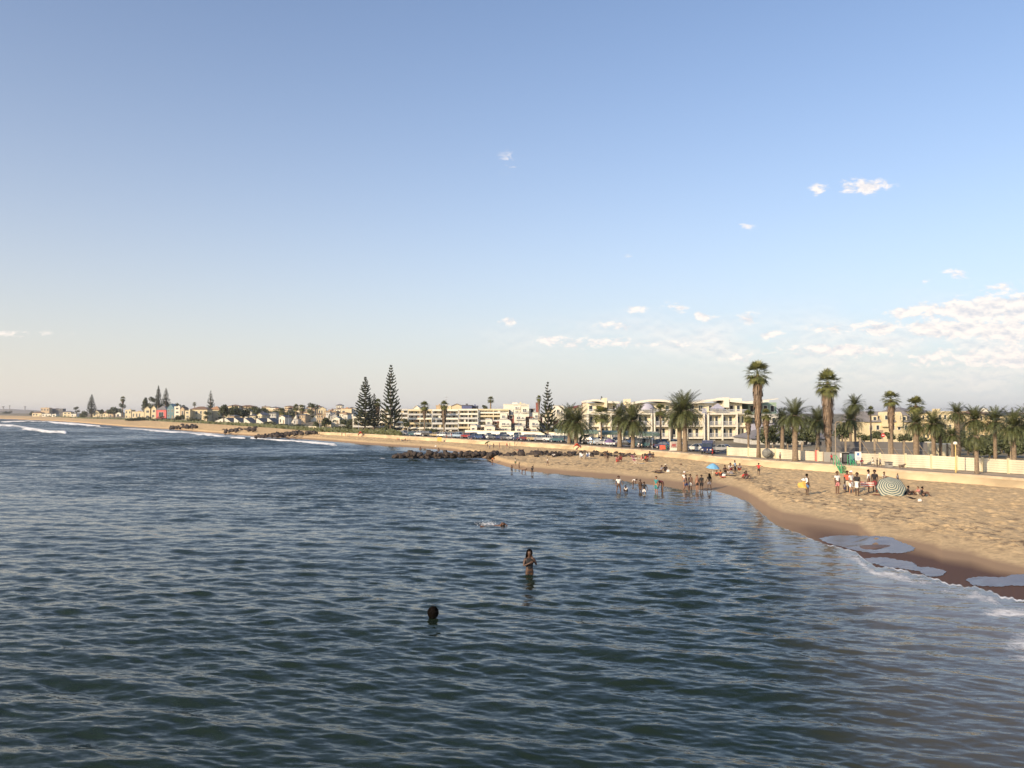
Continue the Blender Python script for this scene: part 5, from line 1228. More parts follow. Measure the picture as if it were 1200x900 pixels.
def fingers(V, E, Rr, names, J, s_, elb, scale=1.0):
    """five fingers of unequal length leaving the palm, a little curled"""
    wr, ha = Vector(J['wr'+s_]), Vector(J['ha'+s_]); dv = (ha-wr).normalized(); fo = (wr-Vector(J['el'+s_])).normalized()
    side = dv.cross(Vector((0,-1,.001))); side = side.normalized() if side.length > .1 else Vector((1,0,0)); curl = side.cross(dv).normalized()
    hi = names.index('ha'+s_)
    for k, (off, ln) in enumerate(((-.030,.062),(-.010,.078),(.011,.072),(.030,.055))):
        b = ha + side*off + dv*.012; m_ = b + dv*ln*.55 + curl*.006; e_ = m_ + dv*ln*.42 + curl*.024
        i = len(V); V += [tuple(b), tuple(m_), tuple(e_)]; Rr += [.011,.0095,.007]; E += [(hi,i),(i,i+1),(i+1,i+2)]
    tb = wr*.45+ha*.55 + side*.036*(-1 if s_ == 'l' else 1); i = len(V); t1 = tb + dv*.034 + side*.022*(-1 if s_ == 'l' else 1); V += [tuple(tb), tuple(t1)]; Rr += [.013,.009]; E += [(hi,i),(i,i+1)]
def figure(pose, female=False, hands=True):
    J = {k: Vector(v) for k, v in J0.items()}
    for k, v in pose.items(): J[k] = Vector(v)
    names = list(J0); V = [tuple(J[k]) for k in names]; Rr = [rad(k) for k in names]; E = [(names.index(a), names.index(b)) for a, b in EDG]
    if female:
        for k in ('shl','shr'): Rr[names.index(k)] *= .9
    n0 = len(V); nose = J['hd2']*.6+J['hd1']*.4
    hdv = (J['top']-J['hd1']).normalized(); hi = names.index('hd2')
    if hands:
        for s_ in 'lr': fingers(V, E, Rr, names, J, s_, None)
    body = skin('body', V, E, Rr, names.index('pel'))
    # a face and ears are worked into the same surface
    fd = Vector(pose.get('face', (0,-1,0))); 
    bm = bmesh.new(); bm.from_mesh(body); fd = fd.normalized()
    for v in bm.verts:
        q = v.co - J['hd2']
        if q.length < .16:
            f = q.dot(fd); up = q.dot(hdv); sd_ = (q-fd*f-hdv*up).length
            if f > .03:
                v.co += fd*.016*math.exp(-((up+.03)/.022)**2-(sd_/.022)**2) - fd*.008*math.exp(-((up+.0)/.02)**2-((sd_-.035)/.018)**2) + fd*.008*math.exp(-((up+.085)/.02)**2-(sd_/.03)**2)
    bm.to_mesh(body); bm.free()
    return body, J
def garment(J, keys, edges, grow, name, root, extra=None):
    names = list(keys); V = [tuple(J[k]) if isinstance(k, str) and k in J else tuple(extra[k]) for k in names]; Rr = [(extra and extra.get(k+'_r')) or rad(k)*grow if k in J else extra[k+'_r'] for k in names]
    E = [(names.index(a), names.index(b)) for a, b in edges]; return skin(name, V, E, Rr, names.index(root))
def lerp(a, b, t): return a*(1-t)+b*t
def top_mesh(J, sleeves=True):
    K = dict(J); ks = ['pel','spi','che']; ed = [('pel','spi'),('spi','che')]; ex = {}
    ex['ncb'] = lerp(J['che'], J['nec'], .5); ex['ncb_r'] = .09; ks.append('ncb'); ed.append(('che','ncb'))
    for s_ in 'lr':
        ks.append('sh'+s_); ed.append(('che','sh'+s_))
        if sleeves: ex['sl'+s_] = lerp(J['sh'+s_], J['el'+s_], .55); ex['sl'+s_+'_r'] = .062; ks.append('sl'+s_); ed.append(('sh'+s_, 'sl'+s_))
    return garment(J, ks, ed, 1.14, 'top', 'che', ex)
def shorts_mesh(J, ln=.75):
    ks = ['pel','hil','hir']; ed = [('pel','hil'),('pel','hir')]; ex = {}
    ex['wst'] = lerp(J['pel'], J['spi'], .45); ex['wst_r'] = .132; ks.append('wst'); ed.append(('pel','wst'))
    for s_ in 'lr': ex['md'+s_] = lerp(J['hi'+s_], J['kn'+s_], ln); ex['md'+s_+'_r'] = .092; ks.append('md'+s_); ed.append(('hi'+s_,'md'+s_))
    return garment(J, ks, ed, 1.10, 'shorts', 'pel', ex)
def skirt_mesh(J, ln=.8):
    ex = {'wst': lerp(J['pel'], J['spi'], .5), 'wst_r': .135, 'bot': lerp(lerp(J['hil'],J['hir'],.5), lerp(J['knl'],J['knr'],.5), ln), 'bot_r': .19}
    return garment(J, ['wst','pel','bot'], [('wst','pel'),('pel','bot')], 1.15, 'skirt', 'pel', ex)
def brief_mesh(J):
    ex = {'wst': lerp(J['pel'], J['spi'], .25), 'wst_r': .13}
    for s_ in 'lr': ex['md'+s_] = lerp(J['hi'+s_], J['kn'+s_], .12); ex['md'+s_+'_r'] = .098
    return garment(J, ['wst','pel','hil','hir','mdl','mdr'], [('wst','pel'),('pel','hil'),('pel','hir'),('hil','mdl'),('hir','mdr')], 1.08, 'shorts', 'pel', ex)
def hair_mesh(J, fd, long=False):
    hdv = (J['top']-J['hd1']).normalized(); fd = Vector(fd).normalized(); c = J['hd2'] - fd*.018 + hdv*.012
    bm = bmesh.new(); bmesh.ops.create_icosphere(bm, subdivisions=3, radius=.118); rmx = []
    for v in bm.verts:
        q = v.co; f = q.dot(fd); u = q.dot(hdv)
        if f > .035 and u < .045: rmx.append(v)
        elif u < -.06 and not long: rmx.append(v)
    bmesh.ops.delete(bm, geom=rmx, context='VERTS')
    for v in bm.verts:
        q = v.co; 
        if long and q.dot(hdv) < -.01: v.co = q*1.12 - hdv*.01
        v.co = v.co*(1+.08*noise.noise(v.co*40)) + c
    if long:
        fb = -fd; sd_ = fb.cross(Vector((0,0,1))).normalized(); r1 = []
        for k in range(9):
            z = k/8; r1.append([c + fb*(.075+.035*math.sin(z*2)) + sd_*s__*(.105+.02*math.sin(z*3.0)) - Vector((0,0,.02+.36*z)) + fb*.05*math.cos(s__*1.5) for s__ in (-1,-.5,0,.5,1)])
        vs = [[bm.verts.new(p) for p in r_] for r_ in r1]
        vi = [[bm.verts.new(p.co - fb*.07) for p in r_] for r_ in vs]
        for i in range(8):
            for j in range(4): bm.faces.new((vs[i][j],vs[i][j+1],vs[i+1][j+1],vs[i+1][j])); bm.faces.new((vi[i][j],vi[i+1][j],vi[i+1][j+1],vi[i][j+1]))
            bm.faces.new((vs[i][0],vs[i+1][0],vi[i+1][0],vi[i][0])); bm.faces.new((vs[i][4],vi[i][4],vi[i+1][4],vs[i+1][4]))
        for j in range(4): bm.faces.new((vs[8][j],vs[8][j+1],vi[8][j+1],vi[8][j])); bm.faces.new((vs[0][j],vi[0][j],vi[0][j+1],vs[0][j+1]))
    me = bpy.data.meshes.new('hair'); bm.to_mesh(me); bm.free(); me.materials.append(hair_m); me.shade_smooth(); return me
def bighair(J, fd):
    fd = Vector(fd).normalized(); bm = bmesh.new(); bmesh.ops.create_icosphere(bm, subdivisions=4, radius=1.0)
    for v in bm.verts:
        q = v.co.copy(); f = q.dot(fd); q = Vector((q.x*.135, q.y*.14, q.z*.155))*(1+.16*noise.noise(q*5)+.06*noise.noise(q*14))
        if f > .55: q -= fd*(f-.55)*.13
        v.co = q + J['hd2'] - fd*.02 + Vector((0,0,.01))
    me = bpy.data.meshes.new('hair'); bm.to_mesh(me); bm.free(); me.materials.append(hair_m); me.shade_smooth(); return me
P_ = {}
P_['stand'] = {}
P_['hips'] = dict(ell=(.33,.08,1.16), wrl=(.17,-.02,1.00), hal=(.13,-.05,.97), elr=(-.33,.08,1.16), wrr=(-.17,-.02,1.00), har=(-.13,-.05,.97), knl=(.13,-.02,.49), anl=(.16,.02,.08), tol=(.19,-.15,.03))
P_['walk'] = dict(knl=(.10,-.17,.52), anl=(.10,-.22,.10), tol=(.11,-.40,.06), knr=(-.10,.05,.49), anr=(-.10,.32,.13), tor=(-.10,.20,.03), ell=(.22,.14,1.14), wrl=(.22,.10,.92), hal=(.21,.07,.86), elr=(-.22,-.10,1.12), wrr=(-.20,-.28,.96), har=(-.20,-.34,.92))
P_['apart'] = dict(knl=(.16,-.02,.49), anl=(.24,.03,.08), tol=(.29,-.14,.03), knr=(-.15,-.02,.49), anr=(-.22,.03,.08), tor=(-.27,-.14,.03), ell=(.30,.02,1.14), wrl=(.36,-.08,.92), hal=(.37,-.12,.86), elr=(-.28,.02,1.13), wrr=(-.30,-.10,.90), har=(-.30,-.14,.84))
P_['armsout'] = dict(ell=(.42,.0,1.30), wrl=(.62,-.06,1.20), hal=(.69,-.08,1.17), elr=(-.42,.0,1.30), wrr=(-.62,-.06,1.20), har=(-.69,-.08,1.17), knl=(.11,-.20,.56), anl=(.11,-.12,.22), tol=(.12,-.28,.14), knr=(-.10,-.03,.49), anr=(-.10,.06,.08), tor=(-.11,-.12,.03))
P_['armup'] = dict(ell=(.26,-.05,1.62), wrl=(.24,-.08,1.86), hal=(.24,-.09,1.93), knl=(.14,-.02,.49), anl=(.18,.02,.08), tol=(.20,-.15,.03))
P_['face'] = dict(ell=(.25,-.10,1.16), wrl=(.10,-.20,1.38), hal=(.06,-.17,1.46), elr=(-.25,-.08,1.14), wrr=(-.08,-.22,1.25), har=(-.01,-.23,1.29))
P_['bend'] = dict(pel=(0,.10,.90), spi=(0,-.02,1.04), che=(0,-.20,1.10), nec=(0,-.34,1.12), hd1=(0,-.42,1.12), hd2=(0,-.50,1.13), top=(0,-.57,1.15), face=(0,-.3,-1), shl=(.175,-.28,1.09), ell=(.21,-.34,.82), wrl=(.16,-.38,.60), hal=(.14,-.39,.53), shr=(-.175,-.28,1.09), elr=(-.21,-.34,.82), wrr=(-.16,-.38,.60), har=(-.14,-.39,.53), hil=(.09,.08,.86), hir=(-.09,.08,.86))
P_['sit'] = dict(pel=(0,0,.13), spi=(0,.06,.29), che=(0,.05,.47), nec=(0,.01,.62), hd1=(0,-.02,.70), hd2=(0,-.03,.79), top=(0,-.03,.86), shl=(.175,.04,.56), ell=(.24,-.12,.36), wrl=(.16,-.36,.40), hal=(.12,-.42,.42), shr=(-.175,.04,.56), elr=(-.24,-.12,.36), wrr=(-.16,-.36,.40), har=(-.12,-.42,.42),
     hil=(.09,-.03,.12), knl=(.13,-.38,.45), anl=(.13,-.60,.09), tol=(.13,-.76,.04), hir=(-.09,-.03,.12), knr=(-.13,-.38,.45), anr=(-.13,-.60,.09), tor=(-.13,-.76,.04))
P_['legs'] = dict(P_['sit'], spi=(0,.09,.28), che=(0,.14,.45), nec=(0,.14,.60), hd1=(0,.12,.68), hd2=(0,.11,.77), top=(0,.11,.84), shl=(.175,.14,.54), ell=(.26,.30,.34), wrl=(.26,.38,.08), hal=(.26,.34,.03), shr=(-.175,.14,.54), elr=(-.26,.30,.34), wrr=(-.26,.38,.08), har=(-.26,.34,.03),
     knl=(.10,-.45,.17), anl=(.11,-.86,.07), tol=(.13,-.92,.20), knr=(-.10,-.45,.17), anr=(-.11,-.86,.07), tor=(-.13,-.92,.20))
P_['crouch'] = dict(pel=(0,.12,.30), spi=(0,.04,.44), che=(0,-.06,.60), nec=(0,-.14,.72), hd1=(0,-.19,.79), hd2=(0,-.22,.87), top=(0,-.23,.94), shl=(.175,-.08,.67), ell=(.20,-.28,.48), wrl=(.12,-.44,.34), hal=(.10,-.48,.28), shr=(-.175,-.08,.67), elr=(-.20,-.28,.48), wrr=(-.12,-.44,.34), har=(-.10,-.48,.28),
     hil=(.10,.10,.29), knl=(.15,-.28,.44), anl=(.12,-.02,.08), tol=(.14,-.20,.03), hir=(-.10,.10,.29), knr=(-.15,-.28,.44), anr=(-.12,-.02,.08), tor=(-.14,-.20,.03))
P_['chair'] = dict(pel=(0,.05,.50), spi=(0,.12,.66), che=(0,.13,.84), nec=(0,.10,.99), hd1=(0,.07,1.07), hd2=(0,.06,1.16), top=(0,.06,1.23), shl=(.175,.12,.93), ell=(.24,.02,.70), wrl=(.18,-.18,.64), hal=(.17,-.24,.63), shr=(-.175,.12,.93), elr=(-.24,.02,.70), wrr=(-.18,-.18,.64), har=(-.17,-.24,.63),
     hil=(.09,0,.48), knl=(.11,-.42,.50), anl=(.11,-.44,.10), tol=(.12,-.60,.04), hir=(-.09,0,.48), knr=(-.11,-.42,.50), anr=(-.11,-.44,.10), tor=(-.12,-.60,.04))
P_['lie'] = dict(pel=(0,0,.13), spi=(.17,0,.13), che=(.36,0,.15), nec=(.52,0,.20), hd1=(.59,0,.22), hd2=(.68,0,.24), top=(.76,0,.25), face=(0,0,1), shl=(.44,-.17,.15), ell=(.30,-.30,.08), wrl=(.48,-.38,.06), hal=(.54,-.40,.06), shr=(.44,.17,.15), elr=(.30,.30,.08), wrr=(.48,.38,.06), har=(.54,.40,.06),
     hil=(-.05,-.09,.12), knl=(-.44,-.12,.14), anl=(-.84,-.12,.07), tol=(-.92,-.12,.16), hir=(-.05,.09,.12), knr=(-.42,.12,.32), anr=(-.70,.12,.07), tor=(-.84,.12,.08))
P_['swim'] = dict(P_['lie'], pel=(0,0,-.06), spi=(.17,0,-.03), che=(.36,0,.0), nec=(.52,0,.05), hd1=(.59,0,.08), hd2=(.68,0,.10), top=(.76,0,.12), face=(.3,-.9,-.3), shl=(.44,-.17,.02), ell=(.52,-.30,.26), wrl=(.76,-.28,.14), hal=(.84,-.27,.07), shr=(.44,.17,.0), elr=(.22,.24,-.14), wrr=(-.02,.22,-.16), har=(-.09,.21,-.16),
     hil=(-.05,-.09,-.08), knl=(-.44,-.12,-.08), anl=(-.84,-.12,.02), tol=(-.96,-.12,.06), hir=(-.05,.09,-.08), knr=(-.44,.12,-.14), anr=(-.84,.12,-.08), tor=(-.96,.12,-.06))
P_['crawl'] = dict(pel=(-.20,0,.55), spi=(-.02,0,.58), che=(.18,0,.58), nec=(.33,0,.60), hd1=(.40,0,.62), hd2=(.48,0,.66), top=(.55,0,.70), face=(.9,0,-.3), shl=(.24,-.17,.55), ell=(.28,-.20,.30), wrl=(.27,-.19,.08), hal=(.33,-.19,.03), shr=(.24,.17,.55), elr=(.28,.20,.30), wrr=(.27,.19,.08), har=(.33,.19,.03),
     hil=(-.23,-.09,.50), knl=(-.22,-.11,.09), anl=(-.62,-.11,.06), tol=(-.78,-.11,.04), hir=(-.23,.09,.50), knr=(-.22,.11,.09), anr=(-.62,.11,.06), tor=(-.78,.11,.04))
PC = {}
def pose_data(p):
    if p not in PC:
        body, J = figure(P_[p]); fd = P_[p].get('face', (0,-1,0)); PC[p] = dict(body=body, J=J, fd=fd)
    return PC[p]
def part_mesh(p, kind):
    D_ = pose_data(p)
    if kind not in D_:
        J = D_['J']; D_[kind] = {'top': lambda: top_mesh(J), 'vest': lambda: top_mesh(J, False), 'shorts': lambda: shorts_mesh(J), 'trousers': lambda: shorts_mesh(J, .98), 'briefs': lambda: brief_mesh(J), 'skirt': lambda: skirt_mesh(J), 'hair': lambda: hair_mesh(J, D_['fd']), 'longhair': lambda: hair_mesh(J, D_['fd'], True), 'bighair': lambda: bighair(J, D_['fd'])}[kind]()
    return D_[kind]
HT = {'sit':.86,'legs':.84,'crouch':.94,'chair':1.23,'bend':1.25,'lie':.35,'swim':.35,'crawl':.7,'armup':1.93}
def person(px, py, hpx, pose, rz, label, skin_='brown', top=None, low=('shorts','navy'), hair='hair', hat=None, z=None, d=None, sink=0.0, group=None, topkind='top', smax=1.15, smin=.55):
    """py: row of the feet (or of the waterline when sink > 0), hpx: height seen"""
    if d is None:
        # meet the sand: march along the ray
        if z is not None: x, d = on_z(px, py, z)
        else:
            a, c = ray(px, py); d = 12.0
            while d < 700:
                if H + c*d <= max(zground(a*d, d) if d <= float(back(a)) or d > float(back(a)) else 0, -.0): break
                d += .15
            x = a*d
    x = ray(px, py)[0]*d
    if z is None: z = zground(x, d)
    hgt = HT.get(pose, 1.70); s = S(hpx, d)/(hgt-sink) if sink else S(hpx, d)/hgt
    s = min(max(s, smin), smax); z0 = z - sink*s
    t = thing('person', label, 'person', (x, d, z0), rz, group, s); D_ = pose_data(pose)
    def add(nm, me, m): o = linked(me, t, nm); o.material_slots[0].link = 'OBJECT'; o.material_slots[0].material = m; return o
    add('body', D_['body'], SK[skin_])
    if top: add('shirt' if topkind == 'top' else 'vest', part_mesh(pose, topkind), cloth(top))
    if low: add({'briefs':'swimsuit'}.get(low[0], low[0]), part_mesh(pose, low[0]), cloth(low[1]))
    if hair: add('hair', part_mesh(pose, hair), hair_m)
    if hat:
        J = D_['J']; c = J['hd2']+(J['top']-J['hd1']).normalized()*.05; m = MB(); n = 14
        rings = [(.165,0.0),(.16,.012),(.118,.02),(.112,.07),(.075,.115)]
        vs = [(c.x+r_*math.cos(2*math.pi*k/n), c.y+r_*math.sin(2*math.pi*k/n), c.z+h_) for r_, h_ in rings for k in range(n)]
        m.add(vs, [(i*n+k, i*n+(k+1)%n, (i+1)*n+(k+1)%n, (i+1)*n+k) for i in range(len(rings)-1) for k in range(n)]+[tuple(range(4*n,5*n)), tuple(range(n-1,-1,-1))]); o = m.build('hat', cloth(hat), t, True)
    return t
PI = math.pi
# bathers close by
person(620.5, 673, 27.5, 'face', .25, 'dark haired bather standing thigh deep holding both hands to the face', 'dark', 'black', ('briefs','black'), 'longhair', z=0, sink=.80, topkind='vest', smax=1.3)
person(507.5, 727, 15, 'stand', PI, 'swimmer upright with only dark head and shoulders above water', 'dark', None, ('briefs','black'), 'bighair', z=0, sink=1.45, smax=1.5)
sw = person(578.5, 616.5, 5.0, 'swim', .15, 'swimmer doing front crawl with white splash at the feet', 'brown', None, ('briefs','navy'), 'hair', z=0, smax=1.0, smin=1.0); sw.location.z = .0
spm = mat('splash_foam', (.80,.80,.80), .8, .05, 5)
x, d = on_z(571.5, 616.3, 0); m = MB(); rr = random.Random(6)
for i in range(420):
    px_, py_, pz_ = rr.gauss(0,.32), rr.gauss(0,.14), abs(rr.gauss(0,.10)); s_ = rr.uniform(.006,.026); m.add([(px_,py_,pz_+s_),(px_+s_,py_,pz_),(px_-s_,py_+s_,pz_),(px_-s_,py_-s_,pz_)],[(0,1,2),(0,2,3),(0,3,1),(1,3,2)])
tag(m.build('water_splash', spm), 'white splash kicked up behind the crawling swimmer', kind='stuff').location = (x, d, .05)
# waders
g1 = 'people paddling at the water edge'
person(725, 577.3, 19, 'apart', .1, 'wader in white shirt and dark shorts, leftmost of the shallow water group', 'brown','white',('shorts','brown'), z=-.02, sink=.12, group=g1)
person(734, 577.7, 8.5, 'crouch', -.6, 'child crouching in the shallows in black and white', 'dark','white',('shorts','black'), z=0, sink=.06, group=g1)
person(742, 570.5, 9.5, 'bend', 1.2, 'child in white shirt bending over at the water edge', 'brown','white',('briefs','cream'), z=0, sink=.1, group=g1)
person(750.5, 577, 14.5, 'stand', .3, 'wader in brown dress standing knee deep beside a white shorted wader', 'dark','brown',('skirt','brown'), z=0, sink=.3, group=g1)
person(755, 578.5, 13.2, 'apart', -.2, 'wader in black top and white shorts, deepest of the group', 'dark','black',('shorts','white'), z=0, sink=.45, group=g1)
person(769, 578, 19.3, 'stand', -.8, 'wader in teal swimsuit and leggings holding on to a friend', 'tan','teal',('trousers','teal'), z=0, sink=.12, group=g1)
person(776, 577.5, 15.5, 'bend', -1.4, 'wader with bare brown back leaning against the teal clad wader', 'brown','maroon',('briefs','brown'), z=0, sink=.1, group=g1)
g2 = 'friends in a row at the water edge'
person(802, 571.5, 18, 'stand', .3, 'person in white cap and white shirt behind the row of friends', 'tan','white',('shorts','grey'), hat='white', z=.05, group=g2)
person(804, 576.2, 19.5, 'walk', .9, 'shirtless man in navy shorts, left end of the row of friends', 'brown',None,('shorts','navy'), z=0, sink=.05, group=g2)
person(809, 575.7, 19.3, 'stand', -.3, 'shirtless man in white shorts in the row of friends', 'brown',None,('shorts','white'), z=0, sink=.05, group=g2)
person(817, 575.6, 18.6, 'stand', .4, 'shirtless man in dark grey shorts in the row of friends', 'tan',None,('shorts','black'), z=0, sink=.03, group=g2)
person(822.2, 575.2, 18.2, 'stand', -.2, 'person all in black clothes in the row of friends', 'dark','black',('trousers','black'), z=0.01, group=g2)
person(831.3, 574.8, 19.3, 'apart', PI+.3, 'person with long black hair and dark shorts, right end of the row', 'dark','black',('shorts','grey'),'longhair', z=.02, group=g2)
g3 = 'bathers left of the sand spit'
person(599.8, 554.5, 10.5, 'armup', .2, 'bather raising one arm, left of the playful trio', 'dark',None,('shorts','black'), z=0, sink=.15, group=g3)
person(608.3, 549.5, 8.5, 'armup', 1.2, 'slim bather with raised arm behind the crawling child', 'brown',None,('briefs','navy'), z=0, sink=.3, group=g3)
person(613.5, 554.5, 4.8, 'crawl', .1, 'child crawling on hands and knees in the shallows', 'brown',None,('briefs','brown'), z=0, sink=.06, group=g3)
person(623.8, 556.8, 12, 'armup', -.4, 'bather with arm up at the right of the playful trio', 'dark','black',('briefs','black'), z=0, sink=.25, group=g3)
person(604, 545.8, 8.5, 'stand', .5, 'person in khaki shorts walking up the sand spit', 'brown','cream',('shorts','green'), group=g3)
person(577, 543.2, 7, 'bend', .8, 'man in orange top and black shorts stooping at the groyne', 'tan','orange',('shorts','black'), z=0, sink=.1, group=g3)
person(492.7, 527.3, 3.6, 'stand', 0, 'bather neck deep beyond the groyne, left one', 'dark',None,('briefs','black'), z=0, sink=1.1)
person(514, 529, 4.2, 'stand', 0, 'bather waist deep beyond the groyne, right one', 'dark',None,('briefs','black'), z=0, sink=1.0)
person(641.7, 546, 9.5, 'walk', 1.4, 'child in white shirt walking alone on the sand', 'brown','white',('briefs','brown'))
# sand: far group beyond the groyne
g4 = 'people on the sand beyond the groyne'
far = [(400.7,511.3,4.2,'stand','person in brown standing on the far beach, left of a couple','brown','brown'),(404.8,511.3,4.4,'stand','person in maroon standing on the far beach, right of a couple','maroon','black'),
 (465.5,517.2,4.2,'stand','person in coral top below the tallest pine','coral','coral'),(467.5,517.3,4,'stand','person in pink top beside the coral one below the tallest pine','pink','brown'),(471,517.2,2.6,'sit','person in grey sitting on the far sand','grey','navy'),(475,516.6,3,'sit','person in maroon sitting on the far sand','maroon','navy'),(478,516.5,2.4,'sit','person in white sitting right of the maroon one','white','black'),
 (549,519,2.8,'sit','person in white sitting by the wall, left of two','white','black'),(553,519.2,3.2,'sit','person in blue sitting by the wall, right of two','blue','maroon'),
 (571.5,524.5,5.6,'stand','person in purple at the left of the crowd behind the groyne','purple','black'),(574,526.5,6.3,'stand','person in white shirt in the crowd behind the groyne','white','blue'),(578.5,526,6.6,'stand','person in black in the crowd behind the groyne','black','black'),
 (585.3,526.8,7.4,'stand','tall person in navy right of the crowd behind the groyne','navy','black'),(588.3,521.5,5,'stand','person in brown near the wall above the groyne','brown','brown'),(594,525.2,6,'stand','person in red top behind the groyne','red','navy'),(597.4,525.2,5,'stand','person in white and grey next to the red topped one','grey','white'),
 (603.3,522.8,6,'stand','slim person in black near the wall behind the groyne','black','black'),(606.3,522.3,5,'stand','person in maroon by the slim black clad one','maroon','grey'),(612,523,5,'stand','person in coral at the wall right of the others','coral','brown'),(614.3,523,4.2,'stand','child in purple at the wall right of the others','purple','navy')]
for (px,py,hp,po,lb,c1,c2) in far: person(px,py,hp,po,rnd.uniform(-2,2),lb,rnd.choice(['dark','brown','tan']),c1,('shorts',c2),group=g4)
person(605,528.2,1.6,'lie',0,'sunbather lying on the sand behind the groyne, left one','brown','coral',('briefs','brown'),group=g4,smin=.6)
person(610.5,528.0,1.6,'lie',.2,'sunbather lying on the sand behind the groyne, right one','dark','maroon',('briefs','black'),group=g4,smin=.6)
person(631,529.2,3.4,'legs',1.2,'person in black sitting alone with legs stretched on the sand','dark','black',('shorts','brown'),group=g4)
# middle groups
g5 = 'people sitting below the promenade wall'
mid = [(649,536,5.5,'sit','person in white top sitting among the boulders','white','black'),(682,538.5,8,'chair','person in white sitting in a white beach chair','white','paleblue'),(688,538.5,8,'chair','person in blue sitting in a white beach chair','blue','navy'),
 (712,541.6,13,'stand','person in dark clothes standing at the foot of the boulders','black','brown'),(709,537.5,8,'stand','person in brown behind the dark clad one at the boulders','brown','black'),
 (723.5,541.5,7.5,'sit','person in pink sitting on the sand below the boulders','pink','red'),(727.5,541.3,9.5,'crouch','person in maroon bending over the pink one below the boulders','maroon','red'),
 (743.5,538,7,'sit','person in cream sitting behind the pink beach chair','cream','brown'),(753,541,9.5,'sit','person in pale pink leaning back beside the pink beach chair','pink','cream'),(757.2,541.5,10.5,'crouch','person in bright red shirt beside the pink beach chair','red','black'),
 (761.5,537,8,'sit','person in navy sitting behind the red shirted one','navy','grey'),(765.5,539.5,9,'apart','person in black with legs apart right of the red shirted one','black','brown'),
 (774.5,552.8,7.3,'legs','person in grey top lounging on the sand, left of a pair','grey','brown'),(780,552.3,7.8,'sit','person with pale headscarf sitting on the sand, right of a pair','black','grey')]
for (px,py,hp,po,lb,c1,c2) in mid: person(px,py,hp,po,{'legs':-1.2}.get(po, rnd.uniform(-1,1)),lb,rnd.choice(['dark','brown']),c1,('shorts',c2),group=g5,hat='cream' if 'headscarf' in lb else None)
g6 = 'family around the pale blue parasol'
fam = [(840,558,6.5,'sit','small child in coral sitting left of the family picnic','coral','grey'),(844.3,557.5,6.5,'sit','child in orange shirt at the family picnic','orange','coral'),(849.5,554,8.5,'sit','person in black sitting at the family picnic','black','black'),
 (856,552,9,'sit','person in white tee sitting at the back of the family picnic','white','maroon'),(861.4,555.5,15.5,'apart','person in pale shirt standing over the family picnic','paleblue','black'),(867,551.5,8,'sit','person in grey stripes sitting right of the family picnic','grey','coral'),(853.5,556,5,'sit','person under a white towel at the family picnic','white','white'),
 (871,562,8.5,'crouch','child in red top squatting on the sand right of the picnic','red','brown'),(874.6,561.8,9.5,'sit','person in maroon and grey sitting behind the red topped child','maroon','grey')]
for (px,py,hp,po,lb,c1,c2) in fam: person(px,py,hp,po,rnd.uniform(-1,1),lb,rnd.choice(['dark','brown']),c1,('shorts',c2),group=g6)
person(889.2,557.6,14.5,'armsout',PI-.3,'child in bright red shirt running with both arms spread','dark','red',('shorts','black'))
person(946,580.6,24.5,'stand',1.9,'person in blue shorts carrying a yellow towel over the arm','dark','white',('shorts','blue'),topkind='vest')
g7 = 'beach party left of the striped parasol'
pty = [(981.5,579.3,26,'stand','person in white vest and pink shorts, left end of the beach party','white',('shorts','pink'),'brown',None,.3),(990,578.6,12.5,'stand','small child in grey shirt between the adults of the beach party','grey',('shorts','navy'),'dark',None,0),
 (993,577.5,25,'stand','adult in pinkish shirt and khaki trousers behind the small child','coral',('trousers','cream'),'dark',None,-.2),(997.7,579.2,26,'apart','person in white hat, white shirt and white trousers at the beach party','white',('trousers','white'),'tan','white',.6),
 (1004.6,582.2,27.5,'stand','person in black top with a white towel round the waist','black',('skirt','white'),'dark',None,-.9),(1018.3,577.8,26.5,'stand','person in white top behind the red and white towel','white',('shorts','black'),'brown',None,1.2),
 (1025.2,578,26.5,'stand','person in black shirt next to the striped parasol','black',('trousers','maroon'),'dark',None,-.6),(1029,578.5,10.5,'crouch','child in pink squatting at the edge of the striped parasol','pink',('shorts','coral'),'brown',None,-.6),
 (1052,567,11.5,'stand','person in grey blue shirt half hidden behind the striped parasol','grey',('shorts','navy'),'dark',None,.4),(1064.5,581,11,'sit','person in black sitting in the parasol shade','black',('shorts','black'),'dark',None,1.4),
 (1060,580,9,'sit','person in navy sitting close against the parasol canopy','navy',('shorts','navy'),'dark',None,.8),(1076,580.2,9.5,'sit','small child in pink sitting outside the parasol shade','pink',('shorts','cream'),'tan',None,-1.4),(1081,582.6,11.5,'sit','shirtless boy sitting with his back to the small child','black',('shorts','black'),'brown',None,1.3),
 (1036.2,563,9.5,'sit','person in cream whose head shows above the striped parasol','cream',('shorts','grey'),'brown',None,.4)]
for (px,py,hp,po,lb,c1,lo,sk,hat,rz) in pty: person(px,py,hp,po,rz,lb,sk,c1,lo,group=g7,hat=hat)
g8 = 'people on the promenade'
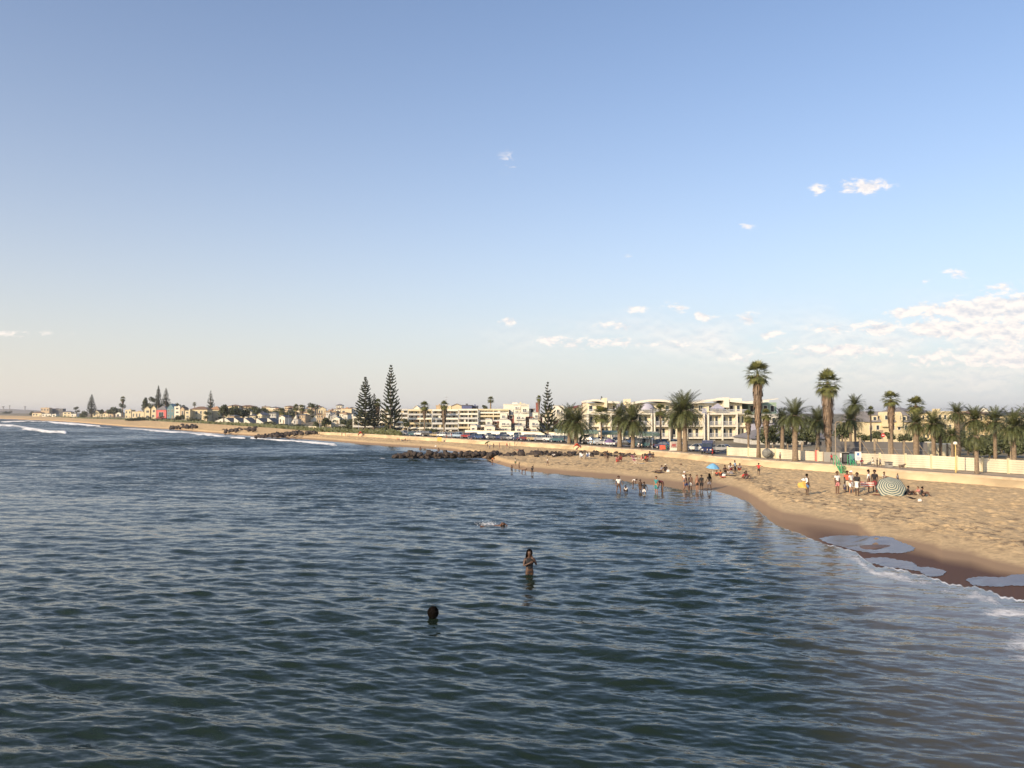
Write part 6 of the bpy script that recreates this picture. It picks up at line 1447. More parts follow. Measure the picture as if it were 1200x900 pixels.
prom = [(974.5,543.8,11,'walk','man in red jacket on the promenade at the black notice board','red','black'),(979,543.5,10,'stand','person in grey beside the red jacketed man','grey','grey'),(1010,546.3,9,'chair','person in dark red resting at the cream fence by the notice board','maroon','grey'),
 (1023,547,9.5,'walk','person in white walking along the cream fence','white','white'),(1028,547.3,10,'stand','person in black, left of the dark pair at the cream fence','black','black'),(1031.5,547.6,9.6,'walk','person in dark grey, right of the dark pair at the cream fence','grey','black'),
 (914.3,540,9.5,'stand','person in grey standing in front of the fence left of the date palm','grey','brown'),(529,513.8,6,'stand','person in coral shirt on the promenade by the parked cars','coral','black'),(523.5,513.4,5.5,'stand','person in brown on the promenade by the parked cars','brown','coral'),
 (835,533.2,9,'stand','person in red beside the blue van','red','red'),(829,533,8.5,'stand','person in navy and white beside the blue van','white','navy'),(748.5,528,8,'stand','person in white shirt at the market table under the palms','white','grey'),(752,528.3,7.5,'stand','person in cream shirt at the market table under the palms','cream','black'),
 (690,523.3,7,'stand','person in maroon by the purple sunshade, left one','maroon','black'),(694.5,523.8,7,'stand','person in yellow by the purple sunshade, right one','yellow','cream'),(762.5,528.6,8.5,'walk','person in black walking under the lamp post','black','black'),(421,510,5.5,'stand','person in red at the foot of the broad pine','red','coral'),(445,510.5,5,'stand','person in black between the two big pines','black','navy')]
for (px,py,hp,po,lb,c1,c2) in prom:
    a=(px-600)/F; person(px,py,hp,po,rnd.uniform(-2,2),lb,rnd.choice(['dark','brown']),c1,('trousers',c2),d=float(back(a))+rnd.uniform(1.0,2.4),group=g8)

# ------------------------------------------------------------------ beach things
def ground_at(px, py):
    a, c = ray(px, py); d = 20.0
    while d < 600 and H + c*d > max(zground(a*d, d), 0): d += .1
    return a*d, d, max(zground(a*d, d), 0)
# striped parasol lying on its side
st_m = bpy.data.materials.new('striped_fabric'); st_m.use_nodes = True; t_ = st_m.node_tree; at_ = t_.nodes.new('ShaderNodeAttribute'); at_.attribute_name = 'ring'
ma = t_.nodes.new('ShaderNodeMath'); ma.operation='MULTIPLY'; ma.inputs[1].default_value = 6.5; t_.links.new(at_.outputs['Fac'], ma.inputs[0]); mf_ = t_.nodes.new('ShaderNodeMath'); mf_.operation='FRACT'; t_.links.new(ma.outputs[0], mf_.inputs[0])
mg = t_.nodes.new('ShaderNodeMath'); mg.operation='GREATER_THAN'; mg.inputs[1].default_value=.52; t_.links.new(mf_.outputs[0], mg.inputs[0]); mm_ = t_.nodes.new('ShaderNodeMixRGB'); mm_.inputs[1].default_value=(.07,.11,.11,1); mm_.inputs[2].default_value=(.42,.41,.31,1)
t_.links.new(mg.outputs[0], mm_.inputs[0]); t_.links.new(mm_.outputs[0], t_.nodes['Principled BSDF'].inputs['Base Color']); t_.nodes['Principled BSDF'].inputs['Roughness'].default_value=.85
def parasol_canopy(Rr, hh, m, parent, n=8, sag=.10):
    V=[(0,0,hh)]; Fs=[]; rg=[0]; NS=9; per=4; M_=n*per
    for i in range(1,NS+1):
        u=i/NS
        for k in range(M_):
            an=2*math.pi*k/M_; f=abs((k%per)/per-.5)*2; rr_=Rr*u*(1-(1-f)*.075*u); V.append((rr_*math.cos(an), rr_*math.sin(an), hh*(1-u**1.6)-sag*(1-f)*u*.4*0)); rg.append(u)
    for k in range(M_): Fs.append((0,1+k,1+(k+1)%M_))
    for i in range(NS-1):
        for k in range(M_): a=1+i*M_; Fs.append((a+k,a+M_+k,a+M_+(k+1)%M_,a+(k+1)%M_))
    me=bpy.data.meshes.new('canopy'); me.from_pydata(V,[],Fs); q=me.attributes.new('ring','FLOAT','POINT'); q.data.foreach_set('value',rg); o=link('canopy',me,m,parent); return o
x,d,z=ground_at(1046,581.5); Rr=S(33,d)/2*.98
t=thing('beach_parasol','large green and cream striped parasol tipped on its side on the sand','parasol',(x,d,z))
piv=bpy.data.objects.new('tmp',None)
tilt=Matrix.Rotation(R(50),4,'X') @ Matrix.Rotation(0,4,'Z'); tilt=Matrix.Rotation(R(-18),4,'Z') @ tilt
def plant(o, off): o.matrix_local = Matrix.Translation(off) @ tilt
bpy.data.objects.remove(piv)
off=Vector((0,.25,Rr*.56))
c=parasol_canopy(Rr,Rr*.36,st_m,t); plant(c,off)
p=MB().tube([(0,0,Rr*.36+.08),(0,0,-1.05)],.02,8).build('pole',metal,t); plant(p,off)
for k in range(8):
    an=2*math.pi*k/8; r=MB().tube([(0,0,Rr*.33),(Rr*.5*math.cos(an),Rr*.5*math.sin(an),Rr*.36*(1-.5**1.6)-.03),(Rr*.97*math.cos(an),Rr*.97*math.sin(an),.0)],.009,5).build('rib',metal,t); plant(r,off)
# pale blue parasol
x,d,z=ground_at(837,558.5); t=thing('beach_parasol','small pale blue parasol open over the family picnic','parasol',(x,d+.6,z)); zt=zat(837,543.3,d)-z; Rr=S(16,d)/2
c=parasol_canopy(Rr,S(5.5,d),cloth('paleblue') if False else mat('pale_blue_fabric',(.16,.38,.58),.85,.1,4),t); c.location=(0,0,zt-S(5.5,d)); c.rotation_euler=(.12,.05,0)
MB().tube([(0,0,-.2),(0,0,zt-.03)],.02,8).build('pole',white,t)
for k in range(8): an=2*math.pi*k/8; o=MB().tube([(0,0,S(5.2,d)),(Rr*.97*math.cos(an),Rr*.97*math.sin(an),0)],.008,5).build('rib',metal,t); o.location=(0,0,zt-S(5.5,d)); o.rotation_euler=(.12,.05,0)
# purple sunshade on the promenade
a=(714-600)/F; d=float(back(a))+3; x=a*d; t=thing('sunshade','purple pointed sunshade standing among the parked cars','parasol',(x,d,ZP)); Rr=S(13,d)/2; zt=zat(714,514,d)-ZP
c=parasol_canopy(Rr,S(4.5,d),cloth('purple'),t,6); c.location=(0,0,zt-S(4.5,d)); MB().tube([(0,0,0),(0,0,zt-.05)],.03,8).build('pole',metal,t)
# red tents
def tent(px,py,wp,hp,label,c,d=None,h2=.6):
    if d is None: x,d,z=ground_at(px,py)
    else: x=X(px,d); z=zground(x,d)
    W=S(wp,d)/2; hh=S(hp,d); t=thing('beach_tent',label,'tent',(x,d,z)); rows_=[]
    nu,nv=10,6; V=[]; Fs=[]
    for j in range(nv+1):
        for i in range(nu+1):
            u=i/nu; v=j/nv; pr=math.sin(math.pi*(.04+.92*u))**.6; V.append((-W+2*W*u, -W*.55+ v*W*1.3, hh*pr*(math.cos((v-.35)*1.5)**.8 if abs((v-.35)*1.5)<1.5 else .1)))
    for j in range(nv):
        for i in range(nu): q=j*(nu+1)+i; Fs.append((q,q+1,q+nu+2,q+nu+1))
    MB().add(V,Fs).build('canopy',cloth(c),t,True)
    MB().tube([(-W,-W*.5,0),(-W*.5,-W*.2,hh*.9),(0,0,hh*1.0),(W*.5,-W*.2,hh*.9),(W,-W*.5,0)],.015,5).build('pole',metal,t); MB().box(-W*.9,W*.9,-W*.5,W*.6,.0,.015).build('floor_sheet',cloth(c),t); return t
tent(676,527.5,9,8,'bright red beach tent standing against the promenade wall','coral')
tent(422.5,512,6,6.5,'faded red beach tent at the wall below the broad pine','coral')
tent(572.5,521,9,4,'dark green sun shelter beside the crowd behind the groyne','green')
# beach chairs
def chair(px,py,rz,label,c,s=1.0,group=None):
    x,d,z=ground_at(px,py); t=thing('beach_chair',label,'chair',(x,d,z),rz,group,s)
    MB().add([(-.27,-.28,.42),(.27,-.28,.42),(.27,.22,.36),(-.27,.22,.36),(-.27,-.28,.40),(.27,-.28,.40),(.27,.22,.34),(-.27,.22,.34)],[(0,1,2,3),(7,6,5,4),(0,4,5,1),(1,5,6,2),(2,6,7,3),(3,7,4,0)]).build('seat',cloth(c),t)
    MB().add([(-.27,.22,.38),(.27,.22,.38),(.27,.50,.98),(-.27,.50,.98),(-.27,.245,.37),(.27,.245,.37),(.27,.525,.97),(-.27,.525,.97)],[(0,1,2,3),(7,6,5,4),(0,4,5,1),(1,5,6,2),(2,6,7,3),(3,7,4,0)]).build('backrest',cloth(c),t)
    for sx in (-.28,.28):
        MB().tube([(sx,-.28,.41),(sx,.30,0)],.013,6).build('leg',white,t); MB().tube([(sx,-.26,0),(sx,.26,.45)],.013,6).build('leg',white,t); MB().tube([(sx,-.25,.62),(sx,.36,.66)],.02,6).build('armrest',white,t)
chair(682,538.6,.2,'white folding beach chair, left one of the pair under the boulders','white',1.0); chair(688.3,538.6,-.3,'white folding beach chair, right one of the pair under the boulders','white',1.0)
chair(745.5,544,.9,'big pink beach chair left of the red shirted person','pink',1.25)
# towels, bags, litter
def towel(px,py,wp,rz,label,c,stripes=None,zoff=0,thick=.03,dp=.9):
    x,d,z=ground_at(px,py); W=S(wp,d)/2; m=MB(); n=10; V=[]; Fs=[]
    for lv in (0,1):
        for j in range(n+1):
            for i in range(n+1): u,v=i/n*2-1,j/n*2-1; V.append((W*u, dp*v, .03+.05*noise.noise(Vector((u*2+px,v*2,py)))+thick*lv))
    o_=(n+1)**2
    for j in range(n):
        for i in range(n): q=j*(n+1)+i; Fs += [(q,q+n+1,q+n+2,q+1),(q+o_,q+1+o_,q+n+2+o_,q+n+1+o_)]
    o=m.add(V,Fs).build('beach_towel',cloth(c),None,True); o.location=(x,d,z+zoff); o.rotation_euler=(0,0,rz); return tag(o,label,'towel')
towel(853,557.5,14,.2,'dark blanket spread under the family picnic','black'); towel(847,559,6,-.2,'coral towel at the left of the family picnic','coral'); towel(1062,583.5,14,.1,'black blanket in the shade of the striped parasol','black',dp=.7)
towel(771,553.8,9,.3,'brown mat under the lounging pair','brown'); towel(752,543.5,8,0,'pale towel beside the pink beach chair','cream'); towel(1025,580,12,.1,'dark red blanket left of the striped parasol','maroon',dp=.6)
def bag(px,py,wp,label,c):
    x,d,z=ground_at(px,py); s=S(wp,d)/2; me=ROCK_S; o=thing('beach_bag',label,'bag',(x,d,z)); b=linked(me,o,'bag_body',(0,0,s*.6),(s,s*.6,s*.8)); b.material_slots[0].link='OBJECT'; b.material_slots[0].material=cloth(c)
    MB().tube([(-s*.5,0,s*1.2),(-s*.3,0,s*1.9),(s*.3,0,s*1.9),(s*.5,0,s*1.2)],s*.06,5).build('strap',cloth(c),o)
bm=bmesh.new(); bmesh.ops.create_icosphere(bm,subdivisions=3,radius=1)
for v in bm.verts: v.co.x=math.copysign(abs(v.co.x)**.6,v.co.x); v.co.y=math.copysign(abs(v.co.y)**.6,v.co.y); v.co*=1+.08*noise.noise(v.co*2)
ROCK_S=bpy.data.meshes.new('bag_body'); bm.to_mesh(ROCK_S); bm.free(); ROCK_S.shade_smooth(); ROCK_S.materials.append(cloth('white'))
bag(783,553.5,4,'white bag beside the lounging pair','white'); bag(848.5,558.5,4.5,'white bag in front of the family picnic','white'); bag(1078,588,4.5,'pale bag lying alone on the sand below the seated boy','white'); bag(1009,587.5,4,'pale lump of cloth on the sand below the beach party','cream'); bag(932,567,2.2,'small maroon bag left of the towel carrier','maroon'); bag(510.5,523.5,2,'tiny white bucket on the far sand','white')
bag(857,556,4.5,'grey bag at the right of the family picnic','grey'); bag(798,545.5,3,'small brown bag on the bare sand','brown')
# yellow towel and hat held by the walker
x,d,z=ground_at(946,580.6); tw_=MB(); V=[]; Fs=[]; n=8
for lv in (0,1):
    for j in range(n+1):
        for i in range(n+1): u,v=i/n,j/n; V.append((-.75*u+.02*math.sin(v*9), .06*math.sin(u*7+v*3)+.03*lv, -.62*v*(1-.35*u)+.06*math.sin(u*5)-.15*u*0))
o_=(n+1)**2
for j in range(n):
    for i in range(n): q=j*(n+1)+i; Fs += [(q,q+1,q+n+2,q+n+1),(q+o_,q+n+1+o_,q+n+2+o_,q+1+o_)]
o=tw_.add(V,Fs).build('beach_towel',cloth('yellow'),None,True); o.location=(x-.05,d-.1,z+1.12); tag(o,'yellow towel hanging from the arm of the lone walker','towel')
o=MB().tube([(0,0,0),(0,0,.03),(0,0,.05),(0,0,.16)],[.2,.2,.12,.08],14).build('sun_hat',cloth('white'),None,True); o.location=(x-.32,d-.05,z+1.28); o.rotation_euler=(.3,.2,0); tag(o,'white sun hat held up beside the yellow towel','hat')
# red and white towel held between two people
x,d,z=ground_at(1014.5,579); V=[]; Fs=[]; n=12; m=MB()
tm=bpy.data.materials.new('red_striped_towel'); tm.use_nodes=True; q=tm.node_tree; g=q.nodes.new('ShaderNodeTexCoord'); s_=q.nodes.new('ShaderNodeSeparateXYZ'); q.links.new(g.outputs['Object'],s_.inputs[0]); mu=q.nodes.new('ShaderNodeMath'); mu.operation='MULTIPLY'; mu.inputs[1].default_value=5.5; q.links.new(s_.outputs['Z'],mu.inputs[0]); fr_=q.nodes.new('ShaderNodeMath'); fr_.operation='FRACT'; q.links.new(mu.outputs[0],fr_.inputs[0]); gt=q.nodes.new('ShaderNodeMath'); gt.operation='GREATER_THAN'; gt.inputs[1].default_value=.5; q.links.new(fr_.outputs[0],gt.inputs[0]); mi=q.nodes.new('ShaderNodeMixRGB'); mi.inputs[1].default_value=(.75,.68,.6,1); mi.inputs[2].default_value=(.60,.12,.10,1); q.links.new(gt.outputs[0],mi.inputs[0]); q.links.new(mi.outputs[0],q.nodes['Principled BSDF'].inputs['Base Color']); q.nodes['Principled BSDF'].inputs['Roughness'].default_value=.9
Wt=S(16,d)/2
for lv in (0,1):
    for j in range(5):
        for i in range(n+1): u,v=i/n*2-1,j/4; V.append((Wt*u,.04*math.sin(u*8)+.02*lv,-.38*v-.06*(1-u*u)))
o_=5*(n+1)
for j in range(4):
    for i in range(n): q_=j*(n+1)+i; Fs += [(q_,q_+1,q_+n+2,q_+n+1),(q_+o_,q_+n+1+o_,q_+n+2+o_,q_+1+o_)]
o=m.add(V,Fs).build('beach_towel',tm,None,True); o.location=(x,d-.35,zat(1014.5,563.8,d)); tag(o,'red and white striped towel stretched out by the beach party','towel')

# ------------------------------------------------------------------ promenade furniture
green_paint=mat('green_paint',(.05,.33,.14),.5,.1,3)
a=(984-600)/F; db=float(back(a)); x0=X(984,db); t=thing('beach_stairs','green metal stairs with railings leading down to the sand','stairs',(x0,db-1.2,ZF-.05)); s1=ZP-ZF+.1
for k in range(6): MB().box(-1.3+k*.16-.05 if False else -.75,.75,-.95+k*.22,-.75+k*.22,s1*k/6,s1*k/6+.05).build('tread',green_paint,t)
for sx in (-.8,.8):
    MB().add([(sx-.03,-1.0,-.1),(sx+.03,-1.0,-.1),(sx+.03,.5,s1),(sx-.03,.5,s1),(sx-.03,-1.0,.12),(sx+.03,-1.0,.12),(sx+.03,.5,s1+.2),(sx-.03,.5,s1+.2)],[(0,1,2,3),(4,7,6,5),(0,4,5,1),(2,6,7,3),(1,5,6,2),(0,3,7,4)]).build('stringer',green_paint,t)
    MB().tube([(sx,-1.0,1.0),(sx,.45,s1+1.05),(sx,1.2,s1+1.05)],.035,7).build('handrail',green_paint,t); MB().tube([(sx,-1.0,.55),(sx,.45,s1+.6),(sx,1.2,s1+.6)],.028,7).build('handrail',green_paint,t)
    for yy_,zz1 in ((-1.0,0),(-.25,s1*.5),(.45,s1),(1.2,s1)): MB().tube([(sx,yy_,zz1-.1),(sx,yy_,zz1+1.05)],.032,7).build('post',green_paint,t)
# black kiosk board, signs
def at_prom(px,k): a=(px-600)/F; d=float(back(a))+k; return a*d,d,ZP
def text_obj(name, s, size, m, parent, loc, ext=.004, align='CENTER'):
    cu=bpy.data.curves.new(name,'FONT'); cu.body=s; cu.size=size; cu.extrude=ext; cu.align_x=align; o=bpy.data.objects.new(name,cu); COL.objects.link(o); o.data.materials.append(m); o.parent=parent; o.location=loc; o.rotation_euler=(PI/2,0,0); return o
blackp=mat('black_board',(.015,.02,.018),.5,.2,2); signw=mat('white_sign_face',(.75,.75,.72),.5,.04,2); bluep=mat('blue_sign_print',(.10,.22,.45),.6,.1,3)
x,d,z=at_prom(989,1.6); t=thing('notice_cabinet','tall black cabinet at the top of the green stairs','cabinet',(x,d,z)); W=S(7.6,d)/2; hh=zat(989,530.5,d)-z
MB().box(-W,W,-.25,.25,.12,hh).build('cabinet_body',blackp,t); MB().box(-W-.04,W+.04,-.3,.3,hh+.002,hh+.08).build('top_cover',grey_w,t); MB().box(-W+.05,W-.05,-.2,.2,-.05,.118).build('plinth',grey_w,t); MB().box(-W+.1,W-.1,-.262,-.252,.3,hh-.15).build('door',slate,t)
x,d,z=at_prom(984.8,1.2); t=thing('notice_board','small pale notice on a short post left of the black cabinet','sign',(x,d,z)); MB().tube([(0,0,0),(0,0,zat(985,532,d)-z)],.04,8).build('post',metal,t); MB().box(-.17,.17,-.07,-.045,zat(985,536,d)-z,zat(985,531,d)-z).build('sign_face',signw,t)
x,d,z=at_prom(1004.5,.9); t=thing('information_sign','white information sign on two posts at the promenade edge','sign',(x,d,z)); W=S(7.2,d)/2; zb,zt=zat(1004,539.5,d)-z,zat(1004,529.3,d)-z
for sx in (-W*.8,W*.8): MB().tube([(sx,0,-.1),(sx,0,zt)],.035,8).build('post',metal,t)
b=MB().box(-W,W,-.07,-.04,zb,zt).build('sign_face',signw,t)
m=MB(); m.box(-W*.45,W*.35,-.078,-.072,zb+(zt-zb)*.55,zb+(zt-zb)*.86)
m.build('pictogram',bluep,b)
for k in range(3): MB().box(-W*.7,W*.7,-.078,-.072,zb+(zt-zb)*(.12+.12*k),zb+(zt-zb)*(.16+.12*k)).build('text_line',bluep,b)
x,d,z=at_prom(1040.3,2.0); t=thing('litter_bin','square grey litter bin standing at the cream fence','bin',(x,d,z)); W=S(6.2,d)/2; m=MB(); hh=S(6,d)
m.box(-W,W,-.3,.3,.03,hh).build('bin_body',grey_w,t); MB().box(-W-.04,W+.04,-.34,.34,hh+.002,hh+.07).build('lid',slate,t); MB().box(-W*.6,W*.6,-.31,-.302,hh*.6,hh*.8).build('opening',dark,t)
# low animal: a small dog lying at the fence
dogs=mat('dog_fur',(.16,.12,.09),.9,.2,8); x,d,z=at_prom(1055,1.8)
V=[(.0,0,.30),(.22,0,.32),(.36,0,.42),(.46,0,.46),(.56,0,.42),(-.20,0,.30),(-.36,0,.40),(.22,-.08,.16),(.24,-.08,.02),(.22,.08,.16),(.24,.08,.02),(-.20,-.08,.20),(-.14,-.08,.12),(-.20,-.08,.02),(-.20,.08,.20),(-.14,.08,.12),(-.20,.08,.02)]
E=[(0,1),(1,2),(2,3),(3,4),(0,5),(5,6),(1,7),(7,8),(1,9),(9,10),(5,11),(11,12),(12,13),(5,14),(14,15),(15,16)]
me=skin('dog',V,E,[.10,.105,.07,.065,.03,.085,.018,.04,.022,.04,.022,.05,.028,.02,.05,.028,.02],0); me.materials.clear(); me.materials.append(dogs); o=link('dog',me,None); o.location=(x,d,z); o.rotation_euler=(0,0,.3); o.scale=(1.1,)*3; tag(o,'small brown dog standing by the cream fence right of the litter bin','dog')
# lamp posts
def lamp(px,k,ytop,label,c,head='globe',tilt=0):
    x,d,z=at_prom(px,k); hh=zat(px,ytop,d)-z; t=thing('lamp_post',label,'lamp post',(x,d,z),0,'lamp posts'); MB().tube([(0,0,-.2),(0,0,.5),(0,0,.55),(0,0,hh-.25)],[.09,.09,.06,.045],10).build('pole',c,t,True)
    if head=='globe': MB().tube([(0,0,hh-.3),(0,0,hh-.24),(0,0,hh-.05),(0,0,hh)],[.10,.2,.17,.06],12).build('lamp_head',mat('frosted_lamp',(.75,.72,.62),.4,.05,2),t,True)
    else:
        MB().tube([(0,0,hh-.25),(.1,-.1,hh-.05),(.7,-.5,hh)],[.045,.04,.03],8).build('arm',c,t,True); MB().box(.55,.95,-.65,-.40,hh-.06,hh+.03).build('lamp_head',metal,t)
ycol=mat('yellow_paint',(.55,.42,.16),.6,.12,2)
lamp(1118.5,1.3,517.5,'yellow lamp post with pale globe in front of the right fence',ycol); lamp(764,2.4,506,'grey lamp post beside the lamp lit market stalls under the palms',metal,'arm'); lamp(978.3,1.6,494,'tall yellow and grey lamp post left of the black cabinet',wood,'arm')
lamp(1183,6,517,'pale lamp post behind the fence near the right edge',wood); lamp(420.5,6,494,'thin street lamp just left of the broad pine',metal,'arm'); lamp(472.5,5,495,'thin street lamp right of the tallest pine',metal,'arm'); lamp(608,14,484,'tall thin street lamp in front of the white townhouses',metal,'arm'); lamp(375,3,493,'thin street lamp left of the white gabled house',metal,'arm')
lamp(338.5,40,480,'far street lamp in front of the low white cottage',metal,'arm')
d=300;x=X(523,d); g0=zground(x,d); t=thing('radio_mast','thin lattice radio mast above the fan palm with the dense skirt','mast',(x,d,g0)); hh=zat(523,464,d)-g0
MB().tube([(0,0,0),(0,0,hh)],[.10,.04],6).build('mast_pole',metal,t)
for k in range(4): MB().box(-.6+.1*k,.6-.1*k,-.03,.03,hh-.6-k*.8,hh-.52-k*.8).build('antenna',metal,t)
# round sculpture at the fence
x,d,z=at_prom(898,3.4); t=thing('round_sculpture','big grey faceted stone ball leaning on a post at the cream fence','sculpture',(x,d,z)); r=S(11.5,d)/2
bm=bmesh.new(); bmesh.ops.create_icosphere(bm,subdivisions=2,radius=r)
for v in bm.verts: v.co*=1+.05*noise.noise(v.co*4)
me=bpy.data.meshes.new('stone_ball'); bm.to_mesh(me); bm.free(); o=link('stone_ball',me,mat('grey_stone',(.19,.19,.175),.8,.35,2.5,bump=.6),t); o.location=(0,0,r+.08)
MB().add([(r*.8,-.12,r*.7),(r+.5,-.12,r*.8),(r+.5,.12,r*.8),(r*.8,.12,r*.7),(r*.8,-.12,r*1.3),(r+.5,-.12,r*1.2),(r+.5,.12,r*1.2),(r*.8,.12,r*1.3)],[(0,3,2,1),(4,5,6,7),(0,1,5,4),(2,3,7,6),(1,2,6,5),(3,0,4,7)]).build('tail_fin',mat('grey_stone',()),t)
MB().box(r+.5,r+.72,-.1,.1,0,zat(906,525,d)-z).build('post',grey_w,t)
# billboard with a poster
x,d,z=at_prom(789,5.0); t=thing('billboard','white framed advertising board with a poster left of the twin date palms','sign',(x,d,z)); W=S(8.6,d)/2; hh=zat(789,517.5,d)-z
MB().box(-W,W,-.12,.12,.1,hh).build('board_frame',white,t); pm=mat('poster_print',(.40,.33,.30),.5,.5,3.0); MB().box(-W+.08,W-.08,-.14,-.125,.45,hh-.08).build('poster',pm,t); MB().box(-W-.1,W+.1,-.25,.25,-.1,.098).build('plinth',white,t)
MB().box(-W*.5,W*.55,-.15,-.142,hh*.45,hh*.75).build('poster_figure',mat('poster_red',(.35,.10,.10),.5,.4,3),t)
# market stalls left of the billboard
for (px,c,lb) in ((775.5,'red','low red draped market stall left of the billboard'),(783,'green','green folding market table beside the billboard')):
    x,d,z=at_prom(px,4.0); t=thing('market_stall',lb,'stall',(x,d,z)); W=S(6,d)/2
    MB().box(-W,W,-.35,.35,.70,.76).build('table_top',cloth(c),t)
    for sx in (-W+.05,W-.05):
        for sy in (-.3,.3): MB().box(sx-.025,sx+.025,sy-.025,sy+.025,0,.70).build('leg',metal if c=='red' else cloth('green'),t)
    V=[(-W-.02,-.37,.765),(W+.02,-.37,.765),(W*1.15,-.5,.15),(-W*1.15,-.55,.08),(-W-.02,-.355,.765),(W+.02,-.355,.765),(W*1.15,-.48,.15),(-W*1.15,-.53,.08)]
    if c=='red': MB().add(V,[(0,3,2,1),(4,5,6,7),(2,3,7,6)]).build('cloth',cloth('coral'),t)
# yellow board on the far sand
x,d,z=ground_at(515,518.3); t=thing('warning_board','small yellow board standing on the far sand below the fan palms','sign',(x,d,z)); MB().box(-.5,.5,-.03,.03,.25,1.15).build('sign_face',cloth('yellow'),t)
for sx in (-.35,.35): MB().tube([(sx,.05,0),(sx,.05,1.1)],.03,6).build('post',wood,t)
# stop sign behind the wire fence (red disc)
x=X(1034,135); z=zground(x,135); t=thing('traffic_sign','round red road sign with a white bar above the wire fence','sign',(x,135,z)); hh=zat(1034,510,135)-z; MB().tube([(0,0,0),(0,0,hh)],.04,8).build('post',metal,t); 
rd=MB().tube([(0,-.05,hh),(0,-.09,hh)],.33,24).build('sign_face',mat('sign_red',(.55,.03,.03),.5,.05,2),t); MB().box(-.22,.22,-.10,-.092,hh-.06,hh+.06).build('bar',signw,rd)

# ------------------------------------------------------------------ vehicles
tyre=mat('tyre_rubber',(.02,.02,.02),.9,.2,5); lampm=mat('lamp_glass',(.7,.7,.66),.2,.05,3); tailm=mat('tail_lamp',(.4,.02,.02),.3,.05,3); rim=mat('wheel_rim',(.4,.4,.42),.3,.05,3,metallic=.8)
PAINT={'white':(.60,.60,.58),'silver':(.30,.31,.32),'black':(.02,.02,.022),'blue':(.03,.06,.15),'navy':(.02,.03,.09),'red':(.26,.03,.03),'grey':(.10,.11,.12),'teal':(.03,.09,.11),'gold':(.35,.28,.16),'maroon':(.14,.02,.02),'pale blue':(.30,.40,.50)}
def paint(c): m=mat('car_paint_'+c.replace(' ','_'),PAINT[c],.22,.03,1,spec=.6); m.node_tree.nodes['Principled BSDF'].inputs['Coat Weight'].default_value=.6; return m
PROF={ # side outline x,z ; cabin outline
 'hatchback':([(-1.95,.32),(-1.98,.62),(-1.75,.88),(-.85,.98),(1.55,1.0),(1.92,.92),(1.98,.5),(1.93,.32)],[(-.95,.96),(-.30,1.42),(1.35,1.45),(1.75,1.0)],.82),
 'saloon':([(-2.2,.32),(-2.24,.6),(-2.0,.84),(-1.0,.95),(1.35,.97),(2.15,.93),(2.25,.55),(2.2,.32)],[(-1.05,.93),(-.35,1.40),(.85,1.41),(1.5,.95)],.85),
 'pickup':([(-2.4,.45),(-2.44,.8),(-2.25,1.02),(-1.2,1.10),(2.45,1.12),(2.5,.6),(2.45,.45)],[(-1.2,1.08),(-.75,1.70),(.55,1.72),(.75,1.10)],.88),
 'off roader':([(-2.25,.42),(-2.3,.8),(-2.1,1.02),(-1.15,1.10),(2.2,1.12),(2.28,.6),(2.22,.42)],[(-1.15,1.08),(-.6,1.72),(2.0,1.74),(2.2,1.10)],.9),
 'minibus':([(-2.3,.4),(-2.36,.8),(-2.2,1.1),(-1.9,1.15),(2.35,1.15),(2.38,.6),(2.32,.4)],[(-2.0,1.1),(-1.45,1.95),(2.2,2.0),(2.34,1.12)],.92)}
def loft(prof,w0,w1,bev=.08):
    n=len(prof); cx=sum(p[0] for p in prof)/n; cz=sum(p[1] for p in prof)/n; V=[]; Fs=[]
    secs=[(-w0,.94),(-w0+bev,1.0),(w0-bev,1.0),(w0,.94)]
    for y,s in secs: V += [(cx+(x-cx)*s, y, cz+(z-cz)*s) for x,z in prof]
    for k in range(3): Fs += [(k*n+i,k*n+(i+1)%n,(k+1)*n+(i+1)%n,(k+1)*n+i) for i in range(n)]
    Fs += [tuple(range(n-1,-1,-1)), tuple(range(3*n,4*n))]; return MB().add(V,Fs)
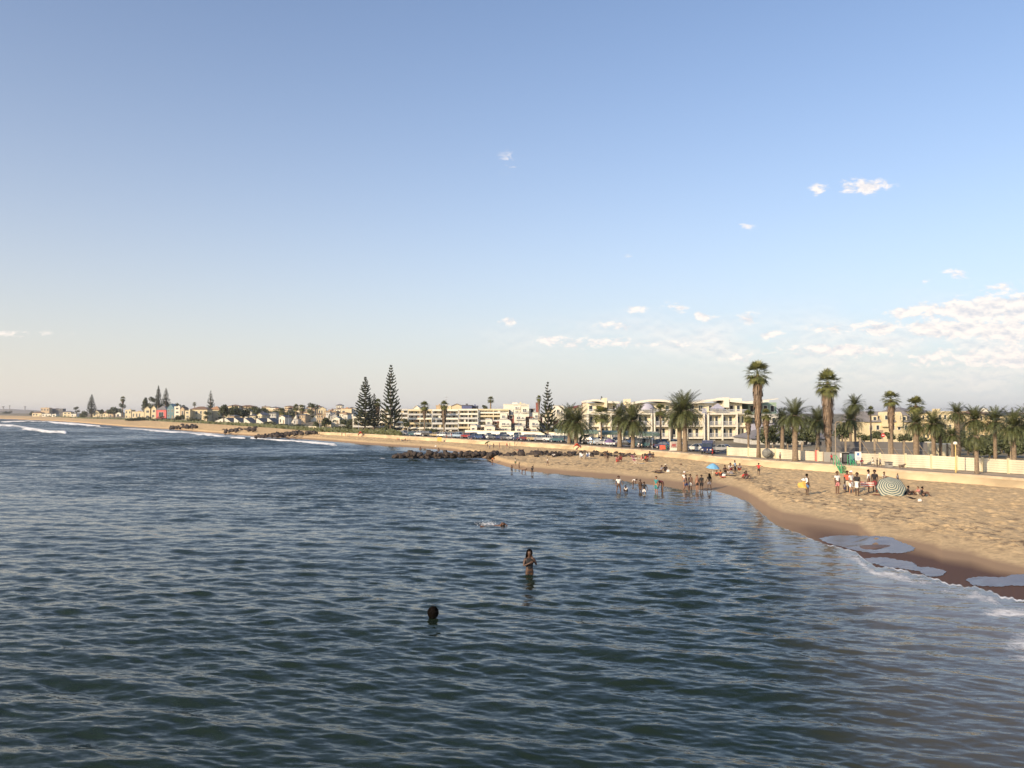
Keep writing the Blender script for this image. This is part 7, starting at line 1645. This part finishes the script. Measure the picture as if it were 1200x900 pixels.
def make_car(kind,c,label,loc,rz,group):
    body,cab,w_=PROF[kind]; t=thing({'hatchback':'hatchback_car','saloon':'saloon_car','pickup':'pickup_truck','off roader':'off_road_car','minibus':'minibus'}[kind],label,'car' if kind not in ('minibus','pickup') else {'minibus':'minibus','pickup':'pickup truck'}[kind],loc,rz,group,.76)
    loft(body,w_,w_).build('body',paint(c),t)
    n=4; (x0,z0),(x1,z1),(x2,z2),(x3,z3)=cab; wt=w_-.16; wb=w_-.03
    V=[(x0,-wb,z0),(x1,-wt,z1),(x2,-wt,z2),(x3,-wb,z3),(x0,wb,z0),(x1,wt,z1),(x2,wt,z2),(x3,wb,z3)]
    MB().add(V,[(0,1,2,3),(7,6,5,4),(0,4,5,1),(2,6,7,3)]).build('window_glass',glass,t)
    r=MB(); r.add([(x1-.05,-wt-.02,z1),(x2+.05,-wt-.02,z2),(x2+.05,wt+.02,z2),(x1-.05,wt+.02,z1),(x1+.1,-wt+.1,z1+.07),(x2-.1,-wt+.1,z2+.07),(x2-.1,wt-.1,z2+.07),(x1+.1,wt-.1,z1+.07)],[(0,3,2,1),(4,5,6,7),(0,1,5,4),(1,2,6,5),(2,3,7,6),(3,0,4,7)])
    for sy in (-1,1):
        for (xa,za,xb,zb_) in ((x0,z0,x1,z1),(x3,z3,x2,z2),((x0+x3)/2+.1,z0,(x1+x2)/2+.1,z1)): r.tube([(xa,sy*(wb+.005),za),(xb,sy*(wt+.012),zb_)],.045,5)
    r.build('roof',paint(c),t)
    rw_=.31 if kind in ('hatchback','saloon') else .38
    for xx in (body[0][0]+.72,body[-1][0]-.72):
        for sy in (-1,1):
            wh=MB().tube([(xx,sy*(w_-.17),rw_),(xx,sy*(w_+.02),rw_)],rw_,16).build('wheel',tyre,t); MB().tube([(xx,sy*(w_+.021),rw_),(xx,sy*(w_+.035),rw_)],rw_*.6,12).build('rim',rim,wh)
    for sy in (-1,1):
        MB().box(body[1][0]-.03,body[1][0]+.12,sy*(w_-.22)-.16,sy*(w_-.22)+.12,.60,.76).build('headlight',lampm,t); MB().box(body[-2][0]-.10,body[-2][0]+.03,sy*(w_-.2)-.1,sy*(w_-.2)+.1,.66,.86).build('tail_light',tailm,t)
    if kind=='pickup': MB().box(.85,2.38,-w_+.12,w_-.12,1.121,1.135).build('load_bed',slate,t)
    return t
ORD=['leftmost','second from the left','third from the left','fourth from the left','fifth from the left','sixth from the left','seventh from the left','eighth from the left']
CARS=[(452,'saloon','grey'),(459,'hatchback','navy'),(474,'saloon','silver'),(485,'hatchback','teal'),(493.5,'pickup','white'),(502,'off roader','black'),(511,'saloon','gold'),(519,'hatchback','white'),(528,'hatchback','silver'),
 (537,'pickup','pale blue'),(548,'off roader','red'),(556,'saloon','navy'),(563,'hatchback','blue'),(569,'saloon','white'),(578,'hatchback','grey'),(585.5,'saloon','navy'),(594,'hatchback','grey'),(602,'hatchback','silver'),(609,'saloon','navy'),(618,'off roader','maroon'),(627,'off roader','gold'),(635,'off roader','silver'),(646,'pickup','white'),
 (654,'off roader','teal'),(662,'saloon','grey'),(681,'saloon','silver'),(690,'off roader','grey'),(700,'saloon','pale blue'),(708,'saloon','silver'),(716,'hatchback','white'),(733,'saloon','black'),(750,'hatchback','silver'),(757,'minibus','teal'),(768,'off roader','black'),(779,'saloon','navy'),(816.5,'saloon','white'),(846,'saloon','silver')]
cnt={}; tot={}
for c in CARS: tot[(c[1],c[2])]=tot.get((c[1],c[2]),0)+1
NEAR={452:'between the two big pines',459:'right of the tallest pine',474:'by the street lamp right of the tallest pine',485:'near the left end of the row',493.5:'left of the short fan palm',502:'under the two fan palms',511:'under the second fan palm',519:'beside the coral shirted person',528:'right of the coral shirted person',537:'before the dark glazed flats',548:'before the lowest left townhouse',556:'next to the red car',563:'left of the crowded middle',569:'before the green doored townhouse',578:'before the broad curved townhouse',585.5:'right of the broad curved townhouse',594:'left of the tall curved townhouse',602:'before the tall curved townhouse',609:'just right of the street lamp',618:'left of the sparse pine',627:'before the sparse pine',635:'at the foot of the sparse pine',646:'right of the sparse pine',654:'at the left carport',662:'left of the date palm pair',681:'right of the red tent',690:'under the second carport',700:'at the slender palm',708:'left of the purple sunshade',716:'behind the purple sunshade',733:'between the middle date palms',750:'right of the middle date palms',757:'at the lamp post',768:'left of the red stall',779:'behind the market tables',816.5:'left of the blue van',846:'left of the fence end'}
for (px,k,c) in CARS:
    a=(px-600)/F; kk=9.5 if px > 560 else 8.5; kk = 14 if px > 840 else kk; d=float(back(a))+kk+rnd.uniform(-.6,1.2); x=X(px,d); rz=rnd.choice([0,PI])+rnd.uniform(-.5,.1)-.45
    make_car(k,c,f'{c} {k} parked {NEAR[px]}',(x,d,float(zland(a,d))+.015),rz,'cars parked along the promenade')
# second row farther back
for i,px in enumerate([556,573,590,606,624,641,668,686,704,722,742,761,776,792]):
    a=(px-600)/F; d=float(back(a))+23; c=['silver','white','grey','blue','white','black','silver'][i%7]; k=['saloon','hatchback','pickup','off roader'][i%4]
    make_car(k,c,f'{c} {k} in the back row of the car park, {["first","second","third","fourth","fifth","sixth","seventh","eighth","ninth","tenth","eleventh","twelfth","thirteenth","last"][i]} from the left',(X(px,d),d,float(zland(a,d))+.015),rnd.uniform(-.4,.4)+PI/2,'cars in the back row')
# blue delivery van
x,d,z=at_prom(829.5,5.6); t=thing('delivery_van','tall dark blue box van parked at the end of the promenade fence','van',(x,d,z),1.2,None,.82); bp=paint('navy')
MB().box(-.9,2.3,-.95,.95,.55,2.35).build('cargo_box',paint('navy'),t); loft([(-2.3,.5),(-2.35,1.0),(-2.05,1.25),(-1.75,1.95),(-.93,2.0),(-.93,.5)],.9,.9).build('cab',bp,t)
MB().add([(-2.09,-.82,1.27),(-2.09,.82,1.27),(-1.80,.78,1.88),(-1.80,-.78,1.88),(-2.06,-.82,1.25),(-2.06,.82,1.25),(-1.77,.78,1.86),(-1.77,-.78,1.86)],[(0,3,2,1),(4,5,6,7),(0,1,5,4),(1,2,6,5),(2,3,7,6),(3,0,4,7)]).build('windscreen',glass,t)
MB().box(-1.7,-1.05,-.915,-.90,1.2,1.8).build('side_window',glass,t)
for xx in (-1.6,1.4):
    for sy in (-1,1): wh=MB().tube([(xx,sy*.74,.36),(xx,sy*.93,.36)],.36,16).build('wheel',tyre,t); MB().tube([(xx,sy*.931,.36),(xx,sy*.95,.36)],.2,12).build('rim',rim,wh)
for sy in (-.7,.7): MB().box(-2.38,-2.3,sy-.14,sy+.14,.7,.88).build('headlight',lampm,t)

# ------------------------------------------------------------------ air
hm = bpy.data.materials.new('haze'); hm.use_nodes = True; t = hm.node_tree; t.nodes.clear()
ou = t.nodes.new('ShaderNodeOutputMaterial'); pv = t.nodes.new('ShaderNodeVolumePrincipled')
pv.inputs['Color'].default_value = (.93,.93,.95,1); pv.inputs['Density'].default_value = HAZE; pv.inputs['Anisotropy'].default_value = .2
t.links.new(pv.outputs[0], ou.inputs['Volume'])
tag(MB().box(-9000, 9000, -300, 9500, -4.5, 60).build('haze', hm), 'thin pale sea haze', kind='stuff')
